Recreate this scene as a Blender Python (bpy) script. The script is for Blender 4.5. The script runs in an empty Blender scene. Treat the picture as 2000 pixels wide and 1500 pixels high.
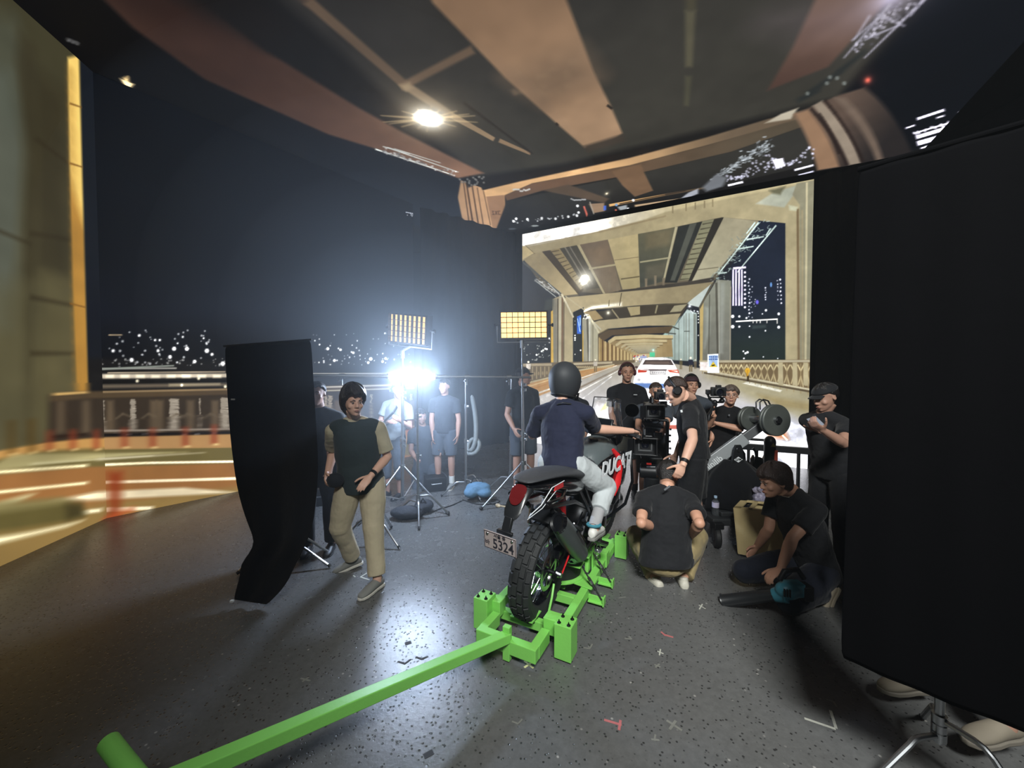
import bpy, math, random
import numpy as np
from mathutils import Vector, Matrix
V = Vector
random.seed(7)
SC = bpy.context.scene
COL = SC.collection
rad = math.radians

# ------------------------------------------------------------------ camera
FPX, HC, PITCH = 751.0, 1.70, rad(1.68)
cam_d = bpy.data.cameras.new('camera'); cam = bpy.data.objects.new('camera', cam_d); COL.objects.link(cam)
cam.location = (0, 0, HC); cam.rotation_euler = (math.pi/2 - PITCH, 0, 0)
cam_d.sensor_fit = 'HORIZONTAL'; cam_d.sensor_width = 36.0; cam_d.lens = 36.0*FPX/2000.0
cam_d.clip_start = 0.05; cam_d.clip_end = 200
SC.camera = cam

# ------------------------------------------------------------------ world, haze, exposure
HAZE = 0.003
w = bpy.data.worlds.new('studio_air'); SC.world = w; w.use_nodes = True
wn = w.node_tree.nodes; wl = w.node_tree.links
wn['Background'].inputs[0].default_value = (0.0, 0.0, 0.0, 1); wn['Background'].inputs[1].default_value = 0.0
pv = wn.new('ShaderNodeVolumePrincipled'); pv.inputs['Color'].default_value = (0.86, 0.93, 1.0, 1)
pv.inputs['Anisotropy'].default_value = 0.3; pv.inputs['Density'].default_value = HAZE
wl.new(pv.outputs[0], wn['World Output'].inputs['Volume'])
SC.view_settings.view_transform = 'Standard'; SC.view_settings.look = 'None'
SC.view_settings.exposure = 0.0; SC.view_settings.gamma = 1.0; SC.view_settings.use_curve_mapping = False
try:
    cy = SC.cycles
    cy.use_denoising = True; cy.max_bounces = 4; cy.diffuse_bounces = 2; cy.glossy_bounces = 2
    cy.transmission_bounces = 4; cy.volume_bounces = 0; cy.transparent_max_bounces = 8
    cy.sample_clamp_indirect = 4.0; cy.use_adaptive_sampling = True; cy.adaptive_threshold = 0.04
    cy.caustics_reflective = False; cy.caustics_refractive = False
except Exception:
    pass

def fill_lamp(name, loc, target, size, power, col, spread=120):
    d = bpy.data.lights.new(name, 'AREA'); d.shape = 'RECTANGLE'; d.size, d.size_y = size
    d.energy = power; d.color = col; d.spread = rad(spread)
    o = bpy.data.objects.new(name, d); COL.objects.link(o); o.location = loc
    o.rotation_euler = (V(target)-V(loc)).to_track_quat('-Z', 'Y').to_euler()
    return o
# added unseen fill light above and behind the camera, brightens floor and crew
fill_lamp('overhead_fill_light', (0.5, -1.7, 4.75), (1.75, 3.3, 0.2), (1.6, 0.8), 104, (0.98, 1.0, 0.97), 71)

# ------------------------------------------------------------------ sight helpers: a point seen at (x, y) and at depth D in the hall
CP, SP = math.cos(PITCH), math.sin(PITCH)
def ray(x, y):
    a, b = (x-1000.0)/FPX, (750.0-y)/FPX
    return V((a, CP + b*SP, -SP + b*CP))
def at(x, y, D):
    d = ray(x, y); return V((0, 0, HC)) + d*(D/d.y)
def onz(x, y, z=0.0):
    d = ray(x, y); return V((0, 0, HC)) + d*((z-HC)/d.z)
def onplane(x, y, P, N):
    d = ray(x, y); C0 = V((0, 0, HC)); return C0 + d*((P-C0).dot(N)/d.dot(N))
TH = rad(28.0)                                  # the stage is turned 28 degrees against the view
U = V((math.cos(TH), -math.sin(TH), 0)); W = V((math.sin(TH), math.cos(TH), 0)); Z = V((0, 0, 1))

# ------------------------------------------------------------------ materials
MATS = {}
def srgb(c):
    r = []
    for x in c:
        x = x/255.0; r.append(x/12.92 if x <= 0.04045 else ((x+0.055)/1.055)**2.4)
    return tuple(r)
def pm(name, col, rough=0.6, metal=0.0, noise=None, bump=None, emit=None, coat=0.0, spec=0.5, trans=0.0, alpha=1.0, sheen=0.0):
    """procedural principled material; col in 0..255 display values; noise=(scale, amount); bump=(scale, strength)"""
    if name in MATS: return MATS[name]
    m = bpy.data.materials.new(name); m.use_nodes = True; MATS[name] = m
    nt = m.node_tree; n = nt.nodes; l = nt.links; b = n['Principled BSDF']
    c = srgb(col) + (1,)
    b.inputs['Base Color'].default_value = c; b.inputs['Roughness'].default_value = rough
    b.inputs['Metallic'].default_value = metal; b.inputs['Specular IOR Level'].default_value = spec
    b.inputs['Coat Weight'].default_value = coat; b.inputs['Transmission Weight'].default_value = trans
    b.inputs['Alpha'].default_value = alpha; b.inputs['Sheen Weight'].default_value = sheen
    tc = None
    if noise is None: noise = (9.0, 0.12)
    if noise or bump: tc = n.new('ShaderNodeTexCoord')
    if noise:
        t = n.new('ShaderNodeTexNoise'); t.inputs['Scale'].default_value = noise[0]; t.inputs['Detail'].default_value = 4
        l.new(tc.outputs['Object'], t.inputs['Vector'])
        mr = n.new('ShaderNodeMapRange'); mr.inputs['To Min'].default_value = 1-noise[1]; mr.inputs['To Max'].default_value = 1+noise[1]
        l.new(t.outputs['Fac'], mr.inputs['Value'])
        mx = n.new('ShaderNodeVectorMath'); mx.operation = 'SCALE'; mx.inputs[0].default_value = c[:3]
        l.new(mr.outputs[0], mx.inputs['Scale']); l.new(mx.outputs[0], b.inputs['Base Color'])
    if bump:
        t2 = n.new('ShaderNodeTexNoise'); t2.inputs['Scale'].default_value = bump[0]; t2.inputs['Detail'].default_value = 5
        l.new(tc.outputs['Object'], t2.inputs['Vector'])
        bp = n.new('ShaderNodeBump'); bp.inputs['Strength'].default_value = bump[1]; bp.inputs['Distance'].default_value = 0.02
        l.new(t2.outputs['Fac'], bp.inputs['Height']); l.new(bp.outputs[0], b.inputs['Normal'])
    if emit:
        b.inputs['Emission Color'].default_value = srgb(emit[0]) + (1,); b.inputs['Emission Strength'].default_value = emit[1]
    return m

# ------------------------------------------------------------------ mesh builder (world coordinates in, one mesh out)
def frame(o, x=None, y=None, z=None):
    """matrix with origin o; two axes given, third derived"""
    if x is not None and y is not None:
        x = V(x).normalized(); z = x.cross(V(y)).normalized(); y = z.cross(x)
    elif x is not None and z is not None:
        x = V(x).normalized(); y = V(z).cross(x).normalized(); z = x.cross(y)
    elif y is not None and z is not None:
        y = V(y).normalized(); x = y.cross(V(z)).normalized(); z = x.cross(y)
    else:
        z = V(z).normalized(); a = V((0, 0, 1)) if abs(z.z) < 0.9 else V((0, 1, 0)); x = a.cross(z).normalized(); y = z.cross(x)
    M = Matrix((x, y, z)).transposed().to_4x4(); M.translation = V(o); return M

OFF = {}
class MB:
    def __init__(s, M=None):
        s.v = []; s.f = []; s.M = M if M is not None else Matrix()
    def add(s, vs, fs):
        k = len(s.v); M = s.M
        s.v.extend([M @ V(p) for p in vs]); s.f.extend([tuple(i+k for i in f) for f in fs]); return s
    def box(s, c, size, R=None):
        c = V(c); h = V(size)*0.5; R = R or Matrix()
        vs = [c + (R @ V((sx*h.x, sy*h.y, sz*h.z))) for sx in (-1, 1) for sy in (-1, 1) for sz in (-1, 1)]
        return s.add(vs, [(0, 1, 3, 2), (4, 6, 7, 5), (0, 4, 5, 1), (2, 3, 7, 6), (0, 2, 6, 4), (1, 5, 7, 3)])
    def bar(s, p, q, w_, h_, up=(0, 0, 1)):
        p, q = V(p), V(q); d = q-p; L = d.length
        up = V(up)
        if abs(d.normalized().dot(up.normalized())) > 0.99: up = V((0, 1, 0))
        F = frame((p+q)/2, y=d, z=up)
        return s.box(F.translation, (w_, L, h_), F.to_3x3())
    def loft(s, rings, n=14, cap=True):
        """rings: (centre, a, b) with half-axis vectors a and b"""
        vs = []; fs = []
        for c, a, b in rings:
            for i in range(n):
                t = 2*math.pi*i/n; vs.append(V(c) + V(a)*math.cos(t) + V(b)*math.sin(t))
        for k in range(len(rings)-1):
            for i in range(n):
                j = (i+1) % n; fs.append((k*n+i, k*n+j, (k+1)*n+j, (k+1)*n+i))
        if cap:
            fs.append(tuple(range(n))[::-1]); m = (len(rings)-1)*n; fs.append(tuple(m+i for i in range(n)))
        return s.add(vs, fs)
    def path(s, pts, r, n=10, cap=True, closed=False, flat=1.0):
        pts = [V(p) for p in pts]; N = len(pts)
        rs = r if isinstance(r, (list, tuple)) else [r]*N
        rings = []; a = None
        for i, p in enumerate(pts):
            if closed: t = (pts[(i+1) % N]-pts[i-1])
            else: t = pts[min(i+1, N-1)]-pts[max(i-1, 0)]
            t = t.normalized() if t.length > 1e-9 else V((0, 0, 1))
            if a is None:
                a = t.orthogonal().normalized()
            else:
                a = (a - t*a.dot(t)); a = a.normalized() if a.length > 1e-6 else t.orthogonal().normalized()
            rings.append((p, a*rs[i], t.cross(a)*rs[i]*flat))
        if closed: rings.append(rings[0]); cap = False
        return s.loft(rings, n, cap)
    def tube(s, p, q, r0, r1=None, n=12):
        return s.path([p, q], [r0, r0 if r1 is None else r1], n)
    def capsule(s, p, q, r0, r1=None, n=14):
        r1 = r0 if r1 is None else r1; p, q = V(p), V(q); d = (q-p)
        d = d.normalized() if d.length > 1e-6 else V((0, 0, 1))
        pts, rs = [], []
        for k in (85, 60, 30): pts.append(p - d*r0*math.sin(rad(k))); rs.append(r0*math.cos(rad(k)))
        pts += [p, q]; rs += [r0, r1]
        for k in (30, 60, 85): pts.append(q + d*r1*math.sin(rad(k))); rs.append(r1*math.cos(rad(k)))
        return s.path(pts, rs, n)
    def ell(s, c, r, F=None, n=16, m=10):
        F = F.to_3x3() if F is not None else Matrix.Identity(3); c = V(c); rings = []
        for k in range(m+1):
            a = math.pi*(k/m) - math.pi/2; a = max(min(a, 1.55), -1.55)
            rings.append((c + F @ V((0, 0, r[2]*math.sin(a))), F @ V((r[0]*math.cos(a), 0, 0)), F @ V((0, r[1]*math.cos(a), 0))))
        return s.loft(rings, n)
    def lathe(s, prof, F, n=28, cap=False):
        """prof: (radius, height) along F's z axis"""
        R = F.to_3x3(); c = F.translation
        return s.loft([(c + R @ V((0, 0, z)), R @ V((r, 0, 0)), R @ V((0, r, 0))) for r, z in prof], n, cap)
    def torus(s, F, R, r, n=40, m=10, flat=1.0):
        pts = [F @ V((R*math.cos(2*math.pi*i/n), R*math.sin(2*math.pi*i/n), 0)) for i in range(n)]
        return s.path(pts, r, m, closed=True)
    def prism(s, pts, F, t, t0=0.0):
        """polygon pts (x, y) in frame F, from z=t0 to z=t0+t"""
        n = len(pts)
        vs = [F @ V((x, y, t0)) for x, y in pts] + [F @ V((x, y, t0+t)) for x, y in pts]
        fs = [tuple(range(n))[::-1], tuple(range(n, 2*n))] + [(i, (i+1) % n, n+(i+1) % n, n+i) for i in range(n)]
        return s.add(vs, fs)
    def sheet(s, grid):
        """grid[i][j] of points"""
        a, b = len(grid), len(grid[0]); vs = [p for row in grid for p in row]
        return s.add(vs, [(i*b+j, i*b+j+1, (i+1)*b+j+1, (i+1)*b+j) for i in range(a-1) for j in range(b-1)])
    def build(s, name, mat, parent=None, loc=None, smooth=True, bevel=0.0, remesh=0.0, it=0, sub=0, solid=0.0, ang=35, disp=None):
        off = OFF[parent] if parent is not None else V(loc if loc is not None else (0, 0, 0))
        me = bpy.data.meshes.new(name)
        me.from_pydata([tuple(p-off) for p in s.v], [], s.f)
        import bmesh
        bm = bmesh.new(); bm.from_mesh(me); bmesh.ops.recalc_face_normals(bm, faces=bm.faces); bm.to_mesh(me); bm.free()
        me.materials.append(mat)
        if smooth:
            me.polygons.foreach_set('use_smooth', [True]*len(me.polygons))
            if not remesh: me.set_sharp_from_angle(angle=rad(ang))
        o = bpy.data.objects.new(name, me); COL.objects.link(o)
        if parent is not None: o.parent = parent
        else: o.location = off
        OFF[o] = off
        if solid:
            md = o.modifiers.new('solid', 'SOLIDIFY'); md.thickness = solid; md.offset = 0
        if remesh:
            md = o.modifiers.new('skin', 'REMESH'); md.mode = 'VOXEL'; md.voxel_size = remesh; md.use_smooth_shade = True
        if it:
            md = o.modifiers.new('soften', 'SMOOTH'); md.factor = 0.5; md.iterations = it
        if sub:
            md = o.modifiers.new('sub', 'SUBSURF'); md.levels = sub; md.render_levels = sub
        if disp:
            tx = bpy.data.textures.new(name+'_folds', 'CLOUDS'); tx.noise_scale = disp[0]; tx.noise_depth = 2
            md = o.modifiers.new('folds', 'DISPLACE'); md.texture = tx; md.strength = disp[1]; md.mid_level = 0.5; md.texture_coords = 'LOCAL'
        if bevel:
            md = o.modifiers.new('bevel', 'BEVEL'); md.width = bevel; md.segments = 2; md.limit_method = 'ANGLE'; md.angle_limit = rad(40)
        return o

def thing(name, label, cat, loc, group=None):
    o = bpy.data.objects.new(name, None); COL.objects.link(o); o.location = V(loc); o.empty_display_size = 0.1
    o['label'] = label; o['category'] = cat
    if group: o['group'] = group
    OFF[o] = V(loc); return o
def tag(o, label=None, cat=None, group=None, kind=None):
    if label: o['label'] = label
    if cat: o['category'] = cat
    if group: o['group'] = group
    if kind: o['kind'] = kind
    return o
def copy_tree(o, parent=None):
    c = o.copy(); COL.objects.link(c); c.parent = parent
    OFF[c] = OFF.get(o, V((0, 0, 0)))
    for ch in list(o.children): copy_tree(ch, c)
    return c
def text(name, s_, size, F, mat, parent, ext=0.0008, align='CENTER', bold=0.0, sx=1.0, loc=None):
    """raised lettering: F's x runs along the line, F's z out of the surface"""
    cu = bpy.data.curves.new(name, 'FONT'); cu.body = s_; cu.size = size; cu.extrude = ext; cu.align_x = align; cu.align_y = 'CENTER'
    cu.offset = bold; cu.resolution_u = 3
    t = bpy.data.objects.new(name, cu); COL.objects.link(t); bpy.context.view_layer.update()
    me = bpy.data.meshes.new_from_object(t.evaluated_get(bpy.context.evaluated_depsgraph_get()))
    bpy.data.objects.remove(t); bpy.data.curves.remove(cu)
    off = OFF[parent] if parent is not None else V(loc)
    for v in me.vertices: v.co = (F @ V((v.co.x*sx, v.co.y, v.co.z))) - off
    me.materials.clear(); me.materials.append(mat)
    o = bpy.data.objects.new(name, me); COL.objects.link(o)
    if parent is not None: o.parent = parent
    else: o.location = off
    OFF[o] = off
    return o

# ------------------------------------------------------------------ LED screens: a grid of diodes, each with its own colour
PIX = bpy.data.materials.new('led_diodes'); PIX.use_nodes = True
_n = PIX.node_tree.nodes; _l = PIX.node_tree.links; _n.clear()
_o = _n.new('ShaderNodeOutputMaterial'); _e = _n.new('ShaderNodeEmission'); _a = _n.new('ShaderNodeAttribute'); _a.attribute_name = 'diode'
_b = _n.new('ShaderNodeBsdfPrincipled'); _b.inputs['Base Color'].default_value = (0.003, 0.003, 0.003, 1); _b.inputs['Roughness'].default_value = 0.7; _b.inputs['Specular IOR Level'].default_value = 0.08
_s = _n.new('ShaderNodeAddShader'); _l.new(_a.outputs['Color'], _e.inputs['Color']); _l.new(_e.outputs[0], _s.inputs[0]); _l.new(_b.outputs[0], _s.inputs[1])
_l.new(_s.outputs[0], _o.inputs['Surface'])
try: PIX.cycles.emission_sampling = 'NONE'
except Exception: pass

class Screen:
    def __init__(s, O, e1, e2, w_, h_, pitch, base):
        s.O, s.e1, s.e2, s.w, s.h, s.p = V(O), V(e1), V(e2), w_, h_, pitch
        s.nx, s.ny = int(round(w_/pitch))+1, int(round(h_/pitch))+1
        s.N = s.e1.cross(s.e2)
        s.a = np.ones((s.ny, s.nx, 3), np.float32)*np.array(base, np.float32)
        s.rng = np.random.default_rng(5); s.xmax = 1e9
    def uv(s, x, y):
        """where the sight line through (x, y) meets the screen, in diodes"""
        q = onplane(x, y, s.O, s.N) - s.O
        return q.dot(s.e1)/s.p, q.dot(s.e2)/s.p
    def poly(s, pts, col, blur=0.8, al=1.0, grad=None, uvpts=False):
        if max(p[0] for p in pts) > s.xmax:          # keep to the part of the picture this panel can show
            q = []
            for a, b in zip(pts, pts[1:]+pts[:1]):
                if a[0] <= s.xmax: q.append(a)
                if (a[0] <= s.xmax) != (b[0] <= s.xmax): t = (s.xmax-a[0])/(b[0]-a[0]); q.append((s.xmax, a[1]+t*(b[1]-a[1])))
            pts = q
            if len(pts) < 3: return
        P = np.array([s.uv(*p) for p in pts])
        x0, y0 = np.floor(P.min(0)-blur-1).astype(int); x1, y1 = np.ceil(P.max(0)+blur+2).astype(int)
        x0, y0, x1, y1 = max(x0, 0), max(y0, 0), min(x1, s.nx), min(y1, s.ny)
        if x1 <= x0 or y1 <= y0: return
        X, Y = np.meshgrid(np.arange(x0, x1), np.arange(y0, y1)); X = X.astype(np.float32); Y = Y.astype(np.float32)
        ins = np.zeros(X.shape, bool); dd = np.full(X.shape, 1e9, np.float32); n = len(P)
        for i in range(n):
            ax, ay = P[i]; bx, by = P[(i+1) % n]
            if ay != by:
                c = ((ay > Y) != (by > Y)) & (X < (bx-ax)*(Y-ay)/(by-ay)+ax); ins ^= c
            ex, ey = bx-ax, by-ay; L2 = ex*ex+ey*ey+1e-9
            t = np.clip(((X-ax)*ex+(Y-ay)*ey)/L2, 0, 1)
            dd = np.minimum(dd, (X-ax-t*ex)**2+(Y-ay-t*ey)**2)
        sd = np.sqrt(dd)*np.where(ins, 1, -1)
        cov = np.clip(0.5+sd/(2*blur), 0, 1)*al
        if grad:
            c2, g0, g1 = grad; g0 = np.array(s.uv(*g0)); g1 = np.array(s.uv(*g1)); g = g1-g0
            t = np.clip(((X-g0[0])*g[0]+(Y-g0[1])*g[1])/(g@g), 0, 1)[..., None]
            C = np.array(col)*(1-t)+np.array(c2)*t
        else: C = np.array(col, np.float32)
        r = s.a[y0:y1, x0:x1]; r += (C-r)*cov[..., None]
    def line(s, p, q, w0, col, w1=None, blur=0.7, al=1.0):
        """stroke with widths given as seen"""
        w1 = w0 if w1 is None else w1
        dx, dy = q[0]-p[0], q[1]-p[1]; L = math.hypot(dx, dy)+1e-6; nx, ny = -dy/L/2, dx/L/2
        s.poly([(p[0]+nx*w0, p[1]+ny*w0), (q[0]+nx*w1, q[1]+ny*w1), (q[0]-nx*w1, q[1]-ny*w1), (p[0]-nx*w0, p[1]-ny*w0)], col, blur, al)
    def lines(s, pts, w_, col, blur=0.7, al=1.0):
        for a, b in zip(pts[:-1], pts[1:]): s.line(a, b, w_, col, None, blur, al)
    def glow(s, x, y, r, col, core=0.3, power=2.0, squash=1.0, ang=0.0):
        """a lamp in the picture: bright core with soft falloff; r as seen"""
        cx, cy = s.uv(x, y); rx = abs(s.uv(x+r, y)[0]-cx)+abs(s.uv(x+r, y)[1]-cy); R = rx
        k = 3
        x0, x1 = max(int(cx-R*k), 0), min(int(cx+R*k)+2, s.nx); y0, y1 = max(int(cy-R*k), 0), min(int(cy+R*k)+2, s.ny)
        if x1 <= x0 or y1 <= y0: return
        X, Y = np.meshgrid(np.arange(x0, x1)-cx, np.arange(y0, y1)-cy)
        if ang or squash != 1.0:
            c, q = math.cos(ang), math.sin(ang); X, Y = X*c+Y*q, (-X*q+Y*c)/squash
        d = np.sqrt(X*X+Y*Y)/R
        g = np.clip(1.0/(1+(d/core)**power) - 1.0/(1+(k/core)**power), 0, 1)[..., None]
        r_ = s.a[y0:y1, x0:x1]; r_[:] = 255-(255-r_)*(1-g*np.array(col)/255.0)
    def dots(s, n, x0, y0, x1, y1, col, rmin=0.8, rmax=2.2, sk=0.0):
        for _ in range(n):
            x, y = s.rng.uniform(x0, x1), s.rng.uniform(y0, y1); y += sk*(x-x0); r = s.rng.uniform(rmin, rmax)
            s.dot(x, y, r, col)
    def dot(s, x, y, r, col, ry=None):
        ry = r if ry is None else ry
        s.poly([(x+r*math.cos(t), y+ry*math.sin(t)) for t in np.linspace(0, 2*math.pi, 7)[:-1]], col, 0.9)
    def mottle(s, amt, scale, seed=1):
        rng = np.random.default_rng(seed); out = np.zeros((s.ny, s.nx), np.float32)
        for k, (sc_, am) in enumerate(((scale, 1.0), (scale/3, 0.5))):
            gx, gy = int(s.nx/sc_)+3, int(s.ny/sc_)+3; g = rng.uniform(-1, 1, (gy, gx)).astype(np.float32)
            X = np.arange(s.nx)/sc_; Y = np.arange(s.ny)/sc_
            xi, yi = X.astype(int), Y.astype(int); fx = X-xi; fy = Y-yi; fx = fx*fx*(3-2*fx); fy = fy*fy*(3-2*fy)
            A = g[yi][:, xi]; B = g[yi][:, xi+1]; C = g[yi+1][:, xi]; D = g[yi+1][:, xi+1]
            fx = fx[None, :]; fy = fy[:, None]
            out += am*((A*(1-fx)+B*fx)*(1-fy)+(C*(1-fx)+D*fx)*fy)
        s.a *= (1+amt*out)[..., None]
    def build(s, name, parent, gain=1.0, hot=1.5):
        c = np.clip(s.a, 0, 255)/255.0
        lin = np.where(c <= 0.04045, c/12.92, ((c+0.055)/1.055)**2.4)
        lo = c.min(2, keepdims=True); mx = c.max(2, keepdims=True)
        lin *= gain*(1+hot*np.clip((mx-0.86)/0.12, 0, 1)*np.clip((lo-0.5)/0.3, 0, 1))
        nx, ny = s.nx, s.ny
        gx, gy = np.meshgrid(np.linspace(0, s.w, nx), np.linspace(0, s.h, ny))
        off = OFF[parent]; o_ = np.array(s.O-off); e1 = np.array(s.e1); e2 = np.array(s.e2)
        co = (o_ + gx[..., None]*e1 + gy[..., None]*e2).reshape(-1, 3).astype(np.float32)
        i = (np.arange(ny-1)[:, None]*nx+np.arange(nx-1)[None, :]).ravel()
        q = np.stack([i, i+1, i+nx+1, i+nx], 1).astype(np.int32)
        me = bpy.data.meshes.new(name); me.vertices.add(nx*ny); me.vertices.foreach_set('co', co.ravel())
        me.loops.add(q.size); me.loops.foreach_set('vertex_index', q.ravel())
        me.polygons.add(len(q)); me.polygons.foreach_set('loop_start', np.arange(0, q.size, 4, dtype=np.int32))
        me.update(calc_edges=True)
        at_ = me.color_attributes.new('diode', 'FLOAT_COLOR', 'POINT')
        at_.data.foreach_set('color', np.concatenate([lin.reshape(-1, 3), np.ones((nx*ny, 1))], 1).astype(np.float32).ravel())
        me.materials.append(PIX)
        o = bpy.data.objects.new(name, me); COL.objects.link(o); o.parent = parent; OFF[o] = off
        return o

# ================= back LED wall: the bridge road at night
BL, BR = V((0.25, 9.41, 0)), V((5.23, 6.76, 0))
e1 = (BR-BL).normalized(); BW = (BR-BL).length; BH = 5.05
B = Screen(BL, e1, Z, BW, BH, 0.0082, (40, 43, 50))
P = B.poly; L = B.line
P([(1010, 450), (1090, 560), (1090, 720), (1010, 720)], (62, 64, 68), 3, grad=((36, 38, 40), (1050, 560), (1050, 700)))
# road and its pavement
P([(1010, 712), (1258, 700), (1600, 760), (1600, 1000), (1010, 1100)], (176, 168, 150), 1, grad=((222, 220, 224), (1250, 712), (1250, 800)))
P([(1010, 800), (1600, 800), (1600, 1000), (1010, 1100)], (236, 236, 242), 28)
P([(1600, 757), (1400, 728), (1380, 735), (1480, 790), (1600, 835)], (170, 160, 120), 12, 0.75)
P([(1480, 770), (1600, 790), (1600, 806), (1500, 792)], (160, 140, 90), 6, 0.6)
P([(1460, 745), (1528, 762), (1524, 766), (1450, 749)], (225, 222, 205), 1)
P([(1444, 800), (1500, 786), (1600, 850), (1600, 905), (1520, 860)], (206, 208, 222), 10, 0.7)
P([(1010, 790), (1210, 712), (1250, 703), (1180, 702), (1010, 728)], (196, 150, 98), 2)                    # cycle lane
L((1010, 782), (1205, 714), 4, (222, 214, 200), 1.5); L((1010, 770), (1180, 712), 3, (190, 140, 84), 1.5)
L((1010, 762), (1130, 724), 3, (220, 190, 140), 1)
L((1020, 812), (1225, 712), 7, (150, 136, 118), 1.5, 1.2); L((1030, 820), (1228, 713), 4, (228, 224, 216), 1.2)
P([(1010, 790), (1075, 770), (1075, 796), (1010, 806)], (216, 212, 208), 3)
P([(1168, 806), (1183, 800), (1220, 748), (1214, 748)], (232, 231, 168), 1.5)                              # yellow lane line
P([(1130, 900), (1168, 806), (1186, 800), (1160, 900)], (246, 245, 214), 5, .7)
L((1110, 800), (1195, 735), 3, (224, 222, 220), 2)
# deck underside of the near bay
P([(1018, 500), (1062, 484), (1250, 452), (1415, 420), (1485, 432), (1396, 548), (1250, 570), (1110, 585), (1060, 560)], (104, 96, 80), 1)
P([(1020, 505), (1057, 490), (1132, 574), (1098, 578)], (158, 142, 108), 1, grad=((196, 176, 132), (1060, 520), (1110, 575)))
P([(1058, 490), (1072, 487), (1140, 566), (1130, 576)], (74, 64, 50), 0.8)
P([(1074, 487), (1092, 484), (1144, 558), (1134, 566)], (150, 134, 98), 0.8)
for k in range(11):
    t = k/10.0; L((1076+60*t, 492+70*t), (1092+52*t, 489+66*t), 2.2, (92, 78, 56), 1.4)
P([(1093, 484), (1126, 478), (1172, 562), (1146, 566)], (80, 76, 66), 0.8)
L((1103, 482), (1150, 560), 3, (124, 118, 104), 2); L((1112, 480), (1158, 556), 2.4, (122, 116, 104), 1.5)
P([(1132, 477), (1187, 467), (1213, 566), (1183, 574)], (112, 98, 82), 1, grad=((128, 114, 94), (1150, 500), (1195, 560)))
P([(1150, 490), (1185, 478), (1196, 512), (1160, 520)], (132, 112, 88), 9, 0.6)
L((1129, 477), (1181, 575), 5.5, (178, 166, 132), 4)
L((1150, 525), (1202, 517), 3.5, (176, 164, 130))
P([(1246, 456), (1318, 443), (1296, 549), (1250, 562)], (96, 94, 76), 1, grad=((76, 78, 70), (1300, 470), (1270, 550)))
P([(1262, 455), (1312, 447), (1308, 478), (1262, 486)], (130, 116, 88), 7, 0.5)
P([(1262, 520), (1302, 514), (1297, 540), (1262, 546)], (112, 104, 86), 5, 0.5)
L((1250, 512), (1316, 502), 3, (168, 162, 130))
P([(1187, 467), (1246, 456), (1250, 561), (1216, 566)], (186, 170, 128), 0.8, grad=((172, 158, 118), (1215, 470), (1235, 560)))
P([(1222, 564), (1244, 561), (1242, 568), (1225, 571)], (176, 160, 120), 0.6)
L((1200, 508), (1247, 502), 1.2, (120, 106, 80)); L((1213, 545), (1249, 540), 2.4, (104, 94, 70))
P([(1325, 442), (1372, 432), (1322, 552), (1298, 552)], (50, 52, 50), 0.8)
P([(1347, 438), (1361, 435), (1318, 548), (1309, 548)], (86, 88, 80), 1)
L((1321, 443), (1296, 549), 5, (180, 172, 140), 3.5)
P([(1372, 432), (1395, 428), (1346, 546), (1328, 548)], (142, 140, 112), 0.8)
for k in range(12):
    t = k/11.0; L((1372-44*t, 438+108*t), (1392-46*t, 434+110*t), 2.4, (84, 80, 64), 1.4)
P([(1395, 428), (1414, 424), (1352, 548), (1344, 550)], (52, 50, 46), 0.8)
P([(1414, 424), (1484, 432), (1392, 540), (1392, 549), (1351, 550)], (166, 158, 132), 1, grad=((184, 178, 150), (1440, 440), (1375, 540)))
L((1362, 527), (1403, 522), 1.5, (110, 104, 84))
P([(1130, 570), (1185, 574), (1216, 566), (1250, 562), (1350, 549), (1394, 541), (1396, 556), (1240, 574), (1130, 586)], (70, 66, 60), 1)
for x, y, h in ((1190, 560, 18), (1206, 562, 14), (1262, 552, 16), (1280, 548, 20), (1296, 550, 14)): L((x, y-h/2), (x, y+h/2), 5, (132, 120, 100), 4, 1.2)
B.glow(1143, 546, 24, (255, 248, 224), 0.6, 3.4)
# near portal frame
P([(1015, 456), (1600, 346), (1600, 760), (1533, 703), (1533, 436), (1410, 424), (1300, 447), (1060, 491), (1035, 497), (1015, 516)], (166, 152, 118), 0.8, grad=((182, 170, 134), (1100, 480), (1540, 420)))
P([(1015, 456), (1600, 346), (1600, 352), (1400, 392), (1300, 414), (1255, 430), (1170, 452), (1045, 478), (1026, 481), (1015, 481)], (238, 234, 226), 2.2, grad=((206, 192, 150), (1140, 440), (1330, 405)))
P([(1015, 481), (1026, 481), (1044, 494), (1022, 506), (1015, 512)], (206, 186, 138), 1)
L((1026, 479), (1045, 496), 1.2, (120, 104, 74)); L((1026, 480), (1170, 453), 1.3, (150, 134, 100))
L((1170, 453), (1300, 422), 3, (148, 132, 100), 2, 2)
P([(1476, 398), (1512, 375), (1556, 362), (1552, 378), (1532, 405)], (196, 198, 178), 2, grad=((176, 180, 162), (1480, 395), (1545, 370)))
P([(1502, 372), (1534, 364), (1524, 380), (1510, 378)], (110, 108, 84), 3)
P([(1556, 358), (1600, 350), (1600, 760), (1562, 700), (1562, 400), (1548, 380)], (150, 146, 122), 1.4)
L((1558, 408), (1560, 704), 4.5, (122, 104, 76), 4.5, 1.4); L((1576, 356), (1573, 760), 4, (206, 196, 160)); L((1567, 410), (1568, 704), 3, (170, 156, 122), None, 1.5)
P([(1540, 400), (1558, 404), (1555, 412), (1542, 410)], (206, 206, 176), 2)
for x in (1314, 1340, 1358, 1376, 1392): L((x, 402-(x-1314)*.16), (x, 416-(x-1314)*.16), 2, (136, 122, 92), None, 1.2)
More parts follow.
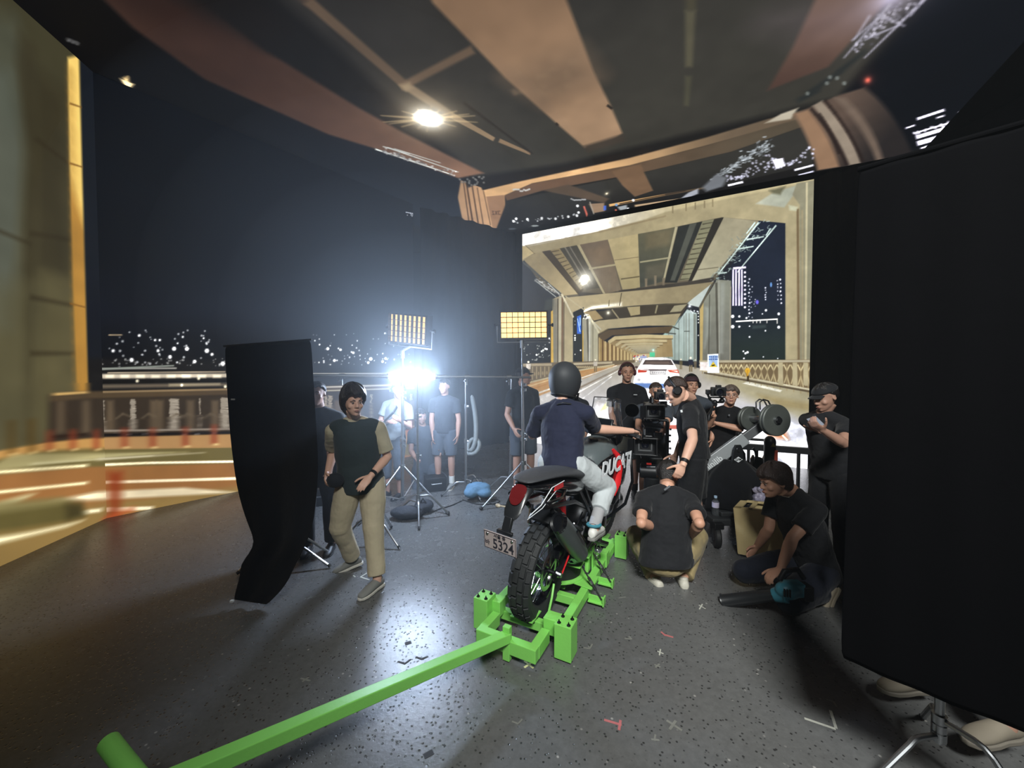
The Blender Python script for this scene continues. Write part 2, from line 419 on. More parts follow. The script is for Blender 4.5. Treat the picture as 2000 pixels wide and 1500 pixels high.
# night city between the columns
P([(1427, 520), (1482, 431), (1534, 436), (1534, 704), (1427, 704)], (34, 41, 56), 1, grad=((38, 48, 46), (1480, 590), (1480, 680)))
for _ in range(130):
    t = B.rng.uniform(0, 1); x = 1484-90*t+B.rng.normal(0, 5+6*(1-t)); y = 438+108*t+B.rng.normal(0, 5)
    a = B.rng.uniform(-1, 1); ln = B.rng.uniform(2, 9); v = B.rng.uniform(120, 255)
    L((x, y), (x+ln*math.cos(a), y+ln*math.sin(a)*1.2), 1.3, (v*0.9, v, v*0.97), None, 0.6, 0.8)
for a, b in (((1516, 440), (1440, 532)), ((1482, 434), (1404, 534)), ((1458, 468), (1492, 462)), ((1438, 487), (1472, 481)), ((1402, 534), (1420, 532)), ((1475, 434), (1458, 456)), ((1505, 446), (1496, 460))):
    L(a, b, 3.2, (206, 226, 220), 2.2)
for x in (1432, 1437.5, 1443.5, 1449): L((x, 526), (x, 597), 3.2, (226, 214, 255), 3.2, 0.9)
L((1432, 524), (1457, 522), 4, (236, 226, 255))
for k in range(9): B.dot(1455, 532+k*8.5, 2.4, (240, 232, 255))
for (x, y0, y1, n, r) in ((1463, 545, 625, 13, 1.9), (1468, 560, 620, 7, 1.2), (1496, 562, 585, 6, 2.0), (1518, 548, 562, 3, 1.4), (1525, 546, 592, 7, 2.2), (1519, 560, 585, 4, 1.6), (1474, 585, 598, 4, 1.2)):
    for k in range(n): B.dot(x+B.rng.uniform(-1.4, 1.4), y0+(y1-y0)*k/max(n-1, 1), r*B.rng.uniform(.6, 1.1), (228, 230, 246))
B.dot(1479, 590, 3.2, (120, 110, 240), 4.5); B.dot(1506, 556, 2.2, (120, 170, 235), 5)
for x, y, r in ((1431, 618, 3.6), (1444, 618, 2.4), (1458, 621, 2.2), (1431, 638, 3.8), (1444, 638, 2.4), (1496, 606, 2.6), (1521, 613, 3), (1521, 639, 3.2), (1464, 658, 2), (1495, 646, 1.8), (1489, 613, 1.5), (1456, 690, 2.4), (1452, 686, 1.8), (1460, 688, 2.6), (1491, 697, 1.5), (1453, 700, 1.8), (1519, 700, 1.2), (1464, 637, 1.5), (1422, 549, 2), (1426, 562, 2)): B.dot(x, y, r, (238, 240, 246))
L((1437, 628), (1519, 623), 2.6, (244, 242, 236)); L((1518, 623), (1518, 632), 2, (240, 238, 232))
for x in (1471, 1478, 1485, 1498): L((x, 624), (x, 631), 2, (226, 224, 220))
P([(1470, 636), (1496, 634), (1496, 640), (1470, 642)], (60, 72, 74), 2)
# right-hand columns and their panels running to the vanishing point
P([(1262, 700), (1262, 690), (1316, 640), (1342, 604), (1362, 612), (1362, 706)], (150, 166, 156), 1, grad=((188, 204, 200), (1270, 700), (1345, 620)))
for x, y0 in ((1276, 678), (1283, 670), (1290, 664), (1298, 655), (1306, 648), (1318, 634), (1326, 628), (1336, 616)): L((x, y0), (x, 704), 1.1, (112, 122, 112))
P([(1262, 697), (1262, 688), (1330, 618), (1316, 640)], (174, 206, 198), 1.5)
for x, y0, w_ in ((1340, 612, 1.6), (1346, 612, 1.6), (1357, 613, 5)): L((x, y0), (x, 704), w_, (132, 138, 128), None, 1)
L((1336, 647), (1347, 647), 1.4, (70, 74, 70)); L((1308, 636), (1326, 643), 2.4, (66, 70, 64)); L((1300, 650), (1320, 652), 2, (70, 74, 68))
P([(1361, 610), (1370, 604), (1368, 706), (1361, 706)], (30, 36, 42), 0.7)
for y in (618, 624, 630, 655, 612): B.dot(1364, y, 1.4, (236, 236, 232))
for k in range(10): B.dot(1349+B.rng.uniform(0, 16), 604+B.rng.uniform(0, 7), 1.2, (216, 220, 226))
P([(1366, 600), (1385, 572), (1400, 546), (1428, 548), (1427, 704), (1367, 706)], (142, 144, 130), 0.8, grad=((122, 122, 112), (1400, 560), (1400, 700)))
P([(1367, 600), (1374, 590), (1372, 706), (1367, 706)], (196, 172, 112), 0.8)
P([(1378, 600), (1388, 600), (1386, 650), (1376, 680)], (176, 182, 172), 4, 0.6); P([(1407, 552), (1416, 552), (1412, 690), (1405, 690)], (164, 168, 160), 3, 0.6)
L((1386, 575), (1384, 704), 2, (92, 92, 82)); L((1399, 552), (1402, 704), 4, (90, 88, 78)); L((1404, 548), (1405, 704), 2, (168, 168, 156)); L((1427, 560), (1426, 704), 2, (168, 160, 140))
P([(1341, 594), (1380, 556), (1394, 548), (1386, 560), (1365, 600)], (196, 206, 200), 0.8); L((1392, 553), (1366, 602), 3, (96, 90, 74), 4)
B.glow(1347, 598, 5, (236, 244, 255), 0.5, 3)
# second portal beam and the arcade behind
P([(1098, 582), (1215, 570), (1310, 561), (1395, 550), (1342, 592), (1300, 593), (1240, 597), (1155, 605), (1118, 622)], (190, 174, 136), 0.8, grad=((150, 138, 108), (1180, 590), (1340, 575)))
P([(1118, 616), (1155, 597), (1215, 590), (1215, 598), (1155, 605), (1118, 622)], (238, 230, 204), 3)
L((1214, 572), (1210, 597), 1.6, (90, 80, 60)); L((1190, 586), (1189, 598), 1.4, (110, 98, 70)); L((1118, 622), (1155, 605), 1.8, (120, 106, 80)); L((1155, 605), (1342, 592), 1.6, (108, 98, 74))
P([(1140, 612), (1240, 598), (1345, 593), (1330, 618), (1300, 625), (1168, 640)], (70, 64, 54), 1)
P([(1140, 610), (1163, 606), (1178, 622), (1160, 626)], (172, 150, 108), 1); P([(1225, 600), (1250, 598), (1250, 614), (1232, 617)], (172, 158, 120), 0.8); P([(1317, 597), (1342, 594), (1330, 608), (1308, 610)], (166, 158, 128), 0.8)
L((1195, 604), (1210, 624), 2.6, (160, 148, 116)); L((1284, 596), (1280, 612), 3, (150, 142, 112)); B.glow(1188, 611, 8, (255, 246, 214), 0.4, 3)
P([(1152, 632), (1170, 626), (1240, 619), (1330, 612), (1318, 636), (1260, 636), (1188, 642), (1168, 653)], (190, 176, 140), 0.8, grad=((166, 154, 122), (1190, 630), (1320, 620)))
L((1168, 653), (1188, 642), 2, (132, 116, 84)); P([(1168, 655), (1188, 644), (1316, 637), (1306, 650), (1196, 655), (1176, 668)], (98, 82, 62), 1)
sc_ = [0.44, 0.35, 0.285, 0.235, 0.195, 0.16, 0.13, 0.105, 0.085]
for k, s_ in enumerate(sc_):
    xl, xr, yt = 1258-160*s_, 1258+128*s_, 697-96*s_
    bt = 12*s_
    c = (206-6*k, 188-4*k, 142)
    P([(xl, 697+2), (xl, yt+18*s_+6*s_), (xl+26*s_, yt+6*s_), (1258, yt-2*s_), (xr-6*s_, yt+2*s_), (xr, 697)], (158+6*k, 136+6*k, 96+5*k), 0.8)
    P([(xl, yt+26*s_), (xl+30*s_, yt+4*s_), (1258, yt-4*s_), (xr, yt), (xr, yt+14*s_), (1258, yt+12*s_), (xl+34*s_, yt+20*s_), (xl+5*s_, yt+38*s_)], c, 0.7)
    L((xl+34*s_, yt+22*s_), (xr, yt+16*s_), 2.2*s_+0.5, (104, 88, 60))
P([(1168, 656), (1176, 664), (1240, 695), (1245, 703), (1168, 713)], (168, 142, 92), 1, grad=((206, 186, 136), (1190, 690), (1235, 700)))
for k in range(20):
    t = (k/19.0)**0.75; x = 1169+72*t; L((x, 660+36*t), (x, 712-10*t), 2.6*(1-t)+0.7, (108, 80, 52) if k % 2 else (214, 188, 138))
L((1168, 656), (1168, 713), 2.4, (60, 50, 38))
P([(1240, 695), (1262, 692), (1264, 704), (1240, 704)], (226, 216, 190), 1.5)
for _ in range(30): B.dot(B.rng.uniform(1232, 1262), B.rng.uniform(694, 706), 1.3, [(240, 236, 226), (200, 60, 50), (120, 130, 190)][int(B.rng.integers(0, 3))])
P([(1269, 688), (1279, 688), (1279, 697), (1269, 697)], (92, 214, 160), 0.8); B.glow(1276, 684, 7, (130, 240, 220), 0.4, 2.5)
P([(1250, 696), (1263, 695), (1263, 700), (1250, 700)], (170, 180, 220), 0.8)
# left-hand columns
P([(1119, 610), (1140, 600), (1140, 714), (1119, 714)], (40, 42, 42), 0.8)
P([(1127, 618), (1135, 615), (1135, 652), (1127, 652)], (58, 112, 222), 0.7); L((1128, 622), (1133, 648), 1.2, (190, 220, 255)); L((1133, 620), (1133, 636), 1, (190, 220, 255))
for y, r in ((655, 1.6), (660, 2.2), (664, 1.8), (684, 1.8), (627, .9), (634, .9), (692, 1.2)): B.dot(1123 if y != 684 else 1134, y, r, (236, 236, 224))
P([(1137, 622), (1152, 618), (1168, 640), (1168, 712), (1138, 713)], (164, 160, 142), 0.8, grad=((196, 190, 160), (1140, 660), (1168, 660)))
L((1138.5, 645), (1138.5, 712), 2, (214, 176, 80)); L((1147, 622), (1150, 712), 3.4, (96, 92, 80)); L((1152, 620), (1151, 712), 3, (214, 212, 196)); L((1158, 634), (1158, 712), 1.2, (120, 112, 90))
L((1142, 612), (1174, 644), 2.6, (212, 206, 182)); L((1150, 616), (1170, 650), 3.6, (222, 214, 182))
for k in range(16): B.dot(1138+B.rng.uniform(0, 12), 614+B.rng.uniform(0, 9), 1.2, (226, 226, 220))
P([(1079, 584), (1098, 576), (1119, 612), (1119, 713), (1078, 713)], (174, 160, 126), 0.8, grad=((190, 176, 138), (1100, 600), (1119, 700)))
P([(1076, 608), (1080, 606), (1081, 713), (1076, 713)], (226, 184, 84), 0.6)
P([(1080, 585), (1088, 583), (1088, 713), (1081, 713)], (142, 136, 118), 0.7); L((1089.5, 583), (1089.5, 713), 2, (70, 62, 52)); L((1094, 578), (1093, 713), 4.2, (196, 188, 160)); L((1098.5, 580), (1098, 713), 3, (120, 92, 68)); L((1101.5, 590), (1101, 713), 1.6, (84, 70, 54))
L((1097, 574), (1120, 620), 3.4, (216, 206, 176)); L((1104, 578), (1142, 606), 2.2, (196, 184, 150))
for _ in range(90):
    t = B.rng.uniform(0, 1); x = 1042+52*t; y = 544+30*t+B.rng.normal(0, 3.4); v = B.rng.uniform(120, 255)
    L((x, y), (x+B.rng.uniform(2, 6), y+B.rng.uniform(0, 3)), 1.0, (v, v, v*0.98), None, 0.6, 0.8)
L((1020, 511), (1096, 574), 3, (90, 92, 88)); L((1048, 550), (1086, 580), 1.6, (190, 194, 188)); L((1070, 553), (1092, 574), 1.6, (214, 216, 210))
P([(1066, 585), (1082, 583), (1080, 604), (1062, 606)], (80, 84, 78), 3, 0.7)
for _ in range(26): B.dot(B.rng.uniform(1022, 1074), B.rng.uniform(672, 704), B.rng.uniform(.6, 1.5), (200, 204, 196))
for x, y in ((1061, 684), (1065, 681), (1068, 682), (1048, 693), (1073, 661), (1073, 668), (1058, 686)): B.dot(x, y, 2.2, (238, 240, 234))
# railings
P([(1010, 710), (1240, 703), (1240, 708), (1120, 724), (1010, 756)], (116, 102, 80), 1)
L((1010, 713), (1078, 712), 4.5, (178, 162, 132)); L((1120, 711), (1196, 708), 4, (196, 182, 152)); L((1010, 753), (1120, 726), 3, (196, 182, 146)); L((1120, 725), (1200, 712), 2.4, (206, 192, 156))
for k in range(13): x = 1024+k*8; L((x, 716), (x, 746-(x-1024)*.25), 2, (168, 152, 120)); B.dot(x+4, 732-(x-1024)*.1, 2, (156, 138, 106), 4)
for k in range(36): B.dot(1122+k*2.1, 716.5+(k % 2), 0.9, (206, 188, 146), 2)
P([(1366, 704), (1600, 702), (1600, 766), (1480, 744), (1367, 722)], (122, 104, 76), 1)
for k in range(24):
    x = 1372+k*9.2*(0.8+0.02*k); h = 18+(x-1372)*.2
    if x > 1590: break
    B.lines([(x-6, 712), (x, 718+h*.12), (x+6, 712)], 2.4, (222, 206, 160)); B.lines([(x-5, 712+h*.7), (x, 712+h*.4), (x+5, 712+h*.78)], 2.2, (206, 190, 146)); L((x, 710), (x, 712+h), 1.8, (168, 150, 112))
L((1366, 706), (1600, 705), 4.4, (192, 182, 154)); L((1367, 722), (1480, 742), 2.6, (212, 202, 172)); L((1480, 742), (1600, 764), 3.4, (216, 208, 178)); L((1375, 728), (1600, 768), 3, (96, 84, 64), 4)
for x in (1525, 1553, 1574): P([(x-5, 708), (x+4, 708), (x+5, 754), (x-5, 752)], (190, 178, 142), 0.8)
B.dot(1460, 724, 5.5, (236, 186, 60), 6); L((1460, 722), (1460, 736), 4, (214, 160, 50)); L((1461, 734), (1461, 745), 4, (70, 56, 36))
# road sign board with its warning triangle
P([(1367, 707), (1382, 707), (1382, 724), (1367, 723)], (226, 216, 212), 0.7)
P([(1382, 692), (1403, 691), (1405, 728), (1382, 728)], (238, 242, 252), 0.7); P([(1384, 694), (1402, 693), (1402, 717), (1384, 717)], (150, 184, 232), 0.7, 0.8)
for x in (1385.5, 1389, 1393, 1397, 1400): L((x, 696), (x+1, 698), 2, (42, 74, 156)); L((x-.5, 701), (x+1.5, 702), 2.2, (42, 74, 156))
P([(1386, 717), (1393, 706), (1401, 717)], (250, 216, 60), 0.6); L((1390, 714), (1396, 713), 2.6, (50, 44, 30))
# people on the pavement of the picture
for x, y, h, c in ((1349, 700, 26, (44, 46, 60)), (1330, 703, 18, (96, 88, 64)), (1358, 704, 16, (110, 100, 84)), (1032, 708, 26, (222, 212, 200)), (1163, 704, 22, (206, 196, 180))):
    B.dot(x, y-1, h*.09, (236, 222, 196)); P([(x-h*.18, y+h*.1), (x+h*.18, y+h*.1), (x+h*.16, y+h*.5), (x-h*.16, y+h*.5)], c, 0.8); L((x-h*.07, y+h*.5), (x-h*.07, y+h), h*.1, (118, 104, 76)); L((x+h*.08, y+h*.5), (x+h*.08, y+h), h*.1, (126, 112, 84))
# the white car ahead
P([(1240, 730), (1247, 716), (1256, 701), (1268, 698), (1300, 698), (1312, 702), (1320, 716), (1327, 732), (1329, 790), (1325, 800), (1240, 800), (1236, 792), (1237, 745)], (240, 238, 238), 0.8)
P([(1255, 712), (1260, 703), (1310, 703), (1316, 713)], (84, 72, 70), 0.7); P([(1262, 706), (1306, 706), (1309, 711), (1260, 711)], (112, 96, 88), 1.5)
P([(1246, 720), (1322, 721), (1322, 725), (1246, 724)], (222, 208, 206), 2)
P([(1246, 722), (1264, 724), (1262, 727), (1246, 728)], (212, 74, 54), 0.7); P([(1304, 723), (1324, 722), (1327, 729), (1308, 727)], (224, 92, 66), 0.7); P([(1311, 724), (1323, 724), (1324, 727)], (255, 220, 206), 0.8)
L((1267, 722.5), (1302, 722.5), 1.8, (70, 60, 66)); P([(1270, 724), (1300, 724), (1300, 731), (1270, 731)], (228, 224, 222), 0.6); B.lines([(1270, 724), (1300, 724), (1300, 731), (1270, 731), (1270, 724)], 0.9, (120, 116, 116))
for k in range(7): L((1274+k*3.6, 726), (1275.5+k*3.6, 729), 1.2, (110, 110, 120))
B.dot(1248, 742, 2.6, (150, 150, 160)); B.dot(1248, 742, 1.4, (240, 240, 245)); B.dot(1243, 717, 3.4, (80, 60, 60), 2)
P([(1240, 748), (1330, 750), (1330, 760), (1240, 757)], (90, 132, 210), 2, 0.85); P([(1238, 764), (1330, 766), (1330, 850), (1236, 850)], (246, 246, 250), 3)
P([(1300, 830), (1326, 830), (1326, 838), (1300, 838)], (226, 120, 104), 2)
P([(1494, 836), (1516, 826), (1534, 842), (1540, 858), (1518, 856), (1500, 850)], (240, 140, 80), 5, 0.8); L((1528, 850), (1538, 860), 3, (255, 236, 214))
P([(1500, 880), (1540, 905), (1572, 930), (1500, 905)], (206, 210, 224), 3, 0.7)
B.mottle(0.05, 40, 3); B.mottle(0.03, 9, 4)

# ================= LED ceiling: the deck of the bridge overhead
CZ = 5.2
CO = U*(-6.7) + W*(-1.6) + Z*CZ
C = Screen(CO, U, W, 9.52, 10.1, 0.015, (24, 23, 23)); C.N = Z
P = C.poly; L = C.line
P([(400, -140), (1900, -140), (1640, 190), (1100, 320), (930, 345)], (44, 42, 40), 6, grad=((58, 56, 50), (700, -50), (1150, 260)))
P([(-200, -100), (180, -20), (400, 155), (640, 262), (735, 292), (905, 350), (960, 470), (700, 420), (100, 200)], (15, 16, 19), 3, grad=((26, 32, 42), (500, 200), (850, 420)))
P([(-200, -140), (160, -60), (300, 90), (100, 190)], (10, 8, 7), 10)
P([(60, -140), (180, -140), (400, 10), (520, 100), (700, 210), (790, 260), (945, 338), (895, 348), (735, 291), (640, 262), (400, 155), (260, 55)], (58, 40, 33), 2.5, grad=((142, 106, 84), (480, 120), (900, 330)))
P([(100, -140), (300, -140), (420, 60), (330, 60), (200, -20)], (40, 26, 22), 14, 0.7)
P([(300, -140), (345, 0), (520, 100), (560, 60), (430, -140)], (24, 21, 20), 8, 0.8)
L((520, -60), (600, 0), 16, (74, 60, 52), 18, 3); L((600, 0), (790, 165), 20, (92, 76, 62), 17, 1.5); L((790, 165), (880, 224), 17, (120, 102, 82), 14, 1.5); L((880, 224), (965, 272), 12, (150, 126, 98), 8); L((975, 274), (1036, 300), 8, (140, 116, 90), 5)
L((905, 200), (1040, 300), 5, (38, 34, 30), 3, 1.5)
L((782, 170), (924, 96), 15, (100, 82, 66), 17, 1.5); P([(780, 166), (800, 160), (806, 172), (792, 178)], (142, 122, 96), 2)
P([(800, -100), (1070, -100), (1160, 140), (1192, 204), (1216, 260), (1180, 284), (1142, 288), (1086, 240), (985, 150), (845, 5)], (132, 104, 80), 1.5, grad=((160, 130, 102), (900, -20), (1150, 250)))
P([(985, 150), (1130, 95), (1175, 150), (1060, 205)], (112, 92, 74), 14, 0.75)
for _ in range(14):
    x, y = C.rng.uniform(1000, 1130), C.rng.uniform(120, 180); L((x, y), (x+C.rng.uniform(4, 14), y+C.rng.uniform(-3, 10)), 5, (136, 112, 88), 3, 3, 0.5)
L((1086, 240), (1090, 245), 5, (40, 34, 30)); L((1186, 205), (1196, 212), 5, (44, 38, 34))
P([(1140, 285), (1217, 262), (1222, 275), (1150, 297)], (66, 58, 50), 3)
L((1350, -80), (1350, 20), 22, (70, 66, 52), 20, 2); L((1349, 20), (1346, 130), 20, (84, 80, 64), 14, 1.6); L((1345, 148), (1341, 206), 13, (74, 72, 58), 9, 1.6)
P([(1640, -100), (1820, -100), (1700, 40), (1618, 130), (1500, 176), (1550, 90)], (82, 60, 52), 2, grad=((112, 88, 74), (1500, 170), (1640, 10)))
P([(1650, 185), (1790, 30), (1900, -140), (2300, -140), (2300, 420), (1700, 420)], (11, 14, 20), 6)
# lit cross beam, the bay beyond it and the far portal
P([(925, 348), (1080, 330), (1180, 306), (1270, 286), (1270, 296), (1080, 345), (945, 372)], (30, 26, 24), 2)
P([(940, 372), (1020, 353), (1230, 308), (1380, 268), (1500, 232), (1580, 212), (1590, 226), (1500, 252), (1380, 284), (1230, 323), (1040, 358), (985, 382), (948, 386)], (236, 188, 134), 1.6, grad=((108, 92, 74), (1180, 320), (1430, 260)))
P([(985, 382), (1040, 358), (1230, 323), (1380, 284), (1580, 226), (1590, 240), (1430, 296), (1250, 338), (1060, 372), (990, 392)], (112, 84, 64), 1.4, grad=((84, 74, 60), (1100, 360), (1480, 270)))
for x in (985, 1030, 1075, 1130, 1190, 1250): L((x, 352-(x-985)*.215), (x+6, 356-(x-985)*.215), 7, (34, 28, 26))
P([(900, 352), (940, 366), (948, 384), (985, 380), (990, 442), (952, 458), (925, 446), (902, 425), (894, 385)], (190, 150, 112), 1.2, grad=((226, 178, 132), (900, 400), (960, 400)))
P([(950, 384), (984, 381), (989, 440), (962, 446)], (170, 130, 98), 1); 
for a, b, w_ in (((905, 355), (917, 442), 2), ((911, 358), (925, 446), 3), ((922, 362), (936, 450), 2.4), ((932, 366), (946, 452), 1.6), ((944, 372), (958, 440), 1.2)): L(a, b, w_, (84, 60, 44), w_*1.2)
B3 = (92, 66, 50); C.lines([(961, 412), (964, 412), (962, 415), (965, 419), (961, 419)], 1.3, B3); C.lines([(967, 412), (971, 419)], 1.3, B3); C.lines([(971, 412), (967, 419)], 1.3, B3); C.lines([(977, 412), (973, 412), (974, 419), (978, 419)], 1.3, B3)
P([(990, 392), (1250, 338), (1430, 296), (1590, 240), (1590, 320), (1420, 360), (1290, 395), (1020, 448), (965, 458)], (50, 49, 46), 1.4, grad=((24, 24, 26), (1200, 350), (1200, 410)))
P([(905, 350), (930, 344), (945, 352), (915, 366)], (26, 24, 24), 2)
for _ in range(20): C.dot(C.rng.uniform(898, 945), C.rng.uniform(342, 362), 2, (140, 140, 136))
P([(1060, 372), (1110, 360), (1190, 388), (1180, 396)], (88, 72, 58), 2); P([(1195, 334), (1252, 320), (1258, 336), (1276, 372), (1240, 384), (1216, 362)], (116, 90, 68), 1.2)
P([(960, 456), (1160, 432), (1600, 335), (1800, 288), (1800, 306), (1580, 345), (1020, 462), (965, 470)], (18, 19, 22), 2)
L((1190, 401), (1300, 380), 5, (236, 186, 122), 3); L((1300, 380), (1380, 366), 4, (96, 80, 62), 3, 1.4); L((1210, 398), (1340, 372), 2, (60, 48, 40)); L((1240, 402), (1330, 388), 4, (206, 176, 140), 2, 1.2)
for k in range(6): L((1250+k*8, 404+k), (1330+k*6, 390-k), 1.4, (190, 186, 184), None, 0.8, 0.6)
P([(1150, 398), (1180, 396), (1182, 412), (1160, 416)], (160, 132, 106), 1.4); P([(1139, 403), (1142, 402), (1148, 418), (1146, 424)], (240, 120, 100), 1); L((1152, 394), (1160, 418), 2, (186, 176, 160))
P([(1179, 402), (1184, 401), (1184, 410), (1179, 411)], (70, 110, 220), 1); C.dot(1204, 400, 3, (130, 170, 216)); P([(1206, 404), (1224, 400), (1226, 410), (1212, 412)], (170, 176, 180), 1.5); C.dot(1203, 410, 2, (226, 120, 90))
C.glow(1185, 378, 13, (255, 236, 190), 0.26, 2.4, 0.55, 2.0); C.glow(838, 232, 34, (255, 244, 215), 0.62, 4.0); C.glow(838, 232, 70, (236, 196, 138), 0.34, 2.0)
for a_, r_ in ((8, 95), (-14, 80), (30, 60), (60, 46), (95, 50), (120, 44), (150, 62), (172, 90)): L((838-r_*math.cos(rad(a_)), 232-r_*.5*math.sin(rad(a_))), (838, 232), 0.8, (246, 214, 160), 7, 1.2, .6); L((838+r_*math.cos(rad(a_)), 232+r_*.5*math.sin(rad(a_))), (838, 232), 0.8, (246, 214, 160), 7, 1.2, .6)
C.glow(838, 232, 34, (255, 244, 215), 0.62, 4.0)
for _ in range(26):
    x = C.rng.uniform(1000, 1146); C.dot(x, 434-(x-1000)*.1+C.rng.uniform(-4, 3), C.rng.uniform(.8, 2.0), (206, 210, 214))
for x, y in ((1003, 432), (1008, 427), (1030, 428), (1058, 426), (1085, 427), (1110, 423), (1127, 421), (1130, 415), (1128, 402), (1237, 391), (1227, 408), (1270, 405)): C.dot(x, y, 3, (236, 238, 240))
for k in range(10): C.dot(1003+k*3.4, 373-abs(k-5)*.6+C.rng.uniform(-2, 1), 2, (226, 228, 226)); C.dot(1116+k*3, 391-C.rng.uniform(0, 3), 1.6, (210, 212, 214))
C.dot(1045, 441, 8, (150, 156, 156), 2); C.dot(1000, 447, 8, (70, 76, 82), 2)
# lit truss on the left flank
for a, b, w_ in (((733, 291), (880, 340), 3), ((757, 288), (895, 336), 2.4), ((748, 286), (800, 300), 2), ((800, 312), (885, 342), 2), ((770, 290), (860, 318), 1.4)): L(a, b, w_, (222, 228, 224), 1.4, 0.9)
for _ in range(60):
    t = C.rng.uniform(0, 1); v = C.rng.uniform(90, 240); C.dot(740+150*t, 292+46*t+C.rng.normal(0, 3), 1.6, (v, v, v))
# lit truss on the right flank, with its lamp
for _ in range(200):
    t = C.rng.uniform(0, 1); x = 1500-112*t+C.rng.normal(0, 6*(1.2-t)); y = 282+70*t+C.rng.normal(0, 6*(1.2-t)); v = C.rng.uniform(90, 255)
    L((x, y), (x+C.rng.uniform(2, 9), y-C.rng.uniform(0, 5)), 2, (v*.93, v*.97, v), None, 0.7, 0.8)
P([(1372, 366), (1400, 340), (1422, 346), (1412, 364), (1380, 374)], (120, 124, 130), 3); P([(1318, 396), (1345, 376), (1364, 368), (1364, 378), (1340, 388)], (176, 180, 190), 1.6)
for a, b, w_ in (((1815, -10), (1690, 112), 6), ((1740, 8), (1650, 112), 5), ((1690, 76), (1758, 48), 5), ((1716, 28), (1768, 50), 3), ((1836, -40), (1780, 30), 7), ((1700, 30), (1670, 76), 4), ((1666, 78), (1710, 40), 3)): L(a, b, w_, (190, 186, 206), 2, 1.2, 0.85)
for _ in range(90):
    t = C.rng.uniform(0, 1); v = C.rng.uniform(80, 255); x = 1790-120*t+C.rng.normal(0, 14*(1.2-t)); C.dot(x, -10+100*t+C.rng.normal(0, 9), 2.4, (v*.94, v*.92, v))
C.glow(1745, -8, 60, (225, 215, 255), 0.36, 2.0); P([(1500, 40), (1740, -14), (1745, 8), (1600, 60)], (120, 104, 116), 22, 0.35)
C.glow(1696, 156, 24, (255, 110, 84), 0.3, 2.6, 0.4, 1.2)
for a, b in (((1580, 182), (1640, 140)), ((1640, 140), (1690, 100)), ((1560, 196), (1600, 176))): L(a, b, 9, (40, 44, 44), 6, 3)
for x, y in ((1616, 162), (1636, 152), (1650, 162), (1578, 182), (1622, 150)): C.dot(x, y, 4, (120, 126, 122))
P([(1495, 240), (1526, 222), (1560, 210), (1545, 232)], (196, 186, 166), 1.5)
def arc(x0, y0, x1, y1, x2, y2, n=10): return [((1-t)**2*x0+2*t*(1-t)*x1+t*t*x2, (1-t)**2*y0+2*t*(1-t)*y1+t*t*y2) for t in [k/n for k in range(n+1)]]
P(arc(1552, 222, 1585, 275, 1598, 332)+[(1690, 320), (1782, 296)]+arc(1782, 296, 1750, 215, 1690, 170)[1:]+[(1640, 185)], (92, 76, 66), 2, grad=((40, 36, 36), (1620, 260), (1770, 230)))
P(arc(1552, 222, 1585, 275, 1598, 332)+[(1640, 325)]+arc(1640, 325, 1620, 260, 1580, 214)[1:], (150, 118, 92), 2); 
P(arc(1588, 206, 1636, 262, 1660, 322)+[(1682, 318)]+arc(1682, 318, 1660, 250, 1606, 196)[1:], (150, 136, 120), 1.6); P(arc(1630, 190, 1690, 250, 1712, 314)+[(1726, 310)]+arc(1726, 310, 1706, 240, 1652, 190)[1:], (112, 96, 84), 2)
for a in (arc(1585, 212, 1632, 262, 1654, 322), arc(1612, 196, 1664, 256, 1686, 316), arc(1600, 222, 1628, 262, 1640, 300)): C.lines(a, 5, (38, 28, 26), 1.4)
for _ in range(150):
    x = C.rng.uniform(1416, 1590); y = C.rng.uniform(0, 1)
    C.dot(x, 357-(x-1416)*.27-y*34*(0.6+0.4*math.sin(x*.06)), C.rng.uniform(.8, 2.4), (214, 214, 236))
P([(1508, 312), (1530, 308), (1534, 324), (1516, 329)], (240, 236, 255), 1); L((1422, 362), (1452, 355), 4, (232, 232, 244)); L((1552, 332), (1590, 322), 4, (226, 226, 240)); L((1560, 342), (1590, 334), 3, (206, 206, 226))
for a, b, w_ in (((1790, 268), (1866, 245), 7), ((1792, 280), (1856, 262), 9), ((1800, 292), (1846, 276), 8), ((1808, 300), (1822, 296), 9), ((1786, 260), (1860, 238), 3), ((1792, 232), (1846, 214), 5), ((1770, 250), (1788, 244), 3), ((1874, 219), (1892, 212), 3), ((1868, 236), (1878, 232), 4), ((1830, 230), (1846, 225), 3)): L(a, b, w_, (240, 234, 255), None, 1)
for _ in range(24): x = C.rng.uniform(1784, 1860); C.dot(x, 262-(x-1784)*.3+C.rng.uniform(-4, 4), 2, (236, 230, 250))
L((245, 150), (252, 172), 12, (250, 214, 150), 2, 1.2); P([(234, 153), (262, 164), (254, 172), (246, 172)], (255, 226, 170), 1.2)
for x, y in ((134, 78), (150, 84), (142, 81)): C.dot(x, y, 4, (110, 110, 110))
C.mottle(0.07, 30, 8)

# ================= left LED wall: two panels meeting at a corner, road and river
LA0, LP, LB1 = V((-4.12, 1.6, 0)), V((-4.74, 4.45, 0)), V((-2.0, 7.862, 0)); LH = 5.1
ea = (LP-LA0).normalized(); eb = (LB1-LP).normalized()
A = Screen(LA0, ea, Z, (LP-LA0).length, LH, 0.011, (20, 24, 31))
A.xmax = 420.0
D = Screen(LP, eb, Z, (LB1-LP).length, LH, 0.009, (9, 12, 18))
def both(fn, *a, **k):
    getattr(A, fn)(*a, **k); getattr(D, fn)(*a, **k)
both('poly', [(-900, 560), (900, 560), (900, 640), (-900, 700)], (16, 20, 30), 30)
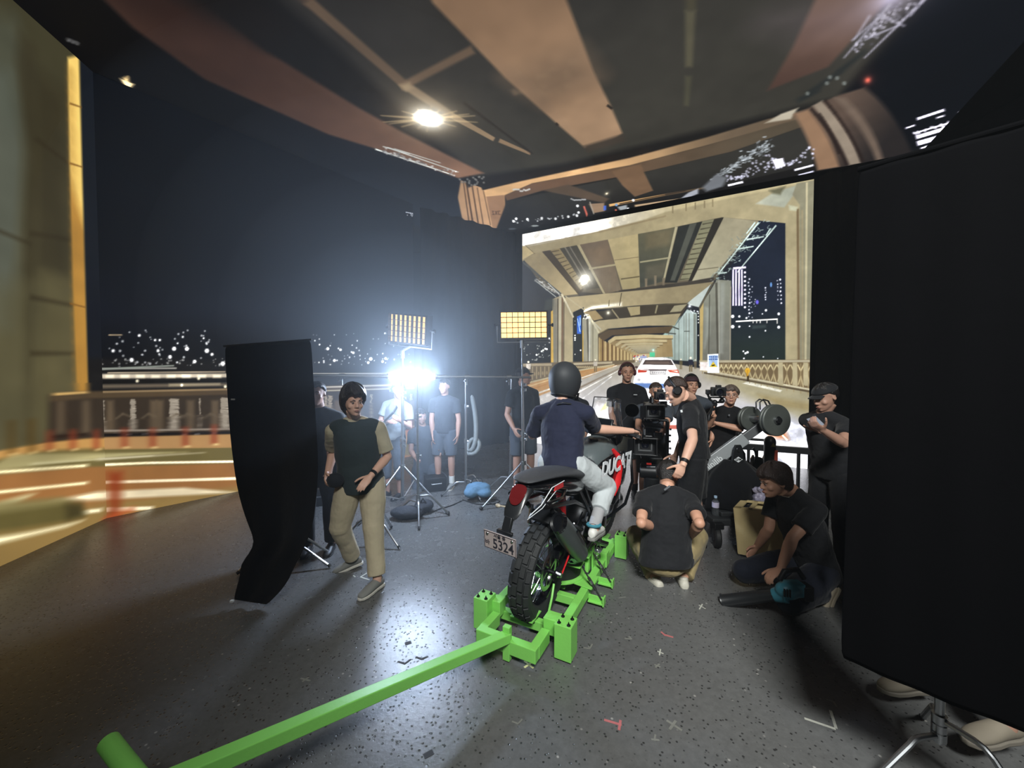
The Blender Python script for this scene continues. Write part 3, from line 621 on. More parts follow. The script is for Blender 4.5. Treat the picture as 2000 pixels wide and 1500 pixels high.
# river, far bank
both('poly', [(-900, 700), (172, 700), (900, 705), (900, 860), (172, 860), (-900, 1000)], (22, 21, 22), 4)
def bright(x0, x1, y0, y1, n, r=2.0, c=(236, 238, 240)):
    for _ in range(n):
        x = D.rng.uniform(x0, x1); y = D.rng.uniform(y0, y1); D.dot(x, y, D.rng.uniform(.6, r), c)
bright(176, 445, 645, 712, 60, 2.4); bright(612, 790, 650, 712, 46, 2.2); bright(176, 445, 700, 716, 40, 2.0, (180, 180, 176)); bright(612, 810, 690, 716, 30, 2)
for x, y, r in ((191, 678, 5), (186, 684, 4), (190, 693, 5), (221, 685, 3.5), (257, 703, 4.5), (272, 655, 3), (340, 681, 4.5), (365, 681, 4.5), (332, 697, 4), (309, 685, 3), (404, 685, 5), (414, 692, 3.5), (380, 706, 4), (435, 710, 5), (303, 664, 2.6), (312, 664, 2.6), (640, 681, 3.5), (665, 683, 3), (653, 704, 3.4), (690, 689, 3), (724, 701, 4), (719, 708, 3), (747, 706, 3), (753, 700, 3)): D.dot(x, y, r, (246, 246, 246))
D.line((212, 654), (238, 654), 2, (216, 190, 150))
for a, b, c in ((172, 345, 720), (172, 445, 734), (610, 832, 730)): D.line((a, c), (b, c-1), 3, (170, 168, 160))
D.line((172, 735), (445, 733), 9, (222, 208, 184), 8, 1.4); D.line((606, 734), (832, 731), 5, (190, 196, 206), 4, 1.4); D.line((172, 722), (340, 714), 4, (150, 156, 146), 3)
for k in range(9): D.line((176+k*30, 735), (192+k*30, 735), 6, (238, 226, 198), None, 1.6)
D.line((172, 755), (445, 751), 8, (112, 100, 84), 6, 2); D.line((330, 752), (430, 750), 5, (170, 156, 128), 4, 1.6); D.line((172, 747), (445, 744), 4, (10, 10, 10)); D.line((210, 728), (440, 726), 2, (220, 200, 170))
for x, y in ((268, 744), (388, 739), (355, 752), (440, 755)): D.dot(x, y, 3.4, (236, 226, 196))
# the pillar
both('poly', [(-900, -900), (150, -500), (155, 100), (172, 768), (100, 772), (96, 862), (-900, 1130)], (66, 62, 42), 2, grad=((92, 85, 58), (120, 200), (100, 820)))
A.poly([(-300, 40), (22, 140), (52, 300), (40, 500), (20, 640), (-300, 700)], (90, 96, 88), 9, 0.7); A.poly([(-300, -20), (30, 30), (62, 140), (40, 260), (-20, 220), (-300, 100)], (82, 86, 74), 10, 0.6)
A.poly([(40, 60), (70, 90), (66, 460), (60, 860), (44, 860), (48, 440), (60, 300), (30, 120)], (58, 52, 34), 5, 0.7)
A.poly([(60, 130), (132, 180), (138, 470), (142, 560), (62, 520)], (52, 46, 30), 12, 0.7)
A.poly([(-200, 530), (60, 560), (64, 850), (-200, 950)], (92, 87, 62), 12, 0.6); A.poly([(82, 530), (146, 540), (148, 760), (92, 766)], (100, 92, 62), 6, 0.5)
for a, b in (((-100, 410), (60, 476)), ((60, 455), (150, 470)), ((60, 580), (162, 600)), ((70, 270), (136, 320)), ((60, 690), (150, 690))): A.line(a, b, 8, (50, 42, 26), 4, 2.5, 0.7)
both('poly', [(132, 112), (149, 108), (154, 114), (172, 768), (150, 768), (142, 560), (136, 330)], (186, 136, 60), 1.6, grad=((255, 214, 116), (142, 400), (162, 400)))
for y in (322, 596, 205): both('line', (136, y-4), (156+y*.018, y+4), 4, (120, 82, 34), 2)
for k in range(24): y = 130+k*27; both('poly', [(133+(y-120)*.02, y), (141+(y-120)*.02, y+4), (142+(y-120)*.02, y+18), (133+(y-120)*.02, y+22)], (170, 124, 54), 5, 0.5)
# balustrade
both('poly', [(96, 772), (172, 768), (460, 762), (900, 750), (900, 852), (460, 850), (172, 858), (96, 862)], (56, 46, 36), 1.5)
for x0, x1, w_ in ((190, 204, 1), (254, 266, 1), (330, 350, 1), (388, 392, .5), (430, 450, 1), (632, 640, 1), (640, 650, .6), (722, 728, 1), (800, 806, 1)):
    for k in range(26):
        y = 782-(x0-190)*.02+k*2.3; D.line((x0+D.rng.uniform(0, 3), y), (x1-D.rng.uniform(0, 3), y+D.rng.uniform(0, 1.5)), 2, (232, 220, 200), None, 0.9, 0.75)
for x in (118, 168, 215, 300, 312, 372, 420, 470, 612, 660, 700, 760, 808): both('poly', [(x-7, 782), (x+7, 782), (x+8, 846), (x-8, 846)], (104, 88, 68), 2.5, 0.85)
for x in (240, 290, 345, 365, 410): D.lines([(x-14, 818), (x, 808), (x+16, 814)], 3, (112, 98, 78), 1.6, 0.7)
both('poly', [(98, 768), (172, 764), (460, 758), (900, 745), (900, 756), (460, 770), (172, 778), (100, 784)], (84, 68, 48), 1.4); both('line', (104, 770), (172, 766), 5, (222, 180, 110), 4); D.line((172, 766), (460, 760), 3.5, (150, 126, 92)); D.line((606, 757), (832, 750), 3, (210, 204, 190)); D.line((606, 764), (832, 757), 2.4, (196, 190, 170))
D.line((172, 842), (832, 832), 4, (150, 138, 124), 3); both('line', (96, 854), (172, 848), 6, (46, 34, 26)); D.line((172, 850), (832, 838), 5, (20, 16, 16), 4); bright(180, 830, 840, 850, 26, 2.4)
# kerb, road, lane lines
both('poly', [(-900, 1120), (0, 880), (90, 864), (172, 856), (460, 848), (900, 838), (900, 1000), (-900, 1600)], (196, 148, 84), 1.2)
both('poly', [(-900, 1145), (0, 896), (90, 880), (172, 876), (460, 873), (900, 862), (900, 1010), (-900, 1600)], (112, 100, 58), 2)
D.poly([(172, 855), (460, 849), (900, 838), (900, 862), (460, 874), (172, 878)], (186, 142, 92), 1, 0.9)
both('poly', [(-900, 1190), (0, 926), (172, 912), (460, 905), (900, 884), (900, 1010), (-900, 1600)], (158, 108, 60), 1.6)
both('poly', [(-900, 1300), (0, 1022), (190, 985), (470, 950), (900, 910), (900, 1100), (-900, 1700)], (150, 126, 72), 5, 0.8)
for k in range(7):
    both('line', (-30+k*9, 920-k*5), (210+k*26, 889-k), 4, (196, 184, 132), 1, 2.0, 0.7)
both('line', (60, 906), (300, 890), 4, (206, 196, 150), 2); both('line', (190, 897), (400, 884), 5, (222, 210, 176), 1, 1.6, 0.8)
both('line', (-30, 924), (172, 909), 7, (236, 220, 170), 6); D.line((172, 909), (290, 904), 6, (240, 222, 180), 5); D.line((290, 904), (480, 901), 5, (244, 226, 190), 5)
both('line', (-30, 964), (172, 943), 7, (232, 214, 166), 6); D.line((172, 943), (480, 934), 6, (240, 218, 180), 6)
both('poly', [(100, 978), (190, 960), (360, 952), (430, 958), (470, 962), (280, 972), (172, 978)], (232, 214, 176), 2); both('poly', [(-20, 985), (50, 966), (70, 964), (30, 985), (-30, 1000)], (206, 190, 140), 2)
both('line', (150, 1002), (200, 996), 9, (238, 222, 180), 8); D.line((200, 996), (300, 992), 9, (240, 224, 186), 7)
both('poly', [(-60, 992), (120, 975), (158, 984), (166, 1006), (120, 1022), (-60, 1050)], (98, 88, 48), 4); both('poly', [(-60, 990), (120, 974), (140, 980), (-60, 1008)], (140, 130, 84), 4); both('poly', [(128, 984), (160, 984), (164, 1008), (130, 1016)], (70, 62, 34), 4)
both('poly', [(-60, 1058), (60, 1038), (165, 1016), (130, 1030), (0, 1062), (-60, 1080)], (240, 226, 180), 2)
both('poly', [(212, 922), (238, 922), (234, 996), (238, 1012), (206, 1016), (214, 990)], (140, 52, 24), 5, 0.85)
both('poly', [(200, 1014), (262, 1000), (260, 990), (230, 1000)], (206, 92, 50), 4, 0.7)
for k, (x, y) in enumerate(((22, 885), (61, 882), (97, 878), (142, 876), (188, 876), (243, 872), (298, 872), (362, 870), (418, 866), (640, 862), (800, 850))):
    c = (84, 60, 22) if k < 2 else (150, 58, 34); hh = 62 if k < 2 else 36
    both('poly', [(x-5, y-hh), (x+5, y-hh), (x+6, y), (x-6, y)], c, 3, 0.75); both('dot', x+4, y+2, 5, (236, 206, 140), 2.5)
D.dots(14, 790, 412, 826, 420, (220, 226, 236), .8, 1.4, 0.3)
D.line((792, 414), (812, 418), 1.6, (206, 212, 226)); D.line((812, 418), (822, 428), 1.6, (206, 212, 226))
A.mottle(0.06, 40, 5); D.mottle(0.05, 40, 6)
# horizontal motion smear of the picture on the left wall is in the footage itself
def smear(S_, k, y0, y1):
    a = S_.a[y0:y1]; c = np.cumsum(np.pad(a, ((0, 0), (k+1, k), (0, 0)), mode='edge'), axis=1); S_.a[y0:y1] = (c[:, 2*k+1:]-c[:, :-2*k-1])/(2*k+1)
smear(A, 4, 0, int(1.6/A.p)); smear(D, 3, 0, int(1.15/D.p))

MBLK = pm('black_metal', (22, 22, 24), 0.5, 0.4)
MCAB = pm('led_cabinet_black', (14, 14, 15), 0.6)
def wall_unit(name, label, screens, gains, backs):
    r = thing(name, label, 'LED wall', screens[0].O)
    for s_, g in zip(screens, gains):
        s_.build('led_screen', r, g)
        mb = MB(); n_ = s_.e1.cross(s_.e2); n_ = n_ if backs > 0 else -n_
        c = s_.O + s_.e1*s_.w/2 + s_.e2*s_.h/2 + n_*(-0.09)
        F = frame(c, x=s_.e1, y=s_.e2); mb.box(c, (s_.w+0.01, s_.h+0.02, 0.16), F.to_3x3()); mb.build('cabinet_backing', MCAB, r, smooth=False)
    return r
wall_unit('led_wall', 'large LED wall showing a road under a lit bridge with a white car', [B], [1.0], 1)
wall_unit('led_wall', 'folded LED wall showing a concrete pillar, balustrade and blurred orange road', [A, D], [1.0, 1.0], 1)
wall_unit('led_ceiling', 'LED ceiling showing dark bridge girders and a bright lamp overhead', [C], [1.0], -1)

# ------------------------------------------------------------------ the hall
def floor_mat():
    m = bpy.data.materials.new('worn_epoxy_floor'); m.use_nodes = True; nt = m.node_tree; n = nt.nodes; l = nt.links; b = n['Principled BSDF']
    tc = n.new('ShaderNodeTexCoord')
    def noise(scale, det=5, rough=0.6):
        t = n.new('ShaderNodeTexNoise'); t.inputs['Scale'].default_value = scale; t.inputs['Detail'].default_value = det; t.inputs['Roughness'].default_value = rough
        l.new(tc.outputs['Object'], t.inputs['Vector']); return t.outputs['Fac']
    def ramp(src, stops):
        r = n.new('ShaderNodeValToRGB'); e = r.color_ramp.elements
        e[0].position, e[0].color = stops[0][0], (*[stops[0][1]]*3, 1); e[1].position, e[1].color = stops[-1][0], (*[stops[-1][1]]*3, 1)
        for p, v in stops[1:-1]: k = e.new(p); k.color = (v, v, v, 1)
        l.new(src, r.inputs[0]); return r.outputs['Color']
    def mix(a, b_, f, mode='MIX'):
        x = n.new('ShaderNodeMix'); x.data_type = 'RGBA'; x.blend_type = mode
        for k, v in ((0, f), (6, a), (7, b_)):
            if hasattr(v, 'is_linked') or hasattr(v, 'links'): l.new(v, x.inputs[k])
            else: x.inputs[k].default_value = v if k == 0 else (*v, 1)
        return x.outputs[2]
    base = mix((0.088, 0.09, 0.09), (0.118, 0.118, 0.116), noise(1.3, 6))
    v = n.new('ShaderNodeTexVoronoi'); v.inputs['Scale'].default_value = 42; l.new(tc.outputs['Object'], v.inputs['Vector'])
    spot = ramp(v.outputs['Distance'], [(0.16, 1.0), (0.27, 0.0)]); gate = ramp(noise(19, 2), [(0.42, 0.0), (0.5, 1.0)])
    sg = mix((0, 0, 0), spot, gate)
    c = mix(base, (0.028, 0.028, 0.028), sg)
    v2 = n.new('ShaderNodeTexVoronoi'); v2.inputs['Scale'].default_value = 15; l.new(tc.outputs['Object'], v2.inputs['Vector'])
    lt = mix((0, 0, 0), ramp(v2.outputs['Distance'], [(0.06, 1.0), (0.12, 0.0)]), ramp(noise(7, 3), [(0.46, 0.0), (0.55, 0.9)]))
    c = mix(c, (0.32, 0.31, 0.29), lt)
    sc = mix((0, 0, 0), ramp(noise(60, 8, 0.8), [(0.62, 0.0), (0.72, 0.6)]), ramp(noise(2.2, 3), [(0.5, 0.0), (0.65, 1.0)]))
    c = mix(c, (0.2, 0.2, 0.195), sc)
    mt = n.new('ShaderNodeMapRange'); mt.inputs['To Min'].default_value = 0.55; mt.inputs['To Max'].default_value = 1.42; l.new(noise(24, 8, 0.75), mt.inputs['Value'])
    vm = n.new('ShaderNodeVectorMath'); vm.operation = 'SCALE'; l.new(c, vm.inputs[0]); l.new(mt.outputs[0], vm.inputs['Scale']); c = vm.outputs[0]
    l.new(c, b.inputs['Base Color'])
    rr = n.new('ShaderNodeMapRange'); rr.inputs['To Min'].default_value = 0.17; rr.inputs['To Max'].default_value = 0.34; l.new(noise(5, 6), rr.inputs['Value']); l.new(rr.outputs[0], b.inputs['Roughness'])
    b.inputs['Specular IOR Level'].default_value = 0.42
    bp = n.new('ShaderNodeBump'); bp.inputs['Strength'].default_value = 0.16; bp.inputs['Distance'].default_value = 0.010
    l.new(noise(42, 7, 0.7), bp.inputs['Height']); bp2 = n.new('ShaderNodeBump'); bp2.inputs['Strength'].default_value = 0.5; bp2.inputs['Distance'].default_value = 0.004; bp2.invert = True
    l.new(sg, bp2.inputs['Height']); l.new(bp.outputs[0], bp2.inputs['Normal']); l.new(bp2.outputs[0], b.inputs['Normal'])
    return m
MDRAPE = pm('black_drape', (5, 6, 8), 0.95, noise=(6, 0.3), bump=(14, 0.4), spec=0.15)
MDARK = pm('dark_wall_paint', (8, 9, 11), 0.9, noise=(3, 0.2), spec=0.2)
mb = MB(); mb.box((0, 5, -0.05), (16, 18, 0.1)); tag(mb.build('floor', floor_mat(), smooth=False), kind='structure')
mb = MB(); mb.box((0, 5, 6.05), (16, 18, 0.1)); tag(mb.build('ceiling', MDARK, smooth=False), kind='structure')
for nm, c, s_ in (('wall_back', (0, 13.95, 3), (16, .1, 6)), ('wall_left', (-7.95, 5, 3), (.1, 18, 6)), ('wall_right', (7.95, 5, 3), (.1, 18, 6)), ('wall_front', (0, -3.95, 3), (16, .1, 6))):
    mb = MB(); mb.box(c, s_); tag(mb.build(nm, MDARK, smooth=False), kind='structure')

def drape(name, label, p, q, z0, z1, amp=0.05, n=60, folds=9, mat=None):
    p, q = V(p), V(q); d = (q-p).normalized(); nn = V((-d.y, d.x, 0)); g = []
    for j in (z0, z0+(z1-z0)*.3, z0+(z1-z0)*.7, z1):
        g.append([p + (q-p)*(i/n) + nn*(amp*math.sin(i/n*folds*6.283+j*.3)+amp*.4*math.sin(i*.9+j)) + Z*j for i in range(n+1)])
    mb = MB(); mb.sheet(g); o = mb.build(name, mat or MDRAPE, loc=(p+q)/2, solid=0.006, ang=180)
    return tag(o, label, 'curtain')
drape('stage_curtain', 'black drape tinted haze-grey hanging between the two LED walls', LB1+V((0.12, 0.14, 0)), BL+V((-0.12, 0.1, 0)), 0.01, 5.1, 0.04, folds=7, mat=pm('haze_tinted_drape', (34, 36, 40), 0.9, noise=(3, 0.35), bump=(8, 0.5), spec=0.15))  # black drape in a lighter grey, the haze glow put into its colour
drape('stage_curtain', 'tall black drape beside the edge of the bridge LED wall', BR+V((0.06, -0.05, 0)), BR+U*1.9+V((0.05, -.05, 0)), 0.01, 5.1, 0.05, folds=6)

# ------------------------------------------------------------------ green dolly under the motorcycle (x right, y ahead, z up)
GO = V((0.17, 2.62, 0.0)); GM = Matrix.Translation(GO) @ Matrix.Rotation(-TH, 4, 'Z')
def G(x, y, z=0.0): return GM @ V((x, y, z))
MGRN = pm('green_enamel', (126, 200, 92), 0.42, noise=(7, 0.08), bump=(60, 0.05), coat=0.15)
MBOLT = pm('black_bolt', (14, 14, 14), 0.5, 0.6)
MRUB = pm('black_rubber', (20, 21, 22), 0.62, noise=(30, 0.2), bump=(90, 0.15))
MCHR = pm('chrome_steel', (170, 173, 176), 0.34, 1.0, noise=(30, 0.08))
MALU = pm('brushed_aluminium', (170, 172, 174), 0.35, 1.0, noise=(40, 0.1))
dol = thing('dolly_frame', 'bright green steel dolly frame under the motorcycle', 'dolly', GO)
m = MB(GM)
for s in (-1, 1):
    m.box((s*0.245, 0.56, 0.085), (0.055, 1.42, 0.07))
for y in (-0.16, 0.20, 0.80, 1.24): m.box((0, y, 0.075), (0.46, 0.05, 0.06))
m.box((0, 0.93, 0.075), (0.44, 0.045, 0.05))
m.box((0.0, -0.43, 0.09), (0.40, 0.055, 0.08)); m.box((-0.175, -0.33, 0.09), (0.055, 0.16, 0.08)); m.box((0.175, -0.33, 0.09), (0.055, 0.16, 0.08))
m.box((0.205, -0.20, 0.14), (0.10, 0.09, 0.10)); m.box((-0.19, -0.20, 0.14), (0.07, 0.08, 0.10))
m.build('chassis', MGRN, dol, bevel=0.004, smooth=False)
def plate(pts, z, t, name='gusset'): 
    mm = MB(GM); mm.prism(pts, Matrix.Translation((0, 0, z)), t); mm.build(name, MGRN, dol, bevel=0.002, smooth=False)
plate([(0.02, 0.34), (0.30, 0.30), (0.30, 0.50), (0.10, 0.48)], 0.122, 0.008)
plate([(-0.25, 0.3), (0.0, 0.33), (0.0, 0.5), (-0.25, 0.52)], 0.122, 0.008)
for (x, y) in ((0.305, -0.25), (-0.265, -0.25), (0.33, 1.17), (-0.30, 1.17)):
    mm = MB(GM); mm.box((x, y, 0.115), (0.105, 0.115, 0.205)); b_ = mm.build('ballast_box', MGRN, dol, bevel=0.003, smooth=False)
    mm = MB(GM)
    for dx in (-0.03, 0.03):
        for dy in (-0.035, 0.03): mm = MB(GM); mm.lathe([(0.012, 0), (0.012, 0.004), (0.006, 0.008), (0.002, 0.022)], Matrix.Translation((x+dx, y+dy, 0.217)), 10, True); mm.build('bolt', MBOLT, b_)
mm = MB(GM); mm.box((0.255, 0.86, 0.11), (0.055, 0.1, 0.12)); mm.build('side_block', MGRN, dol, bevel=0.004, smooth=False)
for y, h in ((0.34, 0.27), (0.56, 0.25)):
    mm = MB(GM); mm.box((0.125, y, h), (0.19, 0.115, 0.008)); mm.box((0.07, y, h/2+0.03), (0.035, 0.035, h-0.06)); q = mm.build('foot_plate', MGRN, dol, bevel=0.003, smooth=False)
    mm = MB(GM); mm.lathe([(0.014, 0), (0.012, 0.006), (0.003, 0.01)], Matrix.Translation((0.13, y, h+0.004)), 8, True); mm.build('bolt', MBOLT, q)
mm = MB(GM); mm.prism([(0.0, 0.0), (0.06, 0.0), (0.02, 0.2), (0.0, 0.2)], frame((0.2, 0.61, 0.11), x=(0, -1, 0), y=(0, 0, 1)), 0.03); mm.box((0.215, 0.635, 0.2), (0.012, 0.05, 0.2)); mm.build('upright_bracket', MGRN, dol, smooth=False, bevel=0.002)
for y in (0.33, 0.60):
    mm = MB(GM); mm.box((0.33, y, 0.05), (0.12, 0.012, 0.05)); mm.box((0.33, y, 0.03), (0.12, 0.05, 0.01)); mm.box((0.385, y, 0.05), (0.01, 0.06, 0.06)); mm.build('outrigger', MGRN, dol, smooth=False, bevel=0.002)
    mm = MB(GM); a, b = V((0.21, y+0.02, 0.26)), V((0.37, y-0.01, 0.06)); mm.tube(a, b, 0.006, n=8); mm.tube(a.lerp(b, .35), a.lerp(b, .72), 0.011, n=8)
    t_ = mm.build('turnbuckle', MRUB, dol); mm = MB(GM); mm.tube(a.lerp(b, .45), a.lerp(b, .55), 0.0125, n=8); mm.build('sleeve', MALU, t_)
mm = MB(GM); mm.path([(0.12, -0.08, 0.1), (0.13, -0.04, 0.2), (0.12, 0.02, 0.26)], 0.008, 8); mm.build('wheel_stop', MGRN, dol)
mm = MB(GM); mm.box((0, -0.17, 0.125), (0.16, 0.14, 0.006)); mm.build('wheel_tray', MGRN, dol, smooth=False); mm = MB(GM); mm.box((0.05, 1.44, 0.012), (0.16, 0.3, 0.012)); mm.box((0.0, 1.31, 0.04), (0.1, 0.12, 0.05)); mm.build('wheel_tray', MGRN, dol, smooth=False)
mm = MB(GM); mm.lathe([(0.185, 0.02), (0.2, 0.03), (0.2, 0.04), (0.185, 0.045)], Matrix.Translation((0.0, 0.43, 0.1)), 40, True); mm.build('ring', MGRN, dol)
mm = MB(GM); mm.lathe([(0.17, 0.0), (0.172, 0.05), (0.165, 0.14), (0.15, 0.15), (0.0, 0.15)], Matrix.Translation((0.0, 0.43, 0.12)), 40); mm.build('turntable_drum', MRUB, dol)
# tow bar with its T handle
tb = thing('tow_bar', 'long green square-tube tow bar with a round cross handle', 'tow bar', at(990, 1243, 2.22))
P0, P1 = at(992, 1243, 2.22), at(288, 1545, 1.2)
mm = MB(); mm.bar(P0, P1, 0.055, 0.055, (0.12, 0.1, 1)); mm.build('bar', MGRN, tb, bevel=0.004, smooth=False)
mm = MB(); c = G(0.012, -0.445, 0); mm.box(c+V((0, 0, 0.11)), (0.045, 0.035, 0.2), Matrix.Rotation(-TH, 3, 'Z')); mm.build('hitch_post', MGRN, tb, bevel=0.003, smooth=False)
hd = (at(262, 1515, 1.2)-at(212, 1450, 1.3)).normalized(); h0 = at(212, 1450, 1.3)
mm = MB(); mm.path([h0, h0+hd*0.5], 0.03, 20); mm.build('cross_handle', MGRN, tb)

# ------------------------------------------------------------------ stands
def knob(mm, p, d, r=0.012): mm.tube(p, V(p)+V(d)*0.035, 0.006, n=8); mm.tube(V(p)+V(d)*0.03, V(p)+V(d)*0.05, r, r*0.8, 8)
def cstand(base, top_z, label, legs, low=None, lean=(0, 0), r=0.016, group=None):
    """chrome stand: column and three bent legs; legs = headings in degrees (0 = away from camera)"""
    base = V(base); t = thing('light_stand', label, 'stand', base, group)
    top = V((base.x+lean[0], base.y+lean[1], top_z)); b0 = base+Z*0.16; hh = top_z-0.16
    d = (top-b0)
    for k, (a, b, rr) in enumerate(((0, .42, r), (.40, .74, r*.8), (.72, 1.0, r*.62))):
        mm = MB(); mm.tube(b0+d*a, b0+d*b, rr, n=12); mm.build('pole', MCHR, t)
        if k:
            mm = MB(); c = b0+d*a; mm.tube(c-Z*0.03, c+Z*0.03, rr*1.75, n=12); mm.bar(c, c+V((0.045, -0.01, 0)), 0.012, 0.03); knob(mm, c, (0.9, -0.4, 0)); mm.build('collar', MALU, t)
    for k, h in enumerate(legs):
        h, L_ = (h if isinstance(h, tuple) else (h, 0.40)); u = V((math.sin(rad(h)), math.cos(rad(h)), 0)); z0 = 0.19+0.035*k
        mm = MB(); c = base+Z*z0; mm.path([c, c+u*0.10+Z*0.005, c+u*0.13, c+u*0.155-Z*0.02, base+u*L_+Z*0.012], 0.0115, 10); mm.tube(c-Z*0.02, c+Z*0.02, r*1.5, n=12); l_ = mm.build('leg', MCHR, t)
        mm = MB(); e = base+u*L_+Z*0.012; mm.path([e-u*0.02+Z*0.018, e+Z*0.003], 0.014, 8); mm.build('foot_cap', MRUB, l_)
    return t, top
SB = V(onz(817, 1012)); cstand(SB, 1.60, 'chrome stand holding up the glowing tube from below', [(-62, .36), (165, .36), (78, .36)])
SC_ = V(onz(910, 968)); cstand(SC_, 1.66, 'chrome stand clamped under the thin end of the long pipe', [(-100, .34), (140, .36), (40, .34)])
SD = at(996, 906, 5.5); SD.z = 0; cstand(SD, 1.66, 'slender chrome stand behind the right-hand lamp stand', [(-80, .34), (150, .34), (30, .34)], lean=(0.02, 0))
SE = V(onz(556, 1106)); SE = V((SE.x, 3.36, 0)); cstand(SE, 1.9, 'chrome stand whose bent legs stick out beside the hanging black cloth', [(98, .42), (60, .36), (-120, .36)])
SG = V(onz(733, 1058)); cstand(SG, 1.0, 'low chrome stand behind the person in the dark vest', [(120, .34), (-100, .34), (10, .34)])
SH = V((1.78, 1.56, 0)); cstand(SH, 1.2, 'chrome stand legs below the big black flag', [(-100, .4), (40, .36), (165, .34)])
def combo(base, top_z, label, hub=0.11, spread_=0.62, az=(100, -70, 190), lean=(0, 0)):
    base = V(base); t = thing('light_stand', label, 'stand', base)
    top = V((base.x+lean[0], base.y+lean[1], top_z)); b0 = base+Z*hub; d = top-b0
    for k, (a, b, rr) in enumerate(((0, .36, .021), (.34, .68, .017), (.66, 1.0, .0125))):
        mm = MB(); mm.tube(b0+d*a, b0+d*b, rr, n=12); mm.build('pole', MCHR, t)
        if k:
            for q in (0, 1):
                mm = MB(); c = b0+d*(a+0.02)+Z*0.07*q; mm.tube(c-Z*0.026, c+Z*0.026, rr*1.7, n=12); mm.bar(c, c+V((0.05, -0.02, 0)), 0.014, 0.034); knob(mm, c, (0.85, -0.5, 0.1), 0.015); mm.build('collar', MALU, t)
    mm = MB(); c = base+Z*0.52; mm.tube(c-Z*0.02, c+Z*0.02, 0.04, n=14); mm.build('leg_collar', MALU, t)
    mm = MB(); c = base+Z*hub; mm.tube(c-Z*0.02, c+Z*0.02, 0.035, n=14); mm.build('base_collar', MALU, t)
    for h in az:
        u = V((math.sin(rad(h)), math.cos(rad(h)), 0)); mm = MB()
        mm.path([base+Z*0.52+u*0.03, base+u*spread_*0.55+Z*0.25, base+u*spread_+Z*0.015], 0.011, 8)
        l_ = mm.build('leg', MCHR, t); mm = MB(); mm.tube(base+Z*hub+u*0.03, base+u*spread_*0.55+Z*0.25, 0.008, n=8); mm.build('brace', MCHR, l_)
        mm = MB(); e = base+u*spread_; mm.ell(e+Z*0.022, (0.026, 0.026, 0.02)); mm.build('foot_cap', MRUB, l_)
    return t, top
SA = V(at(786, 993, 4.82)); SA.z = 0; cA, tA = combo(SA, 1.98, 'tall chrome stand carrying the tilted warm lamp', az=(112, -150, 10), spread_=.66, lean=(0.02, 0))
SF = V(at(1022, 985, 5.0)); SF.z = 0; cF, tF = combo(SF, 2.12, 'tall chrome stand carrying the upright warm lamp', az=(-118, 100, 0), spread_=.6, lean=(-0.02, 0))

# ------------------------------------------------------------------ lamps with egg-crate louvres
MWARM = bpy.data.materials.new('warm_diodes'); MWARM.use_nodes = True
def emis(name, col, k):
    m_ = bpy.data.materials.new(name); m_.use_nodes = True; b_ = m_.node_tree.nodes['Principled BSDF']
    b_.inputs['Base Color'].default_value = (0.02, 0.02, 0.02, 1); b_.inputs['Emission Color'].default_value = srgb(col)+(1,); b_.inputs['Emission Strength'].default_value = k; return m_
def panel_lamp(label, c, w_, h_, nrm, roll, k, col, nx, ny, depth, yoke):
    nrm = V(nrm).normalized(); up = Matrix.Rotation(rad(roll), 3, nrm) @ (Z - nrm*Z.dot(nrm)).normalized(); x = up.cross(nrm)
    F = frame(c, x=x, y=up); t = thing('panel_lamp', label, 'lamp', c); R = F.to_3x3()
    mm = MB(F); mm.box((0, 0, -0.05), (w_+.03, h_+.03, 0.08))
    for s in (-1, 1): mm.box((s*(w_/2+.008), 0, 0.01), (0.016, h_+.03, 0.06)); mm.box((0, s*(h_/2+.008), 0.01), (w_+.03, 0.016, 0.06))
    for k_ in range(9): mm.box((-w_/2+.04+k_*(w_-.08)/8, 0, -0.105), (0.006, h_*.9, 0.03))
    mm.build('housing', MBLK, t, smooth=False, bevel=0.003)
    mm = MB(F); mm.box((0, 0, 0.0), (w_, h_, 0.004)); mm.build('diffuser', emis('warm_panel_%d' % int(k*10), col, k), t, smooth=False)
    mm = MB(F); th = 0.004 if depth > .03 else .008
    for i in range(nx+1): mm.box((-w_/2+w_*i/nx, 0, 0.012+depth/2), (th, h_, depth))
    for j in range(ny+1): mm.box((0, -h_/2+h_*j/ny, 0.012+depth/2), (w_, th, depth))
    mm.build('louvre_grid', pm('louvre_cloth', (34, 22, 16), 0.8), t, smooth=False)
    mm = MB(F); yw = w_/2+0.05; top = yoke
    mm.path([(-yw, 0.0, -0.03), (-yw, -h_/2-0.05, -0.03), (yw, -h_/2-0.05, -0.03), (yw, 0.0, -0.03)], 0.011, 8); mm.build('yoke', MALU, t)
    for s in (-1, 1):
        mm = MB(F); mm.tube((s*(w_/2+.015), 0, -0.03), (s*(yw+.03), 0, -0.03), 0.012, n=8); mm.tube((s*(yw+.02), 0, -0.03), (s*(yw+.04), 0, -0.03), 0.024, n=10); mm.build('tilt_knob', MBLK, t)
    mm = MB(); e = F @ V((0, -h_/2-0.05, -0.03)); mm.tube(e, yoke, 0.02, n=12); mm.tube(yoke, yoke-Z*0.1, 0.026, n=12); mm.build('spigot', MALU, t)
    return t
panel_lamp('warm panel lamp tipped sideways with a glowing honeycomb grid', at(799, 643, 4.82), 0.52, 0.34, (-0.30, -0.92, -0.12), -7, 1.3, (255, 214, 140), 8, 5, 0.05, tA)
panel_lamp('bright warm panel lamp facing the camera with an upright grid', at(1023, 635, 4.98), 0.59, 0.33, (0.03, -1.0, -0.02), 1, 3.2, (255, 198, 112), 8, 5, 0.022, tF)
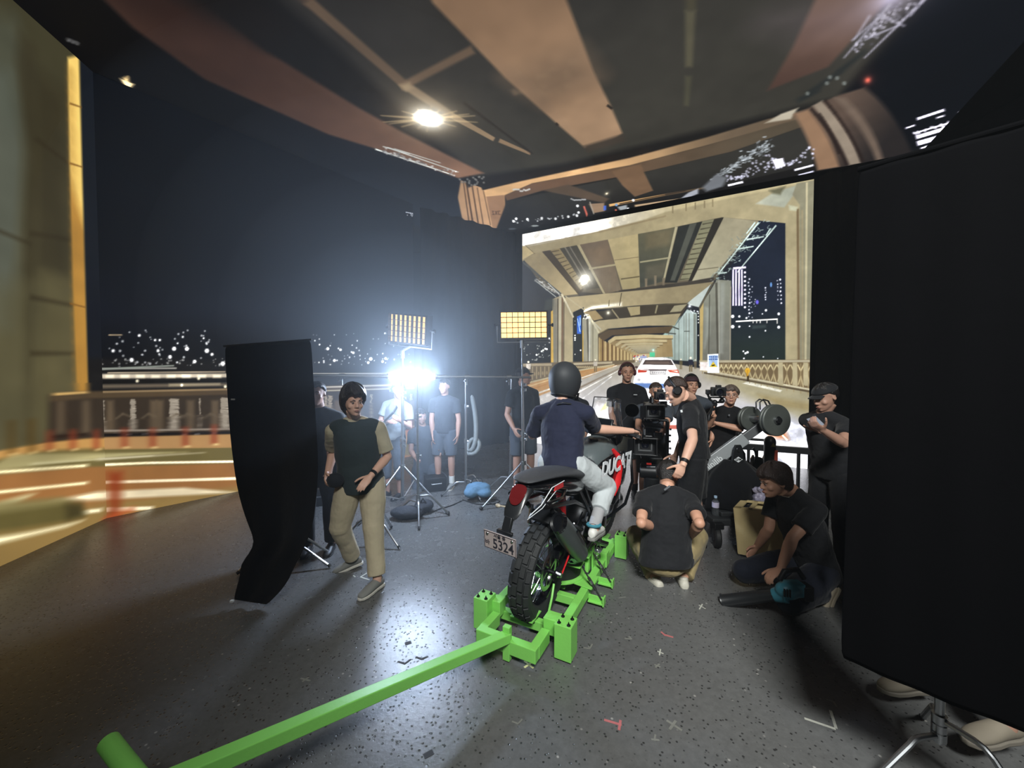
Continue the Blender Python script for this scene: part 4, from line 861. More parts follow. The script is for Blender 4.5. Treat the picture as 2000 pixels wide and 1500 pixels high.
# ------------------------------------------------------------------ long pipe and the glowing tube
pa, pb = at(600, 734, 4.25), at(1037, 737, 4.95)
t = thing('pipe_rail', 'long pale metal pipe held level by the stands', 'pipe', at(612, 734, 4.25))
def along(x): # point on the pipe seen at x
    lo, hi = 0.0, 1.0
    for _ in range(30):
        mid = (lo+hi)/2; p = pa.lerp(pb, mid); lo, hi = (mid, hi) if 1000+p.x/p.y*FPX < x else (lo, mid)
    return pa.lerp(pb, lo)
mm = MB(); mm.tube(along(604), along(762), 0.021, n=16); mm.build('thick_pipe', MALU, t)
mm = MB(); mm.tube(along(846), along(872), 0.021, n=16); mm.tube(along(870), along(1036), 0.0145, n=14); mm.build('thin_pipe', MALU, t)
for x in (668, 912, 994):
    mm = MB(); p = along(x); d_ = (pb-pa).normalized(); mm.tube(p-d_*0.03, p+d_*0.03, 0.028, n=12); mm.tube(p, p-Z*0.1, 0.008, n=8); knob(mm, p-Z*0.05, (-0.6, -0.7, 0), 0.013); mm.build('clamp', MALU, t)
tl = thing('tube_light', 'fluorescent tube glowing cold white along the pipe', 'tube light', along(805))
mm = MB(); mm.tube(along(760), along(850), 0.03, n=20); mm.build('glowing_tube', emis('cold_tube_glow', (206, 226, 255), 740.0), tl)
for x in (758, 851):
    mm = MB(); p = along(x); d_ = (pb-pa).normalized(); mm.tube(p-d_*0.012, p+d_*0.012, 0.032, n=16); mm.build('end_cap', MALU, tl)

# smoke drifting round the cold tube
def smoke(name, c, r, dens):
    m_ = bpy.data.materials.new(name); m_.use_nodes = True; n = m_.node_tree.nodes; n.remove(n['Principled BSDF'])
    v = n.new('ShaderNodeVolumePrincipled'); v.inputs['Density'].default_value = dens; v.inputs['Anisotropy'].default_value = 0.25; v.inputs['Color'].default_value = (0.80, 0.90, 1.0, 1)
    m_.node_tree.links.new(v.outputs[0], n['Material Output'].inputs['Volume'])
    mm = MB(); mm.ell(c, r, n=40, m=24); o = mm.build(name, m_, loc=c, ang=180); tag(o, 'thin blue-grey smoke drifting around the glowing tube light', 'haze', 'smoke around the tube light', 'stuff')
for k, (f_, dn) in enumerate(((1.0, .021), (.80, .017), (.60, .017), (.42, .016))):
    smoke('smoke_haze', V((-1.5, 4.95, 2.4)).lerp(along(800)+V((-.05, -.05, .25)), 1-f_), (2.8*f_+.1, 3.0*f_, 2.9*f_), dn)

# ------------------------------------------------------------------ hanging black cloth on the left stand, big flag on the right
rows = [(438, 608, 674, 661, 3.15), (441, 611, 720, 715, 3.13), (445, 615, 790, 785, 3.1), (449, 619, 850, 845, 3.08), (455, 622, 900, 896, 3.05), (462, 621, 950, 948, 3.03), (472, 616, 990, 990, 3.0),
        (486, 611, 1030, 1030, 2.97), (499, 600, 1058, 1056, 2.95), (486, 588, 1082, 1085, 2.92), (469, 572, 1102, 1112, 2.88), (469, 566, 1124, 1130, 2.84), (462, 548, 1146, 1156, 2.79), (456, 520, 1172, 1182, 2.73)]
g = []
for i, (xl, xr, yl, yr, dd) in enumerate(rows):
    r_ = []
    for j in range(25):
        t_ = j/24.0; a = 0.02+0.05*i/len(rows)
        r_.append(at(xl+(xr-xl)*t_, yl+(yr-yl)*t_, dd+(a*math.sin(t_*13+i*.25)*.5+0.05*math.sin(t_*4))*(1 if i < 10 else .35)))
    g.append(r_)
for r_ in g:
    for p in r_: p.z = max(p.z, 0.008)
fl = thing('black_cloth', 'narrow black cloth hanging from a bar and trailing on the floor', 'cloth', V((-1.9, 2.95, 0)))
MCLO = pm('black_duvetyne', (12, 13, 16), 0.95, noise=(5, 0.3), bump=(10, 0.5), spec=0.2, sheen=0.05)
mm = MB(); mm.sheet(g); mm.build('cloth_sheet', MCLO, fl, solid=0.006, sub=1, ang=180)
mm = MB(); mm.tube(at(437, 676, 3.15), at(609, 663, 3.15), 0.008, n=10); mm.build('top_bar', MBLK, fl)
for q_, z_ in ((at(453, 1174, 2.74), (0.022, 0.016, 0.012)), (at(455, 780, 3.07), (0.03, 0.006, 0.012))): mm = MB(); mm.box(q_, z_); mm.build('edge_clip', pm('pale_tape', (214, 214, 210), 0.6), fl, smooth=False)
bf = thing('flag_panel', 'huge black flag filling the side of the view', 'flag', V((1.45, 1.35, 0.5)))
A0, A1 = at(1641, 1297, 1.5), at(2140, 1490, 1.10)
g = []
for j in range(14):
    t_ = j/13.0; r_ = []
    for i in range(31):
        s_ = i/30.0; p = A0.lerp(A1, s_); p = V((p.x+0.012*(1-t_)*0, p.y, 0.56+t_*1.92-0.012*math.sin(s_*3.1)*(1-t_))); p += V((0.6, 0.8, 0))*(0.004*math.sin(s_*21+t_)*(1-.3*t_)); p.x += 0.02*t_*(1-s_); r_.append(p)
    g.append(r_)
mm = MB(); mm.sheet(g); mm.build('flag_cloth', pm('flag_black', (3, 3, 4), .98, noise=(4, .2), bump=(8, .2), spec=.05), bf, solid=0.008, sub=1, ang=180)
mm = MB(); mm.tube(g[-1][0], g[-1][-1], 0.010, n=10); mm.build('top_bar', MATS['flag_black'], bf)

# ------------------------------------------------------------------ bits lying between the stands
MHOSE = pm('pale_hose', (120, 124, 122), 0.6, bump=(40, 0.4))
c0 = at(926, 815, 5.75); pts = [at(x, y, 5.75+.05*math.sin(k)) for k, (x, y) in enumerate(((921, 770), (925, 790), (929, 815), (930, 845), (928, 868), (920, 882), (912, 880), (914, 868), (922, 855), (934, 858), (938, 870), (930, 886), (916, 888), (908, 880)))]
mm = MB(); mm.path(pts, 0.036, 12); tag(mm.build('air_hose', MHOSE, loc=c0, sub=1), 'pale flexible hose hanging in a loop on the dark drape', 'hose')
sb = thing('sand_bag', 'blue-grey sandbag slumped over the stand foot', 'sandbag', onz(932, 985))
mm = MB(); mm.ell(at(934, 952, 5.1), (0.17, 0.1, 0.075)); mm.ell(at(920, 962, 5.05), (0.1, 0.1, 0.07)); mm.ell(at(946, 962, 5.05), (0.1, 0.1, 0.06)); mm.build('bag', pm('blue_canvas', (78, 112, 138), 0.85, bump=(25, 0.5)), sb, remesh=0.012, it=6)
mm = MB(); mm.path([at(920, 944, 5.1), at(924, 934, 5.1), at(940, 934, 5.1), at(944, 946, 5.1)], 0.012, 8, flat=.5); mm.build('handle', MRUB, sb)
sb = thing('sand_bag', 'black sandbag on the floor under the tube stand', 'sandbag', onz(815, 1018))
mm = MB(); mm.ell(onz(795, 1012)+Z*.07, (0.2, 0.13, 0.07)); mm.ell(onz(828, 1000)+Z*.08, (0.12, 0.12, 0.075)); mm.build('bag', pm('black_canvas', (28, 30, 36), 0.85, bump=(25, 0.5)), sb, remesh=0.012, it=6)
mm = MB(); mm.path([onz(822, 1004)+Z*.14, onz(826, 1004)+Z*.19, onz(832, 1004)+Z*.14], 0.01, 8); mm.build('handle', MRUB, sb)
for lab, pts in (('thin black cable looping beside the blue-grey sandbag', ((900, 975), (925, 986), (950, 987), (975, 984), (978, 977), (962, 975), (952, 982), (968, 989), (990, 987))), ('thin black cable running from the tube stand to the sandbags', ((835, 1002), (850, 1000), (853, 996), (880, 990), (895, 982), (905, 978)))):
    mm = MB(); mm.path([onz(x, y)+Z*.008 for x, y in pts], 0.007, 8); tag(mm.build('floor_cable', MRUB, loc=onz(*pts[0]), sub=1), lab, 'cable')
cb = thing('lamp_cable', 'thin cable hanging from the upright warm lamp', 'cable', at(1005, 668, 5.05))
mm = MB(); mm.path([at(1005, 666, 5.05), at(1006, 700, 5.0), at(1010, 740, 4.95), at(1016, 765, 4.93)], 0.004, 6); mm.build('wire', MRUB, cb)
# extra dark clutter under the left wall
for (x0, y0, w_, h_, lab) in ((632, 965, 0.34, 0.22, 'dark equipment case behind the black cloth'), (850, 938, 0.3, 0.2, 'dark equipment case at the foot of the curtain')):
    q = onz(x0, y0+18); cs = thing('equipment_case', lab, 'case', q); F = Matrix.Translation(q) @ Matrix.Rotation(rad(20), 4, 'Z')
    mm = MB(F); mm.box((0, 0, h_/2), (w_, 0.24, h_)); mm.build('case_body', MBLK, cs, bevel=0.01, smooth=False)
    mm = MB(F); mm.path([(-.07, -.12, h_*.6), (-.07, -.15, h_*.6), (.07, -.15, h_*.6), (.07, -.12, h_*.6)], 0.008, 8); mm.build('handle', MALU, cs)
# tape marks on the floor
MT = {k: pm('tape_'+k, c, 0.7, noise=(60, 0.25)) for k, c in (('white', (170, 170, 160)), ('pink', (170, 96, 96)), ('yellow', (190, 188, 130)), ('dark', (40, 40, 42)), ('grey', (112, 112, 106)))}
def tape(lab, col, segs, w_=0.012):
    mm = MB(); 
    for k, (x0, y0, x1, y1) in enumerate(segs):
        a, b = onz(x0, y0), onz(x1, y1); d = (b-a).normalized(); n_ = V((-d.y, d.x, 0))*w_/2; z = Z*(0.0012+0.0006*k)
        mm.add([a-n_+z, b-n_+z, b+n_+z, a+n_+z, a-n_, b-n_, b+n_, a+n_], [(0, 1, 2, 3), (4, 7, 6, 5), (0, 4, 5, 1), (1, 5, 6, 2), (2, 6, 7, 3), (3, 7, 4, 0)])
    o = mm.build('tape_mark', MT[col], loc=onz(*segs[0][:2]), smooth=False); tag(o, lab, 'tape mark', 'tape marks on the floor')
tape('white tape chevron on the floor below the big flag', 'white', [(1571, 1403, 1632, 1424), (1622, 1388, 1633, 1423)])
tape('small curl of white tape above the white chevron', 'grey', [(1614, 1366, 1628, 1371), (1628, 1371, 1635, 1382)], .008)
tape('yellow-white tape cross behind the green hitch', 'yellow', [(1024, 1291, 1042, 1305), (1024, 1304, 1042, 1292)])
tape('white tape arrow tip beside the grey shoe', 'white', [(704, 1127, 724, 1115), (704, 1127, 722, 1133)])
tape('pink tape T in the open floor', 'pink', [(1180, 1406, 1214, 1416), (1212, 1407, 1209, 1426)])
tape('small pink tape scrap near the blower', 'pink', [(1291, 1234, 1300, 1242), (1298, 1240, 1315, 1245)])
tape('grey tape cross near the pink T', 'grey', [(1302, 1407, 1332, 1427), (1308, 1425, 1320, 1408)])
tape('grey tape Y mark below the grey cross', 'grey', [(1272, 1444, 1288, 1446), (1280, 1435, 1278, 1447)], .008)
tape('pale tape L in front of the ballast box', 'grey', [(1140, 1265, 1152, 1267), (1152, 1267, 1157, 1258)], .008)
tape('dark tape V under the tow bar', 'dark', [(777, 1292, 792, 1297), (790, 1297, 802, 1288)], .012)
tape('dark tape tick beside the tow bar', 'dark', [(812, 1283, 824, 1288), (822, 1288, 836, 1282)], .012)
tape('dark tape square above the tow bar', 'dark', [(791, 1258, 803, 1254)], .03)
tape('dark tape scrap near the lower edge', 'dark', [(828, 1478, 846, 1468)], .026)
tape('white tape cross on the dark floor by the tow bar', 'grey', [(587, 1325, 606, 1330), (590, 1332, 603, 1323)], .01)
tape('white tape scrap in front of the rear wheel', 'white', [(958, 1068, 966, 1072), (966, 1072, 972, 1067)], .008)
tape('tiny white tape square between the stands', 'white', [(690, 1124, 694, 1127)], .01)
tape('white tape fleck beside the turquoise blower', 'white', [(1365, 1182, 1378, 1189), (1366, 1190, 1372, 1180)], .008)
tape('grey tape tick below the ballast box', 'grey', [(1000, 1409, 1012, 1414), (1012, 1414, 1020, 1405)], .008)
tape('pale tape corner in the middle of the floor', 'grey', [(1228, 1243, 1234, 1248), (1220, 1247, 1234, 1248)], .01)
tape('pale tape dash near the crouching person', 'grey', [(1208, 1168, 1222, 1166)], .008)
tape('pale tape cross near the flag corner', 'grey', [(1278, 1298, 1290, 1303), (1280, 1304, 1288, 1297)], .009)
tape('white tape tick right of the dolly', 'white', [(1284, 1272, 1296, 1277), (1290, 1268, 1288, 1280)], .008)

# ------------------------------------------------------------------ the motorcycle, leaning a little to its right
BM = Matrix.Translation((0.17, 2.62, 0.022)) @ Matrix.Rotation(-rad(30), 4, 'Z') @ Matrix.Rotation(rad(5.0), 4, 'Y')
def BP(x, y, z): return BM @ V((x, y, z))
MBK = pm('bike_black_plastic', (24, 26, 29), 0.38, noise=(12, 0.1), coat=0.2)
MGLOSS = pm('bike_gloss_black', (14, 15, 18), 0.16, coat=0.6)
MSEAT = pm('seat_vinyl', (58, 60, 64), 0.6, noise=(20, 0.1), bump=(70, 0.15))
MTYRE = pm('tyre_rubber', (34, 36, 37), 0.68, noise=(40, 0.15), bump=(120, 0.12))
MENG = pm('engine_casting', (44, 45, 47), 0.42, 0.8, noise=(20, 0.25))
MSTL = pm('polished_alloy', (182, 184, 188), 0.25, 1.0)
MEXH = pm('satin_silencer', (112, 120, 120), 0.42, 0.75, noise=(15, 0.12))
MREDP = pm('gloss_red', (205, 34, 38), 0.32, coat=0.4, noise=(5, 0.04))
MWHT = pm('white_graphic', (232, 236, 240), 0.45, noise=(5, 0.03))
MLENS = pm('red_lens', (92, 24, 26), 0.14, coat=0.8)
MTANK = pm('grey_tank_paint', (84, 92, 94), 0.35, coat=0.3)
bike = thing('motorcycle', 'black adventure motorcycle with red stripes and knobbly tyres on the green dolly', 'motorcycle', (0.5, 3.3, 0.02))
def wheel(y, R, wid, rimr, nblk, disc, name):
    F = BM @ frame((0, y, R), x=(0, 1, 0), y=(0, 0, 1))       # z axis of F = local x (axle)
    hw = wid/2; mm = MB()
    prof = [(rimr, -hw*.62), (rimr+.02, -hw*.8), (R-.05, -hw), (R-.03, -hw*.93), (R-.016, -hw*.6), (R-.012, 0), (R-.016, hw*.6), (R-.03, hw*.93), (R-.05, hw), (rimr+.02, hw*.8), (rimr, hw*.62), (rimr-.006, 0)]
    mm.lathe(prof+[prof[0]], F, 56)
    for k in range(nblk):
        for (zc, ww, rr, off, tilt) in ((-hw*.26, hw*.46, R-.008, 0, 0), (hw*.26, hw*.46, R-.008, .5, 0), (-hw*.76, hw*.42, R-.018, .25, .62), (hw*.76, hw*.42, R-.018, .75, -.62)):
            a = 2*math.pi*(k+off)/nblk; ln = 2*math.pi*R/nblk*.80
            rv = V((math.cos(a), math.sin(a), 0)); tv = V((-math.sin(a), math.cos(a), 0)); zv = V((0, 0, 1))
            rt = (rv*math.cos(tilt)-zv*math.sin(tilt)).normalized(); zt = tv.cross(rt)*-1
            M = F @ Matrix((tv, zt, rt)).transposed().to_4x4(); M.translation = F @ (rv*rr+zv*zc)
            old = mm.M; mm.M = M; h_ = .013
            mm.add([(sx*ln/2*(.94 if sz > 0 else 1), sy*ww/2*(.94 if sz > 0 else 1), h_*sz*.5) for sx in (-1, 1) for sy in (-1, 1) for sz in (-1, 1)], [(0, 1, 3, 2), (4, 6, 7, 5), (0, 4, 5, 1), (2, 3, 7, 6), (0, 2, 6, 4), (1, 5, 7, 3)]); mm.M = old
    hub = thing_part(name, bike)
    w_ = mm.build('tyre', MTYRE, hub)
    mm = MB(); mm.lathe([(rimr-.012, -hw*.6), (rimr+.004, -hw*.62), (rimr-.002, -hw*.5), (rimr-.02, -hw*.2), (rimr-.02, hw*.2), (rimr-.002, hw*.5), (rimr+.004, hw*.62), (rimr-.012, hw*.6), (rimr-.03, 0), (rimr-.012, -hw*.6)], F, 56); mm.build('rim', MSTL if y > 1 else MGLOSS, hub)
    for k in range(28):
        a = 2*math.pi*k/28; s_ = 1 if k % 2 else -1; b_ = a+(.5 if (k//2) % 2 else -.5); mm = MB()
        mm.tube(F @ V((.035*math.cos(b_), .035*math.sin(b_), s_*.035)), F @ V(((rimr-.02)*math.cos(a), (rimr-.02)*math.sin(a), s_*.008)), .0022, n=5); mm.build('spoke', MSTL, hub)
    mm = MB(); mm.lathe([(0, -.06), (.022, -.06), (.045, -.04), (.028, -.02), (.028, .02), (.045, .04), (.022, .06), (0, .06)], F, 20); mm.build('hub_core', MENG, hub)
    for dz in disc:
        mm = MB(); Fd = F @ Matrix.Translation((0, 0, dz)); rd = .13 if y < 1 else .155
        mm.lathe([(rd-.03, -.002), (rd, -.002), (rd, .002), (rd-.03, .002), (rd-.03, -.002)], Fd, 40)
        for k in range(6):
            a = k*1.047; mm.bar(Fd @ V((.03*math.cos(a), .03*math.sin(a), 0)), Fd @ V(((rd-.02)*math.cos(a+.3), (rd-.02)*math.sin(a+.3), 0)), .012, .004, F.to_3x3() @ V((0, 0, 1)))
        mm.build('brake_disc', MSTL, hub)
    return F
def thing_part(name, parent):
    o = bpy.data.objects.new(name, None); COL.objects.link(o); o.parent = parent; OFF[o] = OFF[parent]; return o
wheel(0.0, .34, .15, .235, 26, (.062,), 'rear_wheel'); wheel(1.58, .36, .10, .27, 34, (-.05, .05), 'front_wheel')
b = MB
def bb(name, mat, fn, **k):
    mm = MB(BM); fn(mm); return mm.build(name, mat, bike, **k)
bb('swingarm', MENG, lambda m: (m.path([(.115, -.03, .33), (.12, .2, .37), (.09, .52, .44)], [.024, .032, .036], 10, flat=.7), m.path([(-.115, -.03, .33), (-.12, .2, .37), (-.09, .52, .44)], [.024, .032, .036], 10, flat=.7), m.tube((-.1, .5, .44), (.1, .5, .44), .035), m.tube((-.14, 0, .34), (.14, 0, .34), .014)))
bb('axle_nut', MSTL, lambda m: m.tube((.12, 0, .34), (.155, 0, .34), .024, .018, 10))
bb('rear_caliper', MGLOSS, lambda m: (m.box((.085, .09, .44), (.05, .08, .06)), m.path([(.09, .11, .46), (.12, .3, .55), (.1, .5, .6)], .006, 6)), bevel=.006)
bb('red_tie_strap', MREDP, lambda m: m.path([(.15, .02, .34), (.155, .10, .42), (.15, .16, .49)], .012, 8, flat=.45))
bb('ratchet_hook', MSTL, lambda m: m.path([(.15, .16, .49), (.14, .22, .54), (.12, .26, .6)], .009, 8))
bb('chain_guard', MBK, lambda m: m.path([(-.12, -.05, .42), (-.12, .25, .48), (-.11, .5, .52)], .022, 8, flat=.5))
bb('rear_shock', MREDP, lambda m: m.path([(-.03, .42, .46), (-.02, .36, .62), (-.02, .32, .76)], .035, 12))
bb('inner_mudguard', MBK, lambda m: m.loft([(V((0, .12+.24*math.cos(a)*1.0-.1, .36+.40*math.sin(a))), V((.075, 0, 0)), V((0, math.cos(a), math.sin(a)))*.012) for a in [rad(x) for x in range(60, 125, 12)]], 12))
bb('engine', MENG, lambda m: (m.ell((0, .82, .45), (.17, .24, .2)), m.box((0, .9, .33), (.24, .4, .2)), m.tube((0, .95, .5), (0, 1.22, .66), .085, .08, 16), m.tube((0, .78, .55), (0, .62, .82), .085, .08, 16), m.tube((.1, .8, .42), (.185, .8, .42), .1, .085, 20), m.tube((-.1, .8, .42), (-.185, .8, .42), .1, .085, 20), *[m.box((0, 1.0+.03*k, .53+.02*k), (.2, .008, .17), Matrix.Rotation(rad(32), 3, 'X')) for k in range(7)]), bevel=.006)
bb('clutch_cover', MGLOSS, lambda m: m.lathe([(.085, 0), (.08, .012), (.05, .016), (.0, .018)], frame((.185, .8, .42), z=(1, 0, 0)), 24))
bb('skid_plate', MSTL, lambda m: m.loft([((0, .62, .22), (.13, 0, 0), (0, 0, .02)), ((0, 1.0, .2), (.14, 0, 0), (0, 0, .02)), ((0, 1.22, .34), (.11, 0, 0), (0, .02, .015))], 16))
bb('frame_tubes', MBK, lambda m: [m.path(p, .016, 8) for s in (-1, 1) for p in (((s*.12, .42, .4), (s*.14, .55, .62), (s*.13, .95, .85), (s*.06, 1.2, .98)), ((s*.14, .55, .62), (s*.13, .2, .78), (s*.09, -.22, .86)), ((s*.12, .5, .46), (s*.12, .1, .66), (s*.09, -.1, .8)), ((s*.06, 1.2, .95), (s*.12, 1.12, .6), (s*.12, .95, .35)), ((s*.14, .62, .62), (s*.13, 1.1, .62)))])
bb('silencer', MEXH, lambda m: m.loft([(V((.145+.04*t, -.10+.38*t, .735-.35*t)), V((.052+.010*math.sin(3.14*min(t*1.2, 1)), 0, 0)), V((0, .68, .73))*(.066+.012*math.sin(3.14*min(t*1.1, 1))-.02*max(t-.8, 0))) for t in [k/10 for k in range(11)]], 24), ang=50)
bb('silencer_tip', MGLOSS, lambda m: m.loft([(V((.145, -.10, .735)), V((.053, 0, 0)), V((0, .036, .062))), (V((.142, -.128, .751)), V((.045, 0, 0)), V((0, .03, .053))), (V((.143, -.124, .749)), V((.03, 0, 0)), V((0, .02, .036))), (V((.1432, -.120, .7465)), V((.028, 0, 0)), V((0, .02, .034)))], 20))
bb('exhaust_pipe', MENG, lambda m: m.path([(.185, .27, .40), (.18, .42, .38), (.15, .62, .36), (.1, .85, .27), (.06, 1.1, .33), (.05, 1.2, .55)], .026, 12))
bb('heat_shield', MGLOSS, lambda m: m.path([(.215, .05, .64), (.222, .16, .53), (.215, .26, .44)], [.02, .03, .015], 8, flat=.4))
# seat, tail, tank
def lp(yzs, mat, name, n=20, **k):
    """(y, z centre, half width, half height)"""
    return bb(name, mat, lambda m: m.loft([(V((0, y, z)), V((hw, 0, 0)), V((0, 0, hh))) for y, z, hw, hh in yzs], n), **k)
lp([(-.40, 1.045, .05, .008), (-.36, 1.05, .08, .016), (-.2, 1.04, .10, .024), (.0, 1.015, .115, .03), (.22, .97, .125, .035), (.38, .925, .13, .045), (.6, .90, .12, .06), (.78, .93, .10, .06), (.86, .95, .07, .04)], MSEAT, 'seat', sub=1)
lp([(-.39, 1.02, .055, .014), (-.3, 1.0, .085, .03), (-.1, .955, .112, .055), (.15, .89, .13, .08), (.4, .82, .13, .09), (.6, .78, .10, .08)], MGLOSS, 'tail_fairing', sub=1)
for s in (-1, 1):
    sd = s
    bb('side_flash', MWHT, lambda m: m.path([(s*.075, -.40, .86), (s*.10, -.30, .90), (s*.118, -.2, .985), (s*.124, -.02, .985)], .005, 6, flat=.6))
    bb('side_flash', MWHT, lambda m: m.path([(s*.07, -.41, .84), (s*.10, -.28, .875), (s*.122, -.14, .95)], .0035, 6, flat=.6))
    bb('red_flash', MREDP, lambda m: m.prism([(-.17, .955), (-.02, .945), (-.03, .98), (-.155, .98)], frame((s*.119, 0, 0), x=(0, 1, 0), y=(0, 0, 1)), .005*s))
    if s < 0: bb('turn_signal', pm('amber_lens', (168, 160, 146), 0.3, coat=.4), lambda m: (m.tube((s*.05, -.46, .90), (s*.085, -.47, .90), .005, n=8), m.ell((s*.095, -.475, .90), (.018, .012, .012))))
bb('tail_light_housing', MBK, lambda m: m.loft([((0, -.30, 1.01), (.07, 0, 0), (0, .01, .035)), ((0, -.38, .985), (.068, 0, 0), (0, .015, .05)), ((0, -.44, .93), (.058, 0, 0), (0, .02, .05)), ((0, -.50, .855), (.055, 0, 0), (0, .02, .03))], 16), sub=1)
bb('tail_light', MLENS, lambda m: m.loft([((0, -.385, 1.02), (.045, 0, 0), (0, .012, .010)), ((0, -.41, .995), (.052, 0, 0), (0, .016, .022)), ((0, -.44, .965), (.046, 0, 0), (0, .018, .025)), ((0, -.46, .93), (.03, 0, 0), (0, .01, .012))], 18), sub=1)
bb('plate_holder', MBK, lambda m: (m.box((0, -.515, .825), (.05, .03, .09), Matrix.Rotation(rad(-20), 3, 'X')), m.box((0, -.54, .79), (.1, .02, .022))), bevel=.004)
PF = BM @ frame((-.012, -.565, .735), x=(1, 0, 0), y=(0, -.20, .98))
mm = MB(PF); mm.box((0, 0, 0), (.21, .115, .004)); np_ = mm.build('number_plate', pm('plate_pinkish_white', (176, 162, 160), .5, noise=(8, .06)), bike, bevel=.004, smooth=False)
MPR = pm('plate_print', (44, 42, 52), .5)
mm = MB(PF)
for (x0, y0, x1, y1) in ((-.101, .0535, .101, .0535), (-.101, -.0535, .101, -.0535), (-.101, -.0535, -.101, .0535), (.101, -.0535, .101, .0535)): mm.bar((x0, y0, .0026), (x1, y1, .0026), .003, .0012, (0, 0, 1))
mm.build('plate_border', MPR, np_, smooth=False)
text('plate_number', '5324', .088, PF @ Matrix.Translation((.022, -.016, .0024)), MPR, np_, .0006, bold=.0012, sx=.78)
text('plate_letter', '\ubc14', .034, PF @ Matrix.Translation((-.082, -.018, .0024)), MPR, np_, .0006, bold=.0006)
text('plate_region', '\uc11c\uc6b8 \uc911', .026, PF @ Matrix.Translation((0, .036, .0024)), MPR, np_, .0006, bold=.0005)
for s in (-1, 1):
    mm = MB(PF); mm.lathe([(.009, .002), (.007, .006), (0, .007)], Matrix.Translation((s*.08, .038, 0)), 10, True); mm.build('plate_screw', MSTL, np_)
lp([(.70, .90, .10, .10), (.80, .93, .15, .13), (.95, .95, .19, .16), (1.10, .96, .20, .155), (1.22, .95, .16, .13), (1.30, .94, .09, .09)], MTANK, 'fuel_tank', sub=1)
bb('fuel_cap', MBK, lambda m: m.lathe([(.045, 0), (.045, .02), (.03, .026), (0, .026)], Matrix.Translation((0, .92, 1.085)), 24))
for s in (-1, 1):
    bb('side_panel', MGLOSS, lambda m: m.loft([((s*.16, .54, .91), (.02, 0, 0), (0, .02, .07)), ((s*.19, .72, .91), (.02, 0, 0), (0, .0, .10)), ((s*.225, 1.0, .87), (.02, 0, 0), (0, 0, .17)), ((s*.225, 1.28, .80), (.02, 0, 0), (0, 0, .17)), ((s*.19, 1.38, .84), (.012, 0, 0), (0, 0, .1))], 18), sub=1)
    bb('red_stripe', MREDP, lambda m: m.path([(s*.20, .84, 1.06), (s*.228, .90, 1.0), (s*.246, .95, .88), (s*.246, .93, .76), (s*.235, .88, .66)], [.012, .026, .028, .028, .014], 8, flat=.3))
    bb('lower_cowl', MGLOSS, lambda m: m.loft([((s*.18, .95, .62), (.02, 0, 0), (0, 0, .06)), ((s*.2, 1.1, .58), (.02, 0, 0), (0, 0, .1)), ((s*.19, 1.28, .62), (.02, 0, 0), (0, 0, .1))], 14), sub=1)
TF = BM @ frame((.262, .99, .865), x=(-.0, 1, .0), y=(.0, 0, 1)); TF = BM @ (Matrix.Translation((.205, .56, .93)) @ Matrix((V((.13, 1, 0)).normalized(), V((0, 0, 1)), V((1, -.13, 0)).normalized())).transposed().to_4x4())
text('side_lettering', 'DUCATI', .18, TF, MWHT, bike, .0015, 'LEFT', .006, .95)
bb('crash_bar', MGLOSS, lambda m: [m.path([(s*.1, 1.15, .95), (s*.28, 1.22, .92), (s*.3, 1.27, .7), (s*.27, 1.2, .5), (s*.12, 1.1, .33)], .014, 8) for s in (1,)])
bb('crash_bar', MGLOSS, lambda m: [m.path([(s*.1, 1.15, .95), (s*.28, 1.22, .92), (s*.3, 1.27, .7), (s*.27, 1.2, .5), (s*.12, 1.1, .33)], .014, 8) for s in (-1,)])
bb('headlight_cowl', MGLOSS, lambda m: m.loft([((0, 1.26, 1.06), (.15, 0, 0), (0, .03, .12)), ((0, 1.38, 1.08), (.16, 0, 0), (0, .02, .13)), ((0, 1.5, 1.04), (.12, 0, 0), (0, .0, .1)), ((0, 1.56, 1.0), (.06, 0, 0), (0, 0, .05))], 20), sub=1)
wsg = [[V(((-.17+.34*j/8)*(1-.25*i/7), 1.30-.05*i/7+.10*(1-((j-4)/4.0)**2)+.0, 1.14+.30*i/7)) for j in range(9)] for i in range(8)]
bb('windscreen', pm('smoked_clear', (225, 230, 232), .05, trans=.96, noise=(3, .02), alpha=.22), lambda m: m.sheet(wsg), solid=.003, ang=180)
bb('windscreen_edge', MBK, lambda m: m.path([r[0] for r in wsg]+wsg[-1]+[r[-1] for r in wsg[::-1]], .005, 6))
bb('dash', MBK, lambda m: (m.box((0, 1.2, 1.2), (.18, .03, .11), Matrix.Rotation(rad(-25), 3, 'X')), m.tube((0, 1.12, 1.02), (0, 1.18, 1.16), .03, n=12)), bevel=.01)
bb('dash_screen', pm('dark_glass', (18, 22, 26), .1), lambda m: m.box((0, 1.183, 1.207), (.15, .004, .085), Matrix.Rotation(rad(-25), 3, 'X')))
bb('handlebar', MBK, lambda m: m.path([(-.36, 1.02, 1.17), (-.22, 1.08, 1.18), (-.11, 1.10, 1.12), (.11, 1.10, 1.12), (.22, 1.08, 1.18), (.36, 1.02, 1.17)], .0125, 12))
